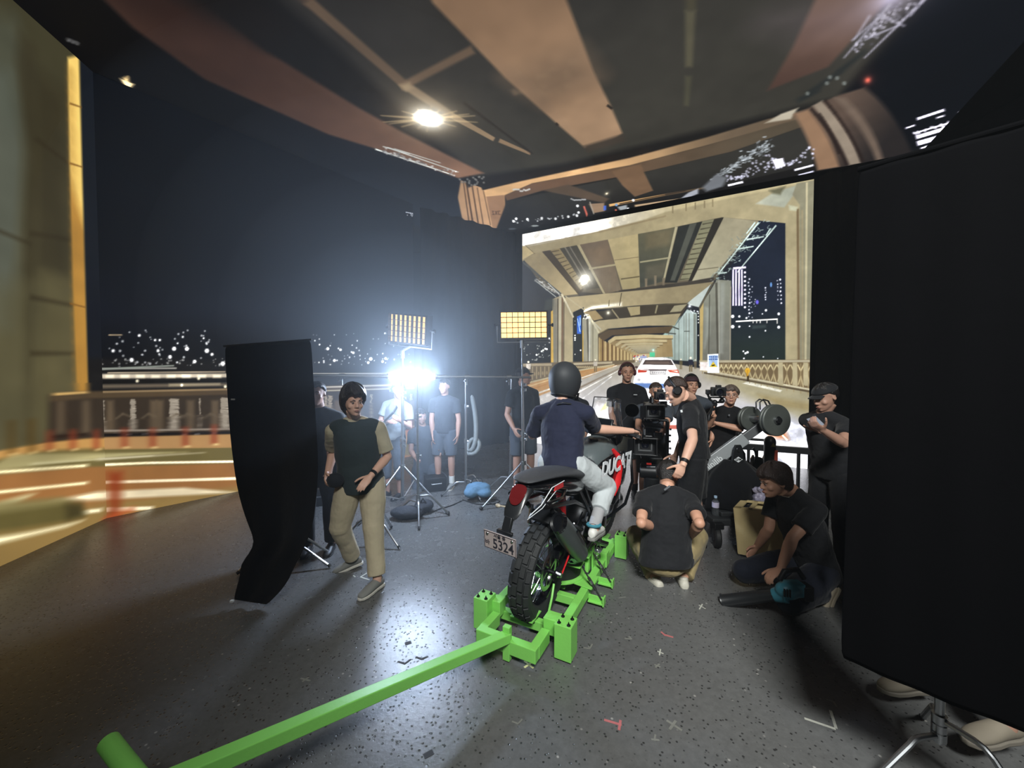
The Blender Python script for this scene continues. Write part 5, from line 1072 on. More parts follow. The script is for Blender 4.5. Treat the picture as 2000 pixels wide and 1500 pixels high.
for s in (-1, 1):
    bb('grip', MRUB, lambda m: m.tube((s*.24, 1.07, 1.178), (s*.355, 1.023, 1.17), .018, n=14)); bb('bar_end', MSTL, lambda m: m.tube((s*.355, 1.023, 1.17), (s*.38, 1.014, 1.168), .017, .013, 12))
    bb('lever', MSTL, lambda m: m.path([(s*.21, 1.11, 1.17), (s*.27, 1.13, 1.16), (s*.34, 1.1, 1.145), (s*.385, 1.07, 1.14)], .0075, 8, flat=.7)); bb('switch_pod', MBK, lambda m: m.box((s*.215, 1.08, 1.18), (.05, .05, .045)), bevel=.008)
    mr = bb('mirror', MBK, lambda m: (m.path([(s*.21, 1.09, 1.19), (s*.20, 1.10, 1.27), (s*.235, 1.1, 1.32)], .006, 8), m.lathe([(.0, .022), (.04, .018), (.062, .004), (.062, -.004), (.0, -.004)], frame((s*.27, 1.1, 1.375), z=(-.1*s, 1, .05)), 32)))
    mm = MB(BM); mm.lathe([(.058, 0), (.0, -.001)], frame((s*.27, 1.0955, 1.375), z=(-.1*s, 1, .05)), 32); mm.build('mirror_glass', pm('mirror_glass_m', (120, 124, 126), .05, 1.0), mr)
    bb('hand_guard', MGLOSS, lambda m: m.loft([((s*.39, 1.06, 1.17), (.01, 0, 0), (0, .004, .02)), ((s*.35, 1.16, 1.16), (.01, .008, 0), (0, 0, .04)), ((s*.28, 1.2, 1.16), (.004, .01, 0), (0, 0, .045)), ((s*.2, 1.15, 1.15), (.004, .01, 0), (0, 0, .025))], 12))
    bb('fork_leg', MGLOSS, lambda m: (m.tube((s*.1, 1.58, .36), (s*.1, 1.48, .62), .03, .028, 14), m.tube((s*.1, 1.48, .62), (s*.1, 1.22, 1.12), .025, n=14))); bb('fork_guard', MWHT, lambda m: m.path([(s*.115, 1.62, .38), (s*.115, 1.54, .55), (s*.115, 1.47, .68)], [.012, .03, .02], 8, flat=.5))
    bb('front_caliper', MGLOSS, lambda m: m.box((s*.065, 1.46, .42), (.04, .06, .1)), bevel=.008); bb('foot_peg', MSTL, lambda m: (m.box((s*.235, .60, .36), (.12, .05, .018)), m.tube((s*.12, .6, .4), (s*.18, .6, .36), .014, n=8)))
    bb('peg_hanger', MENG, lambda m: m.path([(s*.13, .45, .56), (s*.15, .52, .46), (s*.15, .6, .37)], .016, 8))
bb('triple_clamp', MBK, lambda m: (m.box((0, 1.23, 1.1), (.26, .07, .03)), m.box((0, 1.33, .9), (.26, .07, .03))), bevel=.006)
bb('front_mudguard', MGLOSS, lambda m: m.loft([(V((0, 1.58+.43*math.cos(a), .38+.42*math.sin(a))), V((.06, 0, 0)), V((0, math.cos(a), math.sin(a)))*.01) for a in [rad(x) for x in range(25, 135, 12)]], 12))
bb('radiator', MBK, lambda m: m.box((0, 1.3, .7), (.3, .04, .26), Matrix.Rotation(rad(-15), 3, 'X')), bevel=.01)
bb('rear_hose', MBK, lambda m: (m.path([(.1, .35, .84), (.16, .4, .7), (.16, .5, .6), (.14, .55, .5)], .012, 8), m.path([(.12, .45, .82), (.17, .5, .66), (.17, .58, .5)], .008, 8)))
bb('grab_rail', MGLOSS, lambda m: m.path([(-.10, .1, .9), (-.15, -.1, .9), (-.13, -.28, .91)], .012, 8)); bb('grab_rail', MGLOSS, lambda m: m.path([(.10, .1, .9), (.15, -.1, .9), (.13, -.28, .91)], .012, 8))
bb('exhaust_bracket', MSTL, lambda m: m.path([(-.08, -.05, .78), (-.085, -.06, .66), (-.08, .02, .6)], .014, 8))
bb('tie_chain', MSTL, lambda m: [m.torus(Matrix.Translation((.21+.004*(k % 2), .66-.006*k, .38-.028*k)) @ Matrix.Rotation(rad(90*(k % 2)), 4, 'Z') @ Matrix.Rotation(rad(90), 4, 'Y'), .016, .004, 12, 6) for k in range(6)])

# ------------------------------------------------------------------ people
CAMV = V((0, 0, HC))
def solve(P, L, x, y, s):
    """point on the sight line (x, y) at distance L from P, nearer ('n') or farther ('f')"""
    d = ray(x, y).normalized(); b_ = d.dot(P-CAMV); disc = b_*b_ - (P-CAMV).length_squared + L*L
    t_ = b_ + (math.sqrt(disc) if s == 'f' else -math.sqrt(disc)) if disc > 0 else b_
    Q = CAMV + d*t_
    return P + (Q-P).normalized()*L
def ik(P, Q, L1, L2, hint):
    Q = V(Q); d = Q-P; D_ = min(d.length, (L1+L2)*.999); u = d.normalized(); Q = P+u*D_
    a = (L1*L1-L2*L2+D_*D_)/(2*D_); h = math.sqrt(max(L1*L1-a*a, 0)); hv = V(hint); hv = hv-u*hv.dot(u); hv = hv.normalized() if hv.length > 1e-5 else u.orthogonal()
    return P+u*a+hv*h, Q
def lerp(a, b_, t_): return V(a).lerp(V(b_), t_)
def hand(mb, wr, d, n, side, curl=0.35, s=1.0, thumb=0.5, spread=0.1):
    d = V(d).normalized(); n = V(n); n = (n-d*n.dot(d)).normalized(); lat = d.cross(n)*side
    P = lambda a, b_, c: wr + (d*a + lat*b_ + n*c)*s
    mb.loft([(P(-.01, 0, 0), lat*.024*s, n*.019*s), (P(.02, 0, 0), lat*.03*s, n*.018*s), (P(.055, 0, 0), lat*.039*s, n*.016*s), (P(.088, 0, .002), lat*.038*s, n*.012*s)], 14)
    for off, ln, r in ((.029, .072, .0088), (.010, .080, .0092), (-.010, .074, .0088), (-.028, .058, .0078)):
        p = P(.085-abs(off)*.12, off, 0); a = 0; pts = [P(.06, off*.9, 0), p]; rs = [r*1.05, r*1.08]
        for k, fr in enumerate((.46, .30, .24)):
            a += curl*(.9, 1.25, .8)[k]; dd = (d*math.cos(a)+n*math.sin(a)+lat*off*spread*12*.1).normalized(); p = p+dd*ln*fr*s*1.05; pts.append(p); rs.append(r*(1-.08*(k+1)))
        mb.path(pts, [q*s for q in rs], 8); mb.ell(pts[-1], (r*.78*s,)*3, n=8, m=6)
    p = P(.018, .026, .004); pts = [P(.005, .012, 0), p]; rs = [.014, .0135]
    for k, fr in enumerate((.042, .034, .026)):
        dd = (d*(.62+.12*k)+lat*(.72-.28*k*thumb)+n*(.25+thumb*.35*k)).normalized(); p = p+dd*fr*s; pts.append(p); rs.append(.0118-.0012*k)
    mb.path(pts, [q*s for q in rs], 8); mb.ell(pts[-1], (.009*s,)*3, n=8, m=6)

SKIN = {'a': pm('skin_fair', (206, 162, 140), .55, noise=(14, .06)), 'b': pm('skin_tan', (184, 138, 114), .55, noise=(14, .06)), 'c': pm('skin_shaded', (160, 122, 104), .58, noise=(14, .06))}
MEYE = pm('eye_dark', (24, 20, 20), .25); MSCL = pm('eye_white', (158, 148, 140), .4); MLIP = pm('lip', (158, 106, 94), .5)
HAIRM = {k: pm('hair_'+k, c, .42, noise=(60, .35), bump=(130, .5)) for k, c in (('black', (22, 19, 19)), ('brown', (52, 38, 32)), ('light', (96, 84, 74)), ('dark', (34, 29, 28)))}
def cloth_m(name, col, folds=.45, rough=.85, sc_=9): return pm(name, col, rough, noise=(7, .16), bump=(sc_, folds), sheen=.08, spec=.25)

def head_frame(c, yaw, pitch=0, roll=0):
    """x right, y face, z up"""
    R = Matrix.Rotation(-rad(yaw), 3, 'Z') @ Matrix.Rotation(rad(pitch), 3, 'X') @ Matrix.Rotation(rad(roll), 3, 'Y')
    F = R.to_4x4(); F.translation = c; return F
def head_mesh(mb, F, s=1.0, mouth_open=0):
    o = mb.M; mb.M = F @ Matrix.Scale(s, 4); I = Matrix()
    mb.ell((0, -.012, .035), (.076, .096, .084)); mb.ell((0, .012, -.01), (.068, .078, .09))
    mb.loft([((0, .0, .02), (.070, 0, 0), (0, .085, 0)), ((0, .012, -.035), (.066, 0, 0), (0, .080, 0)), ((0, .026, -.075), (.052, 0, 0), (0, .066, 0)), ((0, .046, -.103), (.032, 0, 0), (0, .040, 0)), ((0, .052, -.114), (.018, 0, 0), (0, .024, 0))], 18)
    mb.loft([((0, .088, .012), (.008, 0, 0), (0, .012, 0)), ((0, .099, -.01), (.010, 0, 0), (0, .013, 0)), ((0, .106, -.028), (.015, 0, 0), (0, .016, 0)), ((0, .096, -.038), (.017, 0, 0), (0, .014, 0))], 12)
    mb.ell((0, .110, -.029), (.010, .009, .009), n=10, m=8)
    for s_ in (-1, 1):
        mb.ell((s_*.031, .082, .022), (.026, .014, .008), n=10, m=8); mb.ell((s_*.042, .062, -.028), (.024, .022, .022), n=10, m=8)
        mb.loft([((s_*.074, -.006, .022), (0, .018, 0), (s_*.004, 0, .004)), ((s_*.082, -.014, .024), (0, .020, 0), (s_*.004, 0, .002)), ], 10)
        mb.torus(frame((s_*.081, -.010, -.004), x=(0, 1, .1), y=(-s_*.25, 0, 1)) @ Matrix.Scale(1.6, 4, (0, 1, 0)), .014, .0055, 14, 6); mb.ell((s_*.079, -.01, -.004), (.006, .014, .024), n=8, m=6)
        mb.ell((s_*.012, .099, -.034), (.008, .009, .007), n=8, m=6)
    mb.ell((0, .094, -.060), (.023, .011, .006), n=12, m=8); mb.ell((0, .092, -.070), (.019, .011, .007), n=12, m=8); mb.ell((0, .082, -.098), (.018, .014, .014), n=10, m=8)
    mb.M = o
def face_parts(F, root, hair_m, s=1.0):
    for s_ in (-1, 1):
        m_ = MB(F @ Matrix.Scale(s, 4)); m_.ell((s_*.030, .0865, .004), (.0115, .007, .0044), n=12, m=8); e = m_.build('eye', MSCL, root)
        m_ = MB(F @ Matrix.Scale(s, 4)); m_.ell((s_*.030, .0915, .004), (.0052, .003, .0044), n=10, m=6); m_.build('iris', MEYE, e)
        m_ = MB(F @ Matrix.Scale(s, 4)); m_.path([(s_*.014, .0975, .023), (s_*.03, .0965, .029), (s_*.047, .085, .023)], [.0030, .0038, .002], 6, flat=.8); m_.build('eyebrow', hair_m, root)
    m_ = MB(F @ Matrix.Scale(s, 4)); m_.ell((0, .1015, -.061), (.021, .006, .0042), n=12, m=6); m_.ell((0, .0995, -.069), (.017, .006, .005), n=12, m=6); m_.build('lips', MLIP, root)
def hair_cap(F, root, mat, thick=.018, front=.055, side=.0, back=-.07, s=1.0, fringe=0, seed=0, top=0.0, name='hair', part=True):
    """hair as a thick shell; hairline heights at front, side and back of the head"""
    rng = random.Random(seed); n, m_ = 48, 26; vs, fs = [], []
    for i in range(m_+1):
        th = math.pi*i/m_
        for j in range(n):
            ph = 2*math.pi*j/n; d = V((math.sin(th)*math.sin(ph), math.sin(th)*math.cos(ph), math.cos(th)))
            cs = math.cos(ph)
            lim = (front*max(cs, 0)+side*(1-abs(cs))+back*max(-cs, 0)) if cs >= 0 else (side*(1-abs(cs))+back*(-cs))
            if cs > 0: lim = side+(front-side)*min(1, cs*1.5)**1.0
            lim += .006*math.sin(ph*9+seed)+.004*math.sin(ph*17+seed*2)
            base = V((.077*d.x, -.010+.097*d.y, .03+.088*d.z))
            if d.z < 0: base = V((.075*d.x*(1-.25*d.z*d.z), -.010+.094*d.y*(1-.18*d.z*d.z), .03+.145*d.z if True else 0))
            t_ = thick*(1+.22*math.sin(ph*6+seed+th*2)+.12*math.sin(ph*13+th*5+seed)) + top*max(d.z, 0)**2
            edge = (base.z-lim)/.02
            k = max(0.0, min(1.0, edge)); k = k*k*(3-2*k)
            p = base + d*(t_*k) - d*(.022*(1-k))
            if k > 0 and fringe and cs > .2 and base.z < .09: p += V((0, fringe*.5*cs, -fringe*.2))
            vs.append(p)
    for i in range(m_):
        for j in range(n): fs.append((i*n+j, i*n+(j+1) % n, (i+1)*n+(j+1) % n, (i+1)*n+j))
    mb = MB(F @ Matrix.Scale(s, 4)); mb.add(vs, fs); return mb.build(name, mat, root, sub=1, ang=180)
def headphones(F, root, s=1.0, mat=None):
    m_ = MB(F @ Matrix.Scale(s, 4)); m_.path([(.092*math.cos(a)*1.02, -.008, .018+.118*math.sin(a)) for a in [rad(x) for x in range(0, 181, 12)]], .009, 8, flat=1.3); hp = m_.build('headphone_band', mat or MBLK, root)
    for s_ in (-1, 1):
        m_ = MB(F @ Matrix.Scale(s, 4)); m_.lathe([(.0, .026), (.028, .026), (.038, .016), (.040, .0), (.034, -.008), (0, -.008)], frame((s_*.088, -.008, .0), z=(s_, 0, 0)), 22); m_.build('ear_cup', mat or MBLK, root)
def cap(F, root, mat, s=1.0, brim=True, back=False):
    m_ = MB(F @ Matrix.Scale(s, 4)); rings = []
    for k in range(9):
        a = k/8*math.pi/2; rings.append(((0, -.012, .045+.078*math.sin(a)), (.091*math.cos(a)+.001, 0, 0), (0, .112*math.cos(a)+.001, 0)))
    m_.loft(rings, 28); c_ = m_.build('cap', mat, root, sub=1, ang=180)
    if brim:
        sg = -1 if back else 1; g = [[V(((-1+2*j/10)*.066, sg*(.082*math.sqrt(max(0, 1-((-1+2*j/10)*.72)**2))+.068*i/4*(1-.35*(-1+2*j/10)**2)), .050-.012*i/4-.014*(-1+2*j/10)**2)) for j in range(11)] for i in range(5)]
        m_ = MB(F @ Matrix.Scale(s, 4)); m_.sheet(g); m_.build('brim', mat, c_, solid=.004, ang=180)
def shoe(ank, yaw, pitch, root, mat, sole, s=1.0, ln=.27):
    """shoe under an ankle joint; pitch > 0 lifts the heel"""
    fwd = V((math.sin(rad(yaw)), math.cos(rad(yaw)), 0)); rt = V((fwd.y, -fwd.x, 0)); R = Matrix.Rotation(-rad(pitch), 3, rt)
    f, u = R @ fwd, R @ Z
    P = lambda a, c: ank + (f*a + u*(c-.085))*s
    m_ = MB(); m_.loft([(P(-.068, .045), rt*.022*s, u*.026*s), (P(-.05, .05), rt*.033*s, u*.036*s), (P(0, .058), rt*.036*s, u*.046*s), (P(.05, .052), rt*.040*s, u*.040*s), (P(.10, .042), rt*.046*s, u*.032*s), (P(.15, .036), rt*.045*s, u*.027*s), (P(.185, .030), rt*.034*s, u*.020*s), (P(.20, .026), rt*.018*s, u*.012*s)], 18)
    m_.loft([(P(-.012, .06), rt*.036*s, f*.046*s), (P(-.012, .105), rt*.034*s, f*.042*s)], 16)
    sh = m_.build('shoe', mat, root, sub=1, ang=60)
    m_ = MB(); F = Matrix((f, rt, u)).transposed().to_4x4(); F.translation = P(0, 0)
    out = [(-.075, 0), (-.065, .028), (-.03, .036), (.03, .036), (.09, .047), (.14, .049), (.18, .038), (.205, .012), (.205, -.012), (.18, -.036), (.14, -.046), (.09, -.044), (.03, -.034), (-.03, -.034), (-.065, -.028)]
    m_.prism([(a*s, b_*s) for a, b_ in out], F, .024*s); m_.build('sole', sole, sh, bevel=.005, ang=60)
    return sh

def person(label, p, group=None):
    s = p.get('s', 1.0); vox = p.get('vox', .0075); hip = sho = None
    if 'hip' in p: hip = at(*p['hip']) if not isinstance(p['hip'], V) else p['hip']; sho = at(*p['sho']) if not isinstance(p['sho'], V) else p['sho']
    hc = at(*p['head']) if not isinstance(p['head'], V) else p['head']
    if p.get('stand'):
        s = hc.z/1.625; ln = p['stand'] if isinstance(p['stand'], tuple) else (0, 0)
        hip = V((hc.x+ln[0], hc.y+ln[1]+.02, .925*s)); sho = V((hc.x+ln[0]*.2, hc.y+.03+ln[1]*.2, 1.435*s)); p['s'] = s; p['_hip'] = hip; p['_sho'] = sho
    hy, sy = rad(p['yaw']), rad(p.get('syaw', p['yaw']))
    root = thing('person', label, 'person', V((hip.x, hip.y, 0)), group)
    hr = V((math.cos(hy), -math.sin(hy), 0)); sp = (sho-hip).normalized(); sr = V((math.cos(sy), -math.sin(sy), 0)); sr = (sr-sp*sr.dot(sp)*.5)
    if 'stilt' in p: sr = Matrix.Rotation(rad(p['stilt']), 3, V((math.sin(sy), math.cos(sy), 0))) @ sr
    sr.normalize(); hd = sp.cross(hr)*-1; sf = sp.cross(sr)*-1           # forward = right x up reversed
    hd = (hr.cross(sp)*-1).normalized(); sf = (sr.cross(sp)*-1).normalized()
    hd = -hd if hd.dot(V((math.sin(hy), math.cos(hy), 0))) < 0 else hd; sf = -sf if sf.dot(V((math.sin(sy), math.cos(sy), 0))) < -.2 else sf
    lo, hi = hip, sho
    def tors(t_): return lo.lerp(hi, t_)
    sw = .185*s*p.get('sw', 1); hw_ = .095*s
    SH = {'L': hi - sr*sw - sp*.058*s, 'R': hi + sr*sw - sp*.058*s}; HP = {'L': lo - hr*hw_, 'R': lo + hr*hw_}
    J = {}
    UA, FA, THI, SHN = .285*s, .25*s, .43*s, .42*s
    for k in 'LR':
        a = p.get('arm'+k)
        if a[0] == 'ik': el, wr = ik(SH[k], a[1] if isinstance(a[1], V) else at(*a[1]), UA, FA, a[2])
        else:
          e = a[0]; el = solve(SH[k], UA, *e) if isinstance(e, tuple) else SH[k] + (sr*e[0]+sf*e[1]+Z*e[2]).normalized()*UA if isinstance(e, list) else e
          w_ = a[1]; wr = solve(el, FA, *w_) if isinstance(w_, tuple) else el + (sr*w_[0]+sf*w_[1]+Z*w_[2]).normalized()*FA if isinstance(w_, list) else w_
        l_ = p.get('leg'+k)
        if l_ is None: l_ = ([.04 if k == 'R' else -.04, .05, -1], [0, -.05, -1])
        if l_[0] == 'ik': kn, an = ik(HP[k], l_[1] if isinstance(l_[1], V) else at(*l_[1]), THI, SHN, l_[2]); J[k] = (el, wr, kn, an); continue
        q = l_[0]; kn = solve(HP[k], THI, *q) if isinstance(q, tuple) else HP[k]+(hr*q[0]+V((math.sin(hy), math.cos(hy), 0))*q[1]+Z*q[2]).normalized()*THI if isinstance(q, list) else q
        q = l_[1]; an = solve(kn, SHN, *q) if isinstance(q, tuple) else kn+(hr*q[0]+V((math.sin(hy), math.cos(hy), 0))*q[1]+Z*q[2]).normalized()*SHN if isinstance(q, list) else q
        J[k] = (el, wr, kn, an)
    nk = hi + sp*.05*s
    F = head_frame(hc, p.get('hyaw', p['yaw']), p.get('hpitch', 0), p.get('hroll', 0)); hs = s*p.get('hs', 1.0)
    skull = F @ V((0, -.02, -.06))
    B_ = MB(); B_.loft([(tors(-.1), hr*.15*s, hd*.1*s), (tors(0.08), hr*.162*s, hd*.108*s), (tors(.35), hr*.13*s, hd*.095*s), (tors(.62), hr.lerp(sr, .6)*.155*s, sf*.11*s), (tors(.88), sr*.15*s, sf*.1*s), (tors(1.05), sr*.09*s, sf*.07*s)], 20)
    B_.capsule(SH['L'], SH['R'], .05*s, n=14); [B_.capsule(hi, SH[k], .045*s, .045*s) for k in 'LR']; B_.path([tors(.95), nk, skull], [.075*s, .057*s, .056*s], 14)
    head_mesh(B_, F, hs)
    bare = p.get('bare', False)
    for k in 'LR':
        el, wr, kn, an = J[k]; sd = 1 if k == 'R' else -1
        B_.path([SH[k], lerp(SH[k], el, .3), lerp(SH[k], el, .8), el, lerp(el, wr, .25), lerp(el, wr, .7), wr, wr+(wr-el).normalized()*.015], [v*s for v in (.052, .048, .042, .040, .043, .034, .026, .025)], 14)
        hd_ = p.get('hand'+k, {}); dirn = hd_.get('d', (wr-el)); dirn = V(dirn) if not isinstance(dirn, V) else dirn
        if hd_.get('rel'): dirn = sr*dirn[0]+sf*dirn[1]+Z*dirn[2]
        nrm = V(hd_.get('n', tuple(-sd*sr))); hand(B_, wr, dirn, nrm, sd, hd_.get('curl', .35), s, hd_.get('thumb', .5))
        B_.path([HP[k], lerp(HP[k], kn, .35), lerp(HP[k], kn, .85), kn, lerp(kn, an, .3), lerp(kn, an, .75), an], [v*s for v in (.088, .082, .062, .058, .056, .042, .038)], 14)
        B_.capsule(an, an+Z*-.03, .036*s); B_.ell(kn, (.058*s,)*3, n=12, m=8); B_.ell(el, (.040*s,)*3, n=10, m=8)
    B_.build('body', SKIN[p.get('skin', 'b')], root, remesh=vox, it=p.get('it', 3))
    hm = HAIRM[p.get('hair', 'black')]; face_parts(F, root, hm, hs)
    if p.get('hairp') is not None: hair_cap(F, root, hm, s=hs, **p['hairp'])
    # ---- clothes
    sm = p['shirt']; wd = p.get('wide', 1.0); sl = p.get('sleeve', .62)
    S_ = MB(); hem = p.get('hem', -.08)
    S_.loft([(tors(hem), hr*.178*s*wd, hd*.132*s*wd), (tors(hem+.06), hr*.180*s*wd, hd*.134*s*wd), (tors(.25), hr*.165*s*wd, hd*.122*s*wd), (tors(.55), hr.lerp(sr, .5)*.172*s*wd, (hd+sf).normalized()*.13*s*wd), (tors(.8), sr*.172*s, sf*.125*s), (tors(.95), sr*.13*s, sf*.1*s), (tors(1.07), sr*.075*s, sf*.072*s)], 24)
    for k in 'LR':
        el = J[k][0]; a = SH[k]; S_.capsule(tors(1.03), a, .066*s, .068*s, 16); S_.capsule(tors(.86), a, .085*s, .07*s, 16); e_ = lerp(a, el, min(sl, 1.0)); u_ = (el-a).normalized()
        S_.path([a, lerp(a, el, .3*min(sl, 1)), e_-u_*.01, e_], [.070*s, .071*s, (.071 if sl < 1 else .056)*s, (.072 if sl < 1 else .056)*s], 16)
        if sl > 1:
            w1 = lerp(el, J[k][1], min((sl-1), 1)); S_.path([el, lerp(el, w1, .5), w1], [.054*s, .048*s, .044*s], 14)
    shirt = S_.build('shirt', sm, root, remesh=vox*1.1, it=4, disp=(.11, .016*p.get('folds', 1)))
    tm = p['trousers']; tl_ = p.get('tlen', 1.92); tw = p.get('twide', 1.0)
    T_ = MB(); T_.loft([(tors(.24), hr*.155*s, hd*.112*s), (tors(.08), hr*.172*s, hd*.125*s), (tors(-.06), hr*.17*s, hd*.12*s)], 20); T_.ell(lo-sp*.04*s, (.165*s, .12*s, .1*s), frame((0, 0, 0), x=hr, y=hd))
    for k in 'LR':
        _, _, kn, an = J[k]; a = HP[k]; pts = [a]; rs = [.112*s]
        if tl_ <= 1: pts += [lerp(a, kn, tl_*.5), lerp(a, kn, tl_-.02), lerp(a, kn, tl_)]; rs += [.104*s*tw, .094*s*tw, .095*s*tw]
        else: pts += [lerp(a, kn, .5), lerp(a, kn, .95), lerp(kn, an, .1)]+[lerp(kn, an, (tl_-1)*q) for q in (.5, .97, 1.0)]; rs += [.1*s*tw, .08*s*tw, .078*s*tw, .07*s*tw, .066*s*tw, .066*s*tw]
        T_.path(pts, rs, 18)
        if tl_ > 1: T_.ell(kn, (.081*s*tw,)*3, n=14, m=8); T_.capsule(a, lerp(a, kn, .98), .108*s, .08*s*tw); T_.capsule(kn, lerp(kn, an, .4), .078*s*tw, .07*s*tw)
    T_.build('trousers' if tl_ > 1 else 'shorts', tm, root, remesh=vox*1.1, it=4, disp=(.1, .012))
    for k in 'LR':
        _, _, kn, an = J[k]; ft = p.get('foot'+k, (p['yaw'], 0)); shoe(an, ft[0], ft[1], root, p.get('shoe', MRUB), p.get('sole', MRUB), s*p.get('shoes', 1.0))
        if p.get('sock'): m_ = MB(); m_.path([lerp(kn, an, p['sock'][1]), an], [.047*s, .045*s], 14); m_.build('sock', p['sock'][0], root)
    p['root'] = root; p['T'] = tors; p['hr'] = hr; p['hd'] = hd; p['F'] = F; p['J'] = J; p['hs'] = hs; p['SH'] = SH; p['sr'] = sr; p['sf'] = sf; p['sp'] = sp
    def bl(a, b_): return round((a-b_).length, 2)
    p['info'] = (round((sho-hip).length, 2), round((hc-sho).length, 2), [round(J[k][3].z, 2) for k in 'LR'])
    return p
def badge(F, w_, h_, mat, root, name='print'):
    m_ = MB(F); m_.box((0, 0, 0), (w_, h_, .003)); return m_.build(name, mat, root, smooth=False)

CBLK = cloth_m('black_cotton', (24, 25, 28), .5); CNAVY = cloth_m('navy_cotton', (34, 38, 58), .55); CGREY = cloth_m('grey_olive_twill', (62, 62, 56), .4)
CBEI = cloth_m('beige_twill', (178, 166, 140), .45); CTAN = cloth_m('tan_linen', (176, 166, 140), .45); CVEST = cloth_m('dark_green_vest', (44, 54, 56), .3); CLG = cloth_m('light_grey_twill', (176, 182, 184), .5)
CKHA = cloth_m('khaki_twill', (150, 134, 96), .45); CWHT = cloth_m('white_cotton', (120, 125, 128), .4); CSLATE = cloth_m('slate_cotton', (62, 68, 76), .45)
SWHT = pm('white_leather', (206, 206, 200), .5, noise=(20, .08)); SBEI = pm('beige_canvas', (172, 160, 138), .7); SGRY = pm('grey_suede', (120, 120, 116), .8); SBLK = pm('black_shoe', (20, 20, 22), .5)
SOLW = pm('pale_sole', (196, 192, 182), .6)
PRN = pm('white_print', (206, 210, 212), .6)
PP = []
def add(label, **p):
    q = person(label, p); PP.append((label, q['info'])); return q

# the man in the vest, striding across with his head turned
v_ = add('person in a dark vest and beige trousers walking past the black cloth', hip=(706, 935, 3.18), sho=(693, 826, 3.14), yaw=158, syaw=165, head=(690, 785, 3.06), hyaw=140, hpitch=-4, s=.92,
    armR=((652, 880, 'f'), (640, 924, 'n')), armL=((757, 892, 'f'), (724, 930, 'n')), legL=('ik', (737, 1134, 2.97), (-.3, -1, 0)), legR=('ik', (690, 1090, 3.30), (-.5, -1, 0)),
    footL=(205, 0), footR=(-112, 14), skin='a', hair='dark', hairp=dict(thick=.036, front=.052, side=-.06, back=-.14, fringe=.03, seed=3, top=.016), shirt=CTAN, sleeve=.82, trousers=CBEI, tlen=1.93, twide=1.12, wide=.92, hem=.0, shoe=SGRY, sole=SOLW,
    handL=dict(curl=.3, n=(0.2, 1, .2)), handR=dict(curl=.5), vox=.006)
def overlay(p, mat, name, t0=-.1, grow=1.06):
    s = p.get('s', 1); T, hr, hd, sr, sf = p['T'], p['hr'], p['hd'], p['sr'], p['sf']
    m_ = MB(); m_.loft([(T(t0), hr*.186*s*grow, hd*.142*s*grow), (T(.0), hr*.186*s*grow, hd*.144*s*grow), (T(.3), hr*.174*s*grow, hd*.136*s*grow), (T(.6), sr*.178*s*grow, sf*.144*s*grow), (T(.76), sr*.178*s*grow, sf*.138*s*grow), (T(.88), sr*.170*s*grow, sf*.122*s*grow), (T(.98), sr*.135*s*grow, sf*.10*s*grow), (T(1.05), sr*.085*s, sf*.078*s)], 28)
    for k in 'LR': m_.capsule(T(.95), p['SH'][k].lerp(T(1.0), .24), .088*s, .084*s)
    return m_.build(name, mat, p['root'], remesh=.008, it=6, disp=(.12, .014))
overlay(v_, CVEST, 'vest', t0=-.2, grow=1.1)
m_ = MB(); w0 = v_['J']['L'][1]; dW = (w0-v_['J']['L'][0]).normalized(); m_.tube(w0-dW*.045, w0-dW*.022, .031, n=18); m_.build('wrist_watch', MBLK, v_['root'])
pz = at(655, 938, 3.02); m_ = MB(); m_.ell(pz, (.07, .05, .06)); m_.build('waist_pouch', cloth_m('black_pouch', (30, 34, 40), .3), v_['root'])
# behind the stands, left
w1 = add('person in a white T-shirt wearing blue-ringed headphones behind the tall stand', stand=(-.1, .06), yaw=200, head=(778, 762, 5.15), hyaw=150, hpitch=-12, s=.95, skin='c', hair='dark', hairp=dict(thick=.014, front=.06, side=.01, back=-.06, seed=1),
    armL=((800, 835, 'n'), (782, 822, 'n')), armR=((738, 834, 'n'), (760, 824, 'n')), shirt=CWHT, trousers=CSLATE, tlen=1.05, wide=1.08, shoe=SBLK)
headphones(w1['F'], w1['root'], w1['hs'])
m_ = MB(w1['F']); m_.torus(frame((.112, -.008, 0), z=(1, 0, 0)), .022, .003, 20, 6); m_.build('glow_ring', emis('blue_ring_glow', (70, 70, 255), 2.2), w1['root'])
m_ = MB(); m_.path([at(742, 836, 5.02), at(752, 822, 5.0), at(768, 806, 5.0), at(775, 795, 5.06), at(774, 790, 5.2)], .016, 8, flat=.4); m_.build('shoulder_strap', MBLK, w1['root'])
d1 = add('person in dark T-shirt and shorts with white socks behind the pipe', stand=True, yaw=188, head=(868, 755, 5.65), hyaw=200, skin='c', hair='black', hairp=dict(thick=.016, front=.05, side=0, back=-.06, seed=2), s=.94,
    armL=((897, 826, 'n'), (893, 862, 'n')), armR=((842, 826, 'n'), (846, 860, 'n')), shirt=cloth_m('charcoal_cotton', (46, 50, 56), .4), trousers=CSLATE, tlen=.92, shoe=SGRY, sole=SOLW, sock=(SWHT, .72), vox=.009)
d2 = add('person in a dark top kneeling low behind the stands', hip=(828, 915, 5.95), sho=(826, 838, 5.9), yaw=150, head=(823, 813, 5.86), hyaw=150, hpitch=-10, skin='c', hair='black', hairp=dict(thick=.016, front=.05, side=0, back=-.06, seed=5), s=.94,
    armL=([.2, .6, -1], [0, 1, -.1]), armR=([.2, .5, -1], [0, 1, -.2]), legL=([-.2, 1, -.25], [0, -.1, -1]), legR=([.3, .8, -.7], [0, -1, -.35]), shirt=CSLATE, trousers=CSLATE, shoe=SBLK, vox=.01)
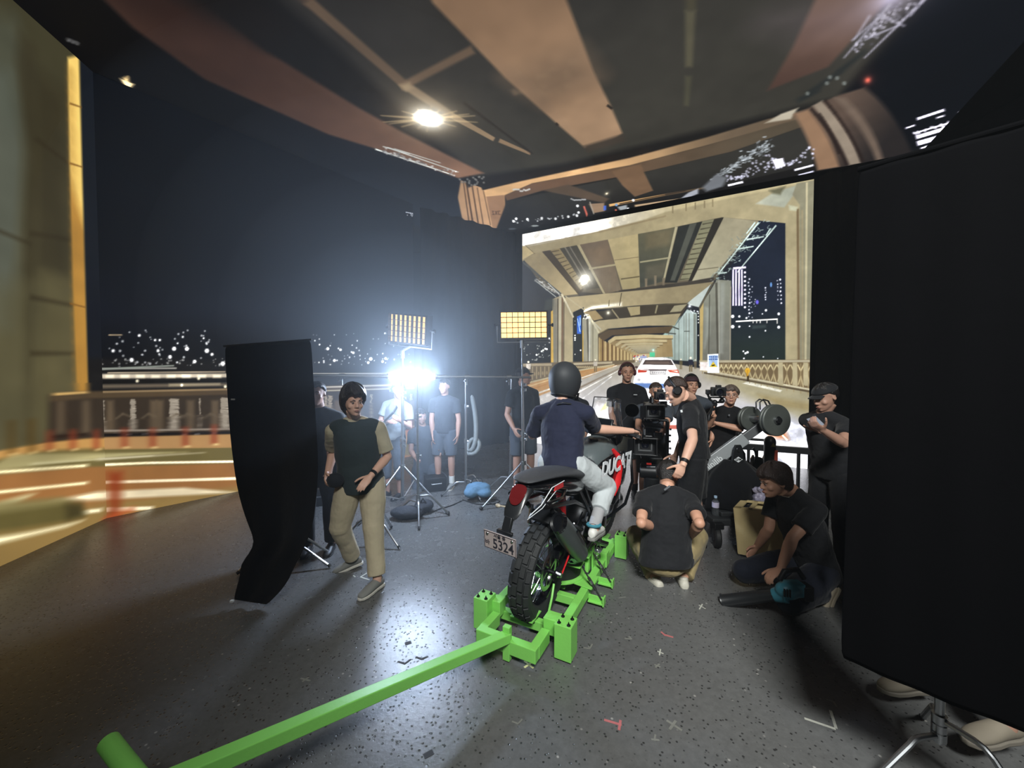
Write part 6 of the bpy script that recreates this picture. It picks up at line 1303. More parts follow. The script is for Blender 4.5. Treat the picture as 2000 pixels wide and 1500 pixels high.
k1 = add('person in black cap, T-shirt and shorts behind the right-hand lamp stand', stand=True, yaw=150, head=(1022, 735, 5.42), hyaw=88, skin='c', hair='black', hairp=dict(thick=.012, front=.06, side=0, back=-.06), s=.97,
    armL=((1047, 815, 'n'), (1034, 850, 'n')), armR=((990, 812, 'n'), (1004, 838, 'n')), shirt=CBLK, trousers=CSLATE, tlen=.9, shoe=SBLK, vox=.009)
cap(k1['F'], k1['root'], CBLK, k1['hs'])
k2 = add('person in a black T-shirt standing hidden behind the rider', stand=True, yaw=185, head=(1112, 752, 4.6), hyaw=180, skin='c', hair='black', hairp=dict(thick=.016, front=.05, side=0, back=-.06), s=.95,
    armL=((1145, 840, 'n'), (1135, 870, 'n')), armR=((1070, 840, 'n'), (1084, 872, 'n')), shirt=CBLK, trousers=CSLATE, tlen=.9, shoe=SBLK, vox=.01)
# the rider
r_ = add('rider in navy T-shirt and matt black helmet astride the motorcycle', hip=(1098, 908, 2.98), sho=(1099, 793, 3.10), yaw=24, syaw=26, head=(1104, 748, 3.16), hyaw=34, hpitch=-2, hroll=4, skin='a', hair='black', s=.98, sw=1.05,
    armR=((1160, 838, 'f'), BP(.30, 1.03, 1.205)), armL=((1040, 850, 'f'), BP(-.30, 1.03, 1.205)), legR=((1183, 950, 'f'), (1160, 1030, 'n')), legL=(BP(-.25, .72, .82), BP(-.25, .56, .44)), footR=(30, 4), footL=(28, 4),
    handR=dict(d=tuple((BP(.1, 1.4, 1.1)-BP(0, 1, 1.17)).normalized()), n=(-.1, -.1, -1), curl=.75), handL=dict(n=(0, 0, -1), curl=.75), shirt=CNAVY, sleeve=.86, trousers=CLG, tlen=1.62, twide=1.1, hem=-.07, wide=1.04, shoe=SWHT, sole=SGRY, vox=.006, sock=(cloth_m('grey_sock', (150, 150, 152), .3), .6), folds=1.3)
hf = r_['F'] @ Matrix.Scale(r_['hs']*1.05, 4)
MHEL = pm('matt_black_helmet', (48, 51, 55), .62, noise=(9, .08))
m_ = MB(hf); rg = []
for k in range(13):
    a = -.95+(math.pi/2+.95)*k/12; c_ = math.cos(a); rg.append(((0, -.012-.012*math.sin(a), .03+(.142 if a > 0 else .19)*math.sin(a)), (.128*c_, 0, 0), (0, .148*c_ if a > 0 else .146*c_, 0)))
m_.loft(rg, 36); hl = m_.build('helmet', MHEL, r_['root'], sub=1, ang=180)
m_ = MB(hf); m_.path([(.093*math.sin(a), -.008+.108*math.cos(a), -.105-.02*math.cos(a)) for a in [rad(x) for x in range(50, 311, 10)]], .009, 8); m_.build('helmet_rim', MRUB, hl)
m_ = MB(hf); m_.loft([((0, .125, .02), (.075, 0, 0), (0, .012, .055)), ((0, .137, .02), (.06, 0, 0), (0, .01, .045))], 20); m_.build('visor', pm('visor_clear', (120, 128, 132), .1, coat=.5), hl)
m_ = MB(hf); m_.path([(s_*.12, 0, -.07) for s_ in (1,)]+[(.1, .03, -.12), (.05, .06, -.145), (0, .07, -.15)], .009, 8, flat=.4); m_.build('chin_strap', MRUB, hl)
m_ = MB(hf); m_.torus(frame((.119, .045, .03), z=(.94, .34, .05)), .0125, .0024, 20, 6); m_.build('snap_ring', SWHT, hl)
m_ = MB(hf); m_.ell((.119, .045, .03), (.004, .005, .007), n=8, m=6); m_.build('snap', SWHT, hl)
m_ = MB(hf); m_.ell((.124, .03, -.035), (.004, .005, .005), n=8, m=6); m_.build('rivet', MSTL, hl)
m_ = MB(); q = r_['J']['R'][3]; m_.torus(frame(q+Z*.02, z=(0, .1, 1)), .046, .012, 20, 8); m_.build('teal_collar', pm('teal_knit', (52, 120, 136), .7), r_['root'])
hm_ = MB(); hm_.path([at(1088, 790, 3.02), at(1100, 786, 2.99), at(1116, 789, 3.0)], .005, 6); hm_.build('neck_chain', MSTL, r_['root'])
# the crew before the wall
hp = add('person in black T-shirt, shorts and headphones standing straight facing the rider', stand=True, yaw=184, head=(1225, 728, 5.27), hyaw=188, skin='b', hair='brown', hairp=dict(thick=.010, front=.068, side=.02, back=-.05, seed=4), s=1.03,
    armL=((1265, 806, 'n'), (1262, 838, 'n')), armR=((1194, 808, 'n'), (1202, 838, 'n')), shirt=CBLK, wide=1.12, trousers=CGREY, tlen=.98, twide=1.05, shoe=SBLK, sock=(SBLK, .78), sleeve=.7, vox=.007)
headphones(hp['F'], hp['root'], hp['hs'], pm('dark_red_headset', (70, 26, 34), .4))
bf_ = frame(at(1241, 772, 5.14), x=(1, 0, 0), y=(0, 0, 1)); text('chest_print', 'STUDIO', .02, bf_, PRN, hp['root'], .002) if False else badge(frame(at(1241, 771, 5.12), x=(1, .05, 0), y=(0, .02, 1)), .05, .008, PRN, hp['root'], 'chest_print')
op = add('person in grey T-shirt bent behind the stacked cinema cameras', stand=(0, .1), yaw=185, head=(1281, 765, 4.62), hyaw=188, hpitch=-12, skin='b', hair='brown', hairp=dict(thick=.009, front=.06, side=.02, back=-.04), s=.93,
    armL=((1302, 832, 'n'), (1290, 850, 'n')), armR=((1246, 834, 'n'), (1258, 856, 'n')), shirt=CSLATE, trousers=CGREY, tlen=.95, shoe=SBLK, vox=.008)
cp = add('person in dark cap and headphones standing behind the bowed crew member', stand=(.1, .03), yaw=192, head=(1350, 752, 4.65), hyaw=184, hpitch=0, skin='b', hair='black', hairp=dict(thick=.009, front=.06, side=.0, back=-.06), s=.95,
    armL=((1398, 822, 'n'), (1390, 858, 'n')), armR=((1330, 826, 'n'), (1334, 862, 'n')), shirt=CSLATE, trousers=CBLK, tlen=.95, shoe=SBLK, vox=.008)
cap(cp['F'], cp['root'], pm('maroon_cap', (56, 32, 40), .8), cp['hs'], back=True); headphones(cp['F'], cp['root'], cp['hs']*1.02)
gb = add('bespectacled person in black T-shirt holding up a camera on a gimbal grip', stand=(-.03, .06), yaw=200, head=(1427, 773, 4.32), hyaw=205, hpitch=6, skin='b', hair='light', hairp=dict(thick=.024, front=.05, side=.0, back=-.06, fringe=.014, seed=7), s=.95, sw=1.1,
    armL=((1446, 838, 'n'), (1396, 826, 'n')), armR=('ik', (1395, 812, 4.08), (-.3, .2, -1)), shirt=cloth_m('jet_cotton', (14, 14, 16), .4), wide=1.1, trousers=CBLK, tlen=1.97, shoe=SBLK, handR=dict(d=(-.8, -.35, .35), n=(.25, -.9, .1), curl=1.0), handL=dict(curl=.6), sleeve=.7, vox=.0065)
G_ = gb['F'] @ Matrix.Scale(gb['hs'], 4)
for s_ in (-1, 1):
    m_ = MB(G_); m_.torus(frame((s_*.032, .108, .004), z=(0, 1, 0)), .021, .0018, 20, 6); m_.path([(s_*.053, .104, .006), (s_*.074, .05, .008), (s_*.08, 0, .006)], .0018, 6); m_.build('glasses_rim', MALU, gb['root'])
badge(frame(at(1424, 811, 4.24), x=(1, .2, 0), y=(0, 0, 1)), .02, .02, pm('grey_print', (100, 102, 106), .7), gb['root'], 'chest_print')
# the tall man looking down, in profile
pr = add('person in black T-shirt and headphones bowing over the crouching crew member', hip=(1356, 888, 3.64), sho=(1348, 789, 3.60), yaw=-62, head=(1321, 763, 3.48), hyaw=-68, hpitch=-32, skin='a', hair='brown', hairp=dict(thick=.009, front=.068, side=.02, back=-.04, seed=8), s=1.02,
    armL=((1353, 858, 'n'), (1334, 908, 'n')), armR=([.4, .2, -1], [-.2, .4, -1]), legL=([.0, .08, -1], [0, -.1, -1]), legR=([.05, -.02, -1], [0, -.1, -1]), shirt=CBLK, wide=1.02, trousers=CBLK, tlen=.98, twide=1.08, shoe=SBLK, sleeve=.72, hem=-.06, handL=dict(d=(-.35, .1, -.9), n=(.2, .9, 0), curl=.5), vox=.006)
headphones(pr['F'], pr['root'], pr['hs'])
q = pr['J']['L'][1]; dW = (q-pr['J']['L'][0]).normalized(); m_ = MB(); m_.tube(q-dW*.05, q-dW*.02, .034, n=18); m_.build('wrist_watch', MBLK, pr['root'])
text('sleeve_print', 'RIGGING', .024, frame(at(1354, 819, 3.34), x=(1, .1, .18), y=(-.1, 0, 1)), PRN, pr['root'], .002) if False else badge(frame(at(1354, 819, 3.335), x=(1, .1, .18), y=(-.16, .1, 1)), .062, .012, PRN, pr['root'], 'sleeve_print')
badge(frame(at(1331, 803, 3.36), x=(1, .3, .1), y=(0, .2, 1)), .02, .022, PRN, pr['root'], 'chest_print')
# crouching man seen from behind
cr = add('person in black T-shirt and khaki trousers crouching with back turned', hip=(1300, 1090, 3.02), sho=(1303, 962, 3.12), yaw=4, syaw=6, head=(1304, 930, 3.28), hyaw=35, hpitch=-22, skin='b', hair='black', hairp=dict(thick=.017, front=.05, side=.0, back=-.07, seed=9, top=.006), s=1.0,
    armL=((1252, 1022, 'n'), BP(0.62, 1.05, .42)), armR=((1366, 1022, 'n'), (1350, 1046, 'f')), legL=((1242, 1046, 'f'), (1280, 1128, 'n')), legR=((1362, 1048, 'f'), (1334, 1128, 'n')), footL=(-12, 8), footR=(14, 8), shirt=CBLK, wide=1.17, shoes=1.16, trousers=CKHA, tlen=1.95, twide=1.12, hem=-.1, shoe=pm('pale_sneaker', (176, 172, 160), .6, noise=(30, .2)), sole=SOLW, sleeve=.62, vox=.0065, folds=1.3)
badge(frame(at(1303, 953, 2.985), x=(.8, 0, .6), y=(-.6, .2, .8)), .055, .014, pm('label_grey', (84, 88, 92), .6), cr['root'], 'neck_label')
# kneeling man with the blower
kn = add('person with bobbed dark hair kneeling over the leaf blower', hip=(1590, 1105, 2.95), sho=(1548, 968, 2.92), yaw=-92, syaw=-100, head=(1513, 940, 2.86), hyaw=-86, hpitch=-14, skin='b', hair='brown', hairp=dict(thick=.03, front=.045, side=-.03, back=-.1, fringe=.02, seed=11, top=.008), s=.96,
    armL=((1548, 1050, 'n'), (1524, 1112, 'n')), armR=((1500, 1040, 'f'), (1478, 1068, 'f')), legL=(V((1.92, 2.62, .12)), V((2.30, 2.78, .10))), legR=(V((1.84, 3.0, .13)), V((2.28, 3.02, .10))), footL=(-90, 62), footR=(-90, 62), shirt=CBLK, wide=1.1, trousers=cloth_m('navy_black_twill', (22, 26, 38), .4), tlen=1.88, twide=1.15, hem=-.14, shoe=SBEI, sole=SBEI, sleeve=.66,
    handL=dict(d=(-.8, -.2, -.3), n=(0, 0, -1), curl=.5), handR=dict(d=(-.7, 0, -.7), curl=.5), vox=.0065, folds=1.4)
badge(frame(at(1588, 1006, 2.80), x=(.5, 0, -.9), y=(.9, 0, .5)), .10, .012, pm('label_grey', (84, 88, 92), .6), kn['root'], 'back_print')
m_ = MB(); m_.torus(frame(at(1545, 962, 2.92), z=(-.4, 0, 1)), .07, .004, 24, 6); m_.build('neck_cord', SWHT, kn['root'])
m_ = MB(); m_.box(at(1600, 1126, 2.74), (.09, .02, .06)); m_.build('tool_pouch', MBLK, kn['root'], bevel=.006)
# man at the edge of the dark, cap and phone
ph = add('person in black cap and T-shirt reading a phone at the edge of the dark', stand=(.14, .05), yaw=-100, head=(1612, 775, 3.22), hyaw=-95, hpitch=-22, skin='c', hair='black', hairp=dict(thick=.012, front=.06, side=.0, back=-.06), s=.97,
    armL=((1648, 866, 'n'), (1606, 840, 'n')), armR=((1636, 862, 'f'), (1602, 842, 'n')), shirt=CBLK, wide=1.05, trousers=CBLK, tlen=1.97, shoe=SBLK, handL=dict(curl=.6, n=(0, .4, 1)), handR=dict(curl=.6, n=(0, .4, 1)), vox=.007)
cap(ph['F'], ph['root'], CBLK, ph['hs'])
t_ = thing('smartphone', 'phone held by the person in the black cap', 'phone', at(1592, 824, 3.1)); m_ = MB(frame(at(1594, 826, 3.08), x=(.8, -.3, .4), y=(.2, .8, .5))); m_.box((0, 0, 0), (.075, .15, .009)); m_.build('phone_body', MBLK, t_, bevel=.004, smooth=False)
m_ = MB(frame(at(1594, 826, 3.08), x=(.8, -.3, .4), y=(.2, .8, .5))); m_.box((0, 0, .005), (.068, .14, .001)); m_.build('screen', emis('phone_glow', (190, 200, 215), .5), t_, smooth=False)
# two people almost hidden behind cloth
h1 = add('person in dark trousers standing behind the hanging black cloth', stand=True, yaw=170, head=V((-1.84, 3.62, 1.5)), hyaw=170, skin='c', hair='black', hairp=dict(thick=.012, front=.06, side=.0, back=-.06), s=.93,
    armL=([.2, .2, -1], [-.1, .5, -1]), armR=([.2, .2, -1], [-.1, .5, -1]), shirt=CBLK, trousers=CBLK, tlen=1.97, shoe=SBLK, vox=.01)
h2 = add('person behind the big flag with only pale trousers and shoes showing', hip=V((2.30, 1.98, .94)), sho=V((2.34, 1.98, 1.42)), yaw=-110, head=V((2.32, 1.96, 1.64)), hyaw=-110, skin='c', hair='black', hairp=dict(thick=.012, front=.06, side=.0, back=-.06), s=.97,
    armL=([-.2, .2, -1], [0, .5, -1]), armR=([.2, .2, -1], [0, .5, -1]), legL=('ik', V((2.13, 1.60, .085)), (-1, 0, 0)), legR=('ik', V((2.06, 1.91, .085)), (-1, 0, 0)), footL=(-95, 0), footR=(-90, 0), shirt=CBLK, trousers=cloth_m('dim_beige', (92, 84, 70), .4), tlen=1.9, twide=1.1, shoe=pm('dim_shoe_beige', (120, 112, 98), .8), sole=pm('dim_sole', (110, 104, 94), .7), vox=.009)  # trousers and shoes coloured darker to paint in the dimness behind the flag
for q in PP: print('PERSON', q[0][:50], q[1])

# ------------------------------------------------------------------ stacked cinema cameras on the jib head
MCAM = pm('camera_black', (26, 27, 29), 0.42, 0.3, noise=(30, .15)); MCG = pm('camera_grey', (92, 94, 96), .45, .4); MLEN = pm('lens_glass', (14, 16, 26), .04, coat=1.0)
def cinema_camera(label, c, nrm, s=1.0, big=1.0):
    t = thing('cinema_camera', label, 'camera', c); n_ = V(nrm).normalized(); x = Z.cross(n_).normalized(); F = frame(c, x=x, y=Z) @ Matrix.Scale(s, 4)   # F z = toward the subject
    def P(name, mat, fn, parent=None, **k): mm = MB(F); fn(mm); return mm.build(name, mat, parent or t, **k)
    P('camera_body', MCAM, lambda m: m.box((0, 0, -.22), (.15, .15, .22)), bevel=.008, smooth=False)
    w_, h_ = .19*big, .15*big
    P('matte_box', MCAM, lambda m: [m.box(q, sz) for q, sz in (((0, h_/2, .06), (w_+.02, .012, .10)), ((0, -h_/2, .06), (w_+.02, .012, .10)), ((w_/2, 0, .06), (.012, h_, .10)), ((-w_/2, 0, .06), (.012, h_, .10)), ((0, 0, .0), (w_, h_, .01)))], bevel=.003, smooth=False)
    P('matte_frame', MCG, lambda m: [m.box(q, sz) for q, sz in (((0, .052, .012), (.13, .014, .008)), ((0, -.052, .012), (.13, .014, .008)), ((.058, 0, .012), (.014, .11, .008)), ((-.058, 0, .012), (.014, .11, .008)))], smooth=False)
    ln = P('lens', MCAM, lambda m: m.lathe([(.05, -.11), (.055, -.10), (.055, -.03), (.048, -.01), (.048, .012), (.040, .012), (.038, .0), (0, .0)], Matrix.Identity(4), 32))
    P('lens_glass', MLEN, lambda m: m.lathe([(.038, .002), (.03, .009), (.0, .014)], Matrix.Identity(4), 28), ln)
    P('lens_gear', MCG, lambda m: m.lathe([(.056, -.08), (.059, -.078), (.059, -.062), (.056, -.06)], Matrix.Identity(4), 40), ln)
    P('focus_motor', MCAM, lambda m: (m.tube((.085, .0, -.10), (.085, .0, -.03), .022, n=16), m.tube((.07, -.03, -.085), (.07, -.03, -.05), .014, n=12)))
    P('top_handle', MCAM, lambda m: m.path([(0, .075, -.28), (0, .13, -.27), (0, .14, -.2), (0, .13, -.1), (0, .08, -.09)], .012, 10), )
    P('side_flag', MCAM, lambda m: m.box((-w_/2-.035, 0, .1), (.07, h_*.9, .004), Matrix.Rotation(rad(35), 3, 'Y')), smooth=False)
    P('monitor', MCAM, lambda m: m.box((.13, .06, -.2), (.09, .07, .018), Matrix.Rotation(rad(30), 3, 'Y')), bevel=.004, smooth=False)
    P('support_rod', MSTL, lambda m: m.tube((-.03, -.095, -.3), (-.03, -.095, .06), .0075, n=10)); P('support_rod', MSTL, lambda m: m.tube((.03, -.095, -.3), (.03, -.095, .06), .0075, n=10))
    P('base_plate', MCAM, lambda m: m.box((0, -.105, -.2), (.12, .02, .24)), bevel=.004, smooth=False)
    P('battery', MCAM, lambda m: m.box((0, 0, -.36), (.10, .13, .05)), bevel=.01, smooth=False)
    for k in range(4): P('control_knob', MSTL if k % 2 else MCG, lambda m: m.tube((.076, -.05+.03*k, -.16-.03*(k % 2)), (.09, -.05+.03*k, -.16-.03*(k % 2)), .009, n=10))
    P('video_cable', MRUB, lambda m: m.path([(.07, .03, -.3), (.13, -.02, -.3), (.13, -.12, -.26), (.06, -.16, -.2)], .005, 6))
    return t, F
cA1, FA1 = cinema_camera('upper cinema camera with its matte box facing the rider', at(1277, 803, 4.12), (-.22, -1, -.03), 1.0, .95)
cA2, FA2 = cinema_camera('lower cinema camera with a wide matte box and side flag', at(1260, 869, 4.02), (-.30, -1, .02), 1.08, 1.05)
tp = thing('small_camera', 'small black camera on top of the camera stack', 'camera', at(1290, 772, 4.2)); F = frame(at(1290, 773, 4.2), x=(1, -.2, 0), y=Z)
mm = MB(F); mm.box((0, 0, 0), (.12, .085, .12)); mm.box((.0, .055, -.01), (.06, .03, .06)); mm.build('camera_body', MCAM, tp, bevel=.006, smooth=False)
mm = MB(F); mm.tube((-.01, 0, .05), (-.01, 0, .12), .032, .036, 20); l_ = mm.build('lens', MCAM, tp); mm = MB(F); mm.lathe([(.03, .121), (.0, .126)], Matrix.Translation((-.01, 0, 0)), 20); mm.build('lens_glass', MLEN, l_)
mm = MB(F); mm.path([(-.07, .04, .0), (-.08, .09, .0), (.0, .1, 0), (.02, .06, 0)], .006, 8); mm.build('cage_handle', MSTL, tp)
rg_ = thing('remote_head', 'black remote camera head with drum motors carrying the camera stack', 'camera head', at(1275, 940, 4.2))
RF = frame(at(1278, 905, 4.22), x=(1, -.25, 0), y=Z)
def RP(name, mat, fn, **k): mm = MB(RF); fn(mm); return mm.build(name, mat, rg_, **k)
RP('side_yoke', MCAM, lambda m: (m.box((.14, .16, -.08), (.03, .62, .10)), m.box((.02, .47, -.10), (.26, .025, .1)), m.box((.02, -.15, -.08), (.26, .03, .12))), bevel=.008, smooth=False)
RP('shelf', MCAM, lambda m: m.box((-.01, .405, -.12), (.2, .016, .3)), bevel=.003, smooth=False); RP('shelf', MCAM, lambda m: m.box((-.03, .055, -.12), (.22, .016, .3)), bevel=.003, smooth=False)
RP('drum_motor', MCAM, lambda m: m.lathe([(0, -.10), (.07, -.10), (.078, -.09), (.078, .09), (.07, .10), (0, .10)], frame((-.05, -.09, .0), z=(1, 0, .1)), 32)); RP('drum_motor', MCAM, lambda m: m.lathe([(0, -.07), (.085, -.07), (.09, -.06), (.09, .06), (.08, .07), (0, .07)], frame((-.02, -.22, .0), z=(0, 1, 0)), 32))
RP('cable_ring', MRUB, lambda m: m.torus(frame((0, -.3, 0), z=(0, 1, .1)), .1, .012, 32, 8)); RP('red_button', pm('red_button', (210, 60, 50), .5, emit=((220, 60, 50), .3)), lambda m: m.box((-.06, .0, .04), (.05, .02, .012)), bevel=.002)
RP('name_strip', PRN, lambda m: m.box((-.04, -.035, .05), (.09, .022, .01)), bevel=.002)
for k in range(9): RP('side_knob', MSTL, lambda m: m.tube((.155, -.18+.07*k, -.06+.02*(k % 3)), (.175, -.18+.07*k, -.06+.02*(k % 3)), .012, n=10))
RP('support_post', MCAM, lambda m: m.tube((0, -.3, -.02), (0, -.56, -.02), .04, n=16))
# ------------------------------------------------------------------ jib arm on its covered dolly
JD = 3.95
MJIB = pm('jib_grey', (150, 154, 156), .4, .3, noise=(6, .06))
jb = thing('camera_jib', 'grey jib arm with round counterweights rising over the black dolly', 'jib arm', at(1432, 885, JD)-Z*.0)
a0, a1 = at(1306, 962, 4.15), at(1500, 822, 3.92); ax = (a1-a0).normalized()
pv_ = at(1434, 876, 3.98)
mm = MB(); mm.bar(a0, a0.lerp(a1, .78), .06, .125); mm.build('arm', MJIB, jb, bevel=.006, smooth=False)
mm = MB(); mm.bar(a0.lerp(a1, .76), a1, .05, .085); mm.build('arm_extension', MCG, jb, bevel=.005, smooth=False)
mm = MB(); mm.bar(a0-Z*.085, a0.lerp(a1, .62)-Z*.085, .04, .012); mm.build('lower_rod', MCG, jb, smooth=False)
mm = MB(); q = a0.lerp(a1, .72)+Z*.08; mm.box(q, (.05, .05, .04)); mm.build('latch', MCAM, jb, bevel=.005)
aN = ax.cross(Z).normalized(); aN = aN if aN.y < 0 else -aN; aU = aN.cross(ax) if (aN.cross(ax)).z > 0 else ax.cross(aN)
text('arm_lettering', 'miniJib', .085, frame(a0.lerp(a1, .44)+aN*.031-aU*.015, x=ax, y=aU), PRN, jb, .001, bold=.001)
wN = V((.16, -1, .05)).normalized(); wc = at(1507, 820, 3.86)
for k, (off, r, nm) in enumerate(((.02, .158, 'counterweight'), (.055, .158, 'counterweight'), (-.19, .128, 'counterweight'), (-.225, .128, 'counterweight'))):
    mm = MB(); mm.lathe([(0, -.015), (r-.008, -.015), (r, -.008), (r, .008), (r-.008, .015), (0, .015)], frame(wc+wN*off+V((-.0 if k < 2 else -.06, 0, 0)), z=wN), 44); mm.build(nm, pm('weight_olive', (78, 82, 78), .5, .3, noise=(12, .12)), jb)
mm = MB(); mm.tube(wc-wN*.26+V((-.07, 0, 0)), wc+wN*.085, .04, n=20); mm.build('weight_axle', MSTL, jb)
mm = MB(); mm.tube(wc+wN*.07, wc+wN*.10, .03, n=8); mm.build('axle_nut', MBLK, jb)
for k in range(2): mm = MB(); q = wc-wN*(.06+.05*k)+V((-.02, 0, .1)); mm.path([q+V((-.05, 0, 0)), q+V((-.055, 0, .075)), q+V((-.02, 0, .105)), q+V((.03, 0, .09)), q+V((.07, 0, .02))], .008, 8); mm.build('carry_handle', MSTL, jb)
mm = MB(); mm.bar(a1, wc-wN*.06, .06, .06); mm.build('axle_block', MCAM, jb, bevel=.008)
F = frame(pv_+V((0, -.05, 0)), x=(1, .12, 0), y=Z)
mm = MB(F); mm.prism([(-.03, .05), (.03, .05), (.045, .02), (.09, -.26), (-.09, -.26), (-.045, .02)], Matrix.Translation((0, 0, .0)), .02); mm.box((0, -.3, -.03), (.2, .09, .14)); br = mm.build('pivot_bracket', MCAM, jb, bevel=.004, smooth=False)
mm = MB(F); mm.prism([(-.048, -.1), (0, -.07), (.048, -.1), (0, -.13)], Matrix.Translation((0, 0, .021)), .002); lg = mm.build('diamond_plate', PRN, br, smooth=False)
text('plate_lettering', 'GFM', .034, F @ Matrix.Translation((0, -.1, .0235)), MBOLT, br, .001, bold=.001)
mm = MB(F); mm.tube((0, .0, -.12), (0, 0, .03), .022, n=16); mm.build('pivot_bolt', MSTL, jb)
jd = thing('jib_dolly', 'low black dolly with rubber wheels under a black cloth', 'dolly', V((1.86+.34, 3.98, 0)))
cD = onz(1432, 1052); cD = V((cD.x, 4.0, 0)); cD.x = at(1432, 900, 4.0).x
mm = MB(); mm.tube(cD+Z*.3, cD+Z*.72, .07, .06, 20); mm.build('column', MCAM, jd)
mm = MB(); mm.box(cD+Z*.24, (.72, .6, .07)); mm.box(cD+Z*.3+V((0, -.1, 0)), (.5, .3, .05)); mm.build('deck', pm('deck_grey_black', (46, 48, 50), .5, noise=(12, .3)), jd, bevel=.01, smooth=False)
for sx in (-1, 1):
    for sy in (-1, 1):
        q = cD+V((sx*.32, sy*.30, .1)); mm = MB(); mm.lathe([(.03, -.03), (.09, -.028), (.1, -.015), (.1, .015), (.09, .028), (.03, .03), (.03, -.03)], frame(q, z=(1, .3*sx, 0)), 30); wh = mm.build('wheel', MRUB, jd); mm = MB(); mm.tube(q-V((.035, 0, 0)), q+V((.035, 0, 0)), .03, n=14); mm.build('hub', MSTL, wh)
        mm = MB(); mm.box(q+Z*.12, (.09, .1, .06)); mm.build('axle_mount', MCAM, jd, bevel=.006, smooth=False)
mm = MB(); rings = []
for k, (z, r, ro) in enumerate(((.80, .09, .0), (.74, .16, .01), (.66, .27, .012), (.55, .31, .02), (.42, .33, .03), (.32, .34, .035))):
    rings.append((z, r, ro))
n = 60; vs, fs = [], []
for z, r, ro in rings:
    for i in range(n): a = 2*math.pi*i/n; rr = r+ro*math.sin(a*7+z*3)+ro*.5*math.sin(a*11); vs.append(cD+V((rr*math.cos(a), rr*.8*math.sin(a), z+.012*math.sin(a*5)*(1 if z < .6 else 0))))
for k in range(len(rings)-1):
    for i in range(n): fs.append((k*n+i, k*n+(i+1) % n, (k+1)*n+(i+1) % n, (k+1)*n+i))
mm.add(vs, fs); dc = mm.build('draped_cover', MCLO, loc=cD, solid=.006, sub=1, ang=180, disp=(.15, .03)); tag(dc, 'black cloth cover bunched over the jib dolly', 'cover')
# water bottle standing on the dolly deck
q = cD+V((-.285, -.2, .275)); bt = thing('water_bottle', 'clear water bottle with a pale cap on the dolly edge', 'bottle', q); F = Matrix.Translation(q)
mm = MB(F); mm.lathe([(0, 0), (.03, 0), (.032, .01), (.032, .07), (.029, .08), (.032, .09), (.032, .14), (.014, .17), (.012, .18)], Matrix.Identity(4), 24); mm.build('bottle_body', pm('clear_plastic', (220, 228, 235), .05, trans=.9, alpha=.6, noise=(5, .02)), bt)
mm = MB(F); mm.tube((0, 0, .178), (0, 0, .198), .015, n=16); mm.build('cap', pm('pale_blue_cap', (170, 196, 220), .5), bt); mm = MB(F); mm.lathe([(.0325, .085), (.0328, .09), (.0328, .135), (.0325, .138)], Matrix.Identity(4), 24); mm.build('paper_label', pm('lilac_label', (196, 190, 214), .6), bt)
# black column with an orange mark and the low black rail in front of the wall
q = at(1503, 900, 4.4); cl = thing('equipment_post', 'black round-topped post with an orange tag in front of the wall', 'post', V((q.x, q.y, 0)))
mm = MB(); mm.tube(V((q.x, q.y, .08)), V((q.x, q.y, .9)), .06, n=20); mm.ell(V((q.x, q.y, .9)), (.062, .062, .075)); mm.tube(V((q.x, q.y, .0)), V((q.x, q.y, .1)), .13, .11, 24); mm.build('column_body', MCAM, cl)
mm = MB(); mm.box(V((q.x+.03, q.y-.062, .76)), (.035, .01, .12)); mm.build('orange_tag', pm('orange_tag', (214, 92, 70), .6), cl, smooth=False)
mm = MB(); mm.prism([(-.03, 0), (.03, 0), (0, .045)], frame(V((q.x-.005, q.y-.064, .86)), x=(1, 0, 0), y=Z), .003); mm.build('warning_sticker', pm('dull_yellow', (120, 110, 50), .6), cl, smooth=False)
for k in range(3): mm = MB(); mm.box(V((q.x+.02, q.y-.06, .66-.05*k)), (.09, .02, .022)); mm.build('strap_band', MRUB if k else pm('pale_band', (150, 156, 160), .5), cl, smooth=False)
eq = thing('low_barrier', 'long low black rail in front of the bridge LED wall', 'barrier', at(1500, 890, 5.1)); eq.location.z = 0; OFF[eq] = V(eq.location)
for (xa, ya, xb, yb, h_, nm) in ((1388, 853, 1500, 860, .03, 'top_rail'), (1400, 868, 1672, 888, .085, 'thick_rail')):
    mm = MB(); mm.bar(at(xa, ya, 5.55 if xa < 1399 else 5.5), at(xb, yb, 5.25 if xb < 1600 else 4.75), .05, h_); mm.build(nm, MCAM, eq, smooth=False, bevel=.004)
for x, y in ((1402, 868), (1462, 872), (1478, 874), (1560, 880), (1640, 886)):
    t_ = (x-1400)/272; p = at(x, y, 5.5-.75*t_); mm = MB(); mm.bar(p, V((p.x, p.y, 0.0)), .03, .03); mm.build('leg', MCAM, eq, smooth=False)
mm = MB(); p0, p1 = at(1400, 905, 5.5), at(1672, 925, 4.75); p0.z = .1; p1.z = .1; mm.bar(p0, p1, .04, .06); mm.build('foot_rail', MCAM, eq, smooth=False)
sh_ = thing('gear_bag', 'dark gear bag bristling with clamps behind the jib dolly', 'bag', V((at(1462, 930, 4.75).x, 4.75, 0)))
mm = MB(); c_ = V((at(1462, 930, 4.75).x, 4.75, .3)); mm.ell(c_, (.26, .18, .3)); mm.ell(c_+V((.1, 0, .22)), (.14, .12, .14)); mm.build('bag_body', MCLO, sh_, remesh=.015, it=4)
for k in range(8): mm = MB(); p = c_+V((-.18+.05*k, -.1+.02*(k % 3), .26)); mm.path([p, p+V((.02*math.sin(k*2), 0, .09+.03*(k % 3))), p+V((.05*math.sin(k*2+1), .02, .13+.04*(k % 3)))], .014, 8); mm.build('clamp', MCAM if k % 3 else MSTL, sh_)
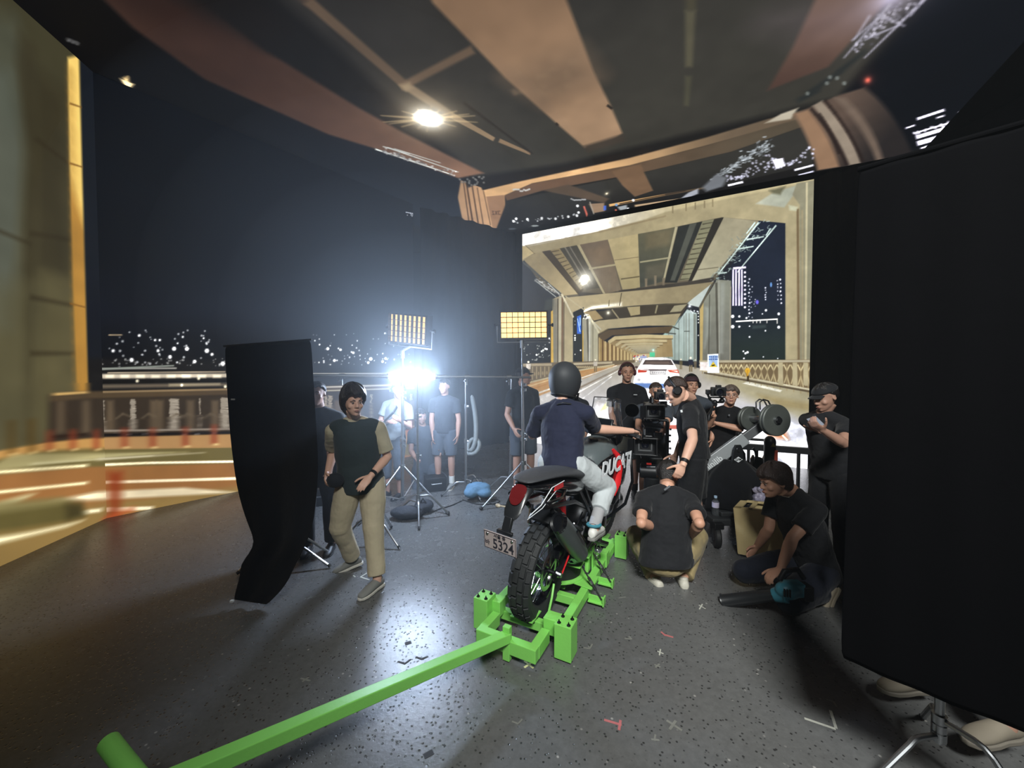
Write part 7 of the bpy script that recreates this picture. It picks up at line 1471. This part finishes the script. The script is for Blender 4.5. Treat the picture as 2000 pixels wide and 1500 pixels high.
# tan crate lying open, crumpled bag
cx = thing('plywood_crate', 'tan plywood crate tipped open with finger slots in its side', 'crate', onz(1490, 1088)); MPLY = pm('plywood', (214, 192, 140), .7, noise=(5, .12), bump=(30, .15))
XO = at(1494, 1035, 3.5); XF = Matrix.Translation(V((XO.x, XO.y, .045))) @ Matrix.Rotation(rad(48), 4, 'Z') @ Matrix.Rotation(rad(-6), 4, 'X')
W_, D_, H_ = .30, .36, .42
mm = MB(XF); mm.box((-W_/2, 0, H_/2), (.015, D_, H_)); mm.box((W_/2, 0, H_/2), (.015, D_, H_)); mm.box((0, D_/2, H_/2), (W_, .015, H_)); mm.box((0, 0, .0075), (W_, D_, .015)); mm.build('crate_body', MPLY, cx, smooth=False, bevel=.002)
mm = MB(XF)
for q, sz in (((0, -D_*.42, H_), (W_, D_*.16, .015)), ((0, D_*.42, H_), (W_, D_*.16, .015)), ((-W_*.43, 0, H_), (W_*.14, D_, .015)), ((W_*.43, 0, H_), (W_*.14, D_, .015)), ((0, -.06, H_), (W_, .035, .015)), ((0, .05, H_), (W_, .035, .015))): mm.box(q, sz)
mm.build('slotted_side', MPLY, cx, smooth=False, bevel=.002)
mm = MB(XF); mm.box((0, .1, H_/2), (W_-.02, .01, H_-.03)); mm.build('dark_inner_panel', MCLO, cx, smooth=False)  # black panel across the inside of the crate
pbg = thing('plastic_bag', 'crumpled clear and purple plastic bag behind the crate', 'bag', at(1492, 985, 3.9)); mm = MB(); c_ = at(1490, 966, 3.75)
rr_ = random.Random(3)
mm.ell(c_-Z*.12, (.11, .09, .2)); 
for k in range(14): a = rr_.uniform(0, 6.28); mm.ell(c_+V((.08*math.cos(a), .06*math.sin(a), rr_.uniform(-.05, .09))), (.035, .03, .03), n=8, m=5)
mm.build('bag_film', pm('bag_film', (150, 146, 168), .12, coat=.8, noise=(18, .5), bump=(30, .8)), pbg, remesh=.01, disp=(.05, .04))
# leaf blower
lb = thing('leaf_blower', 'turquoise leaf blower with a long black nozzle on the floor', 'leaf blower', V((at(1530, 1150, 2.8).x, 2.8, 0)))
t0, t1 = at(1412, 1174, 2.80), at(1516, 1162, 2.60); bd = (t1-t0).normalized()
mm = MB(); mm.path([t0, t0+bd*.01, t0.lerp(t1, .6), t1], [.052, .046, .042, .036], 24); nz = mm.build('nozzle', pm('nozzle_black', (30, 32, 34), .35), lb)
mm = MB(); mm.path([t0-bd*.001, t0+bd*.02], [.040, .03], 20); mm.build('nozzle_mouth', MBOLT, nz)
mm = MB(); c_ = t1+bd*.075+V((0, .0, .025)); mm.ell(c_, (.085, .06, .062)); mm.box(c_+V((.04, 0, .01)), (.1, .08, .09)); mm.path([t1-bd*.02, t1+bd*.06], [.042, .06], 20); mm.build('motor_housing', pm('teal_plastic', (62, 138, 160), .4, coat=.2), lb, remesh=.006, it=3)
mm = MB(); mm.path([c_+V((-.06, 0, .07)), c_+V((-.03, 0, .13)), c_+V((.06, 0, .14)), c_+V((.1, 0, .08))], .017, 12); mm.build('handle', MBLK, lb)
mm = MB(); mm.box(c_+V((.11, 0, -.01)), (.07, .09, .1)); mm.build('battery', MBLK, lb, bevel=.01)
for k in range(3): mm = MB(); mm.box(c_+V((-.075+.015*k, -.07-.004*k, .02)), (.006, .012, .05)); mm.build('vent', MBOLT, lb, smooth=False)
# camera on a hand gimbal
gc = thing('gimbal_camera', 'black stills camera on a hand-held gimbal beside the bespectacled person', 'camera', at(1400, 770, 4.05)); F = frame(at(1403, 765, 4.05), x=(1, -.15, 0), y=Z)
mm = MB(F); mm.box((.01, 0, -.03), (.14, .095, .07)); mm.box((.01, .055, -.03), (.05, .03, .05)); mm.box((-.055, -.005, -.01), (.03, .085, .06)); mm.build('camera_body', MCAM, gc, bevel=.008, smooth=False)
mm = MB(F); mm.lathe([(.0, .0), (.042, .0), (.044, .05), (.046, .08), (.036, .082), (.03, .06), (0, .06)], Matrix.Translation((-.01, -.002, 0)), 28); ln = mm.build('lens', MCAM, gc); mm = MB(F); mm.lathe([(.031, .064), (0, .07)], Matrix.Translation((-.01, -.002, 0)), 20); mm.build('lens_glass', MLEN, ln)
mm = MB(F); mm.box((-.095, -.005, -.03), (.035, .05, .05)); mm.path([(-.095, -.03, -.03), (-.07, -.085, -.04), (-.02, -.115, -.04), (.03, -.115, -.05), (.05, -.09, -.05)], .012, 8); mm.box((0, -.062, -.03), (.14, .014, .05)); mm.ell((-.02, -.115, -.04), (.028, .028, .03)); mm.ell((.055, -.10, -.05), (.03, .026, .028)); mm.build('gimbal_arm', MCAM, gc, remesh=.005, it=1)
gw = gb['J']['R'][1]; g0 = F @ V((-.01, -.135, -.04)); g1 = at(1384, 812, 4.0)
mm = MB(); mm.path([g0, g0.lerp(g1, .2), g1, g1-Z*.05], [.018, .021, .019, .017], 14); mm.build('grip', MCAM, gc)
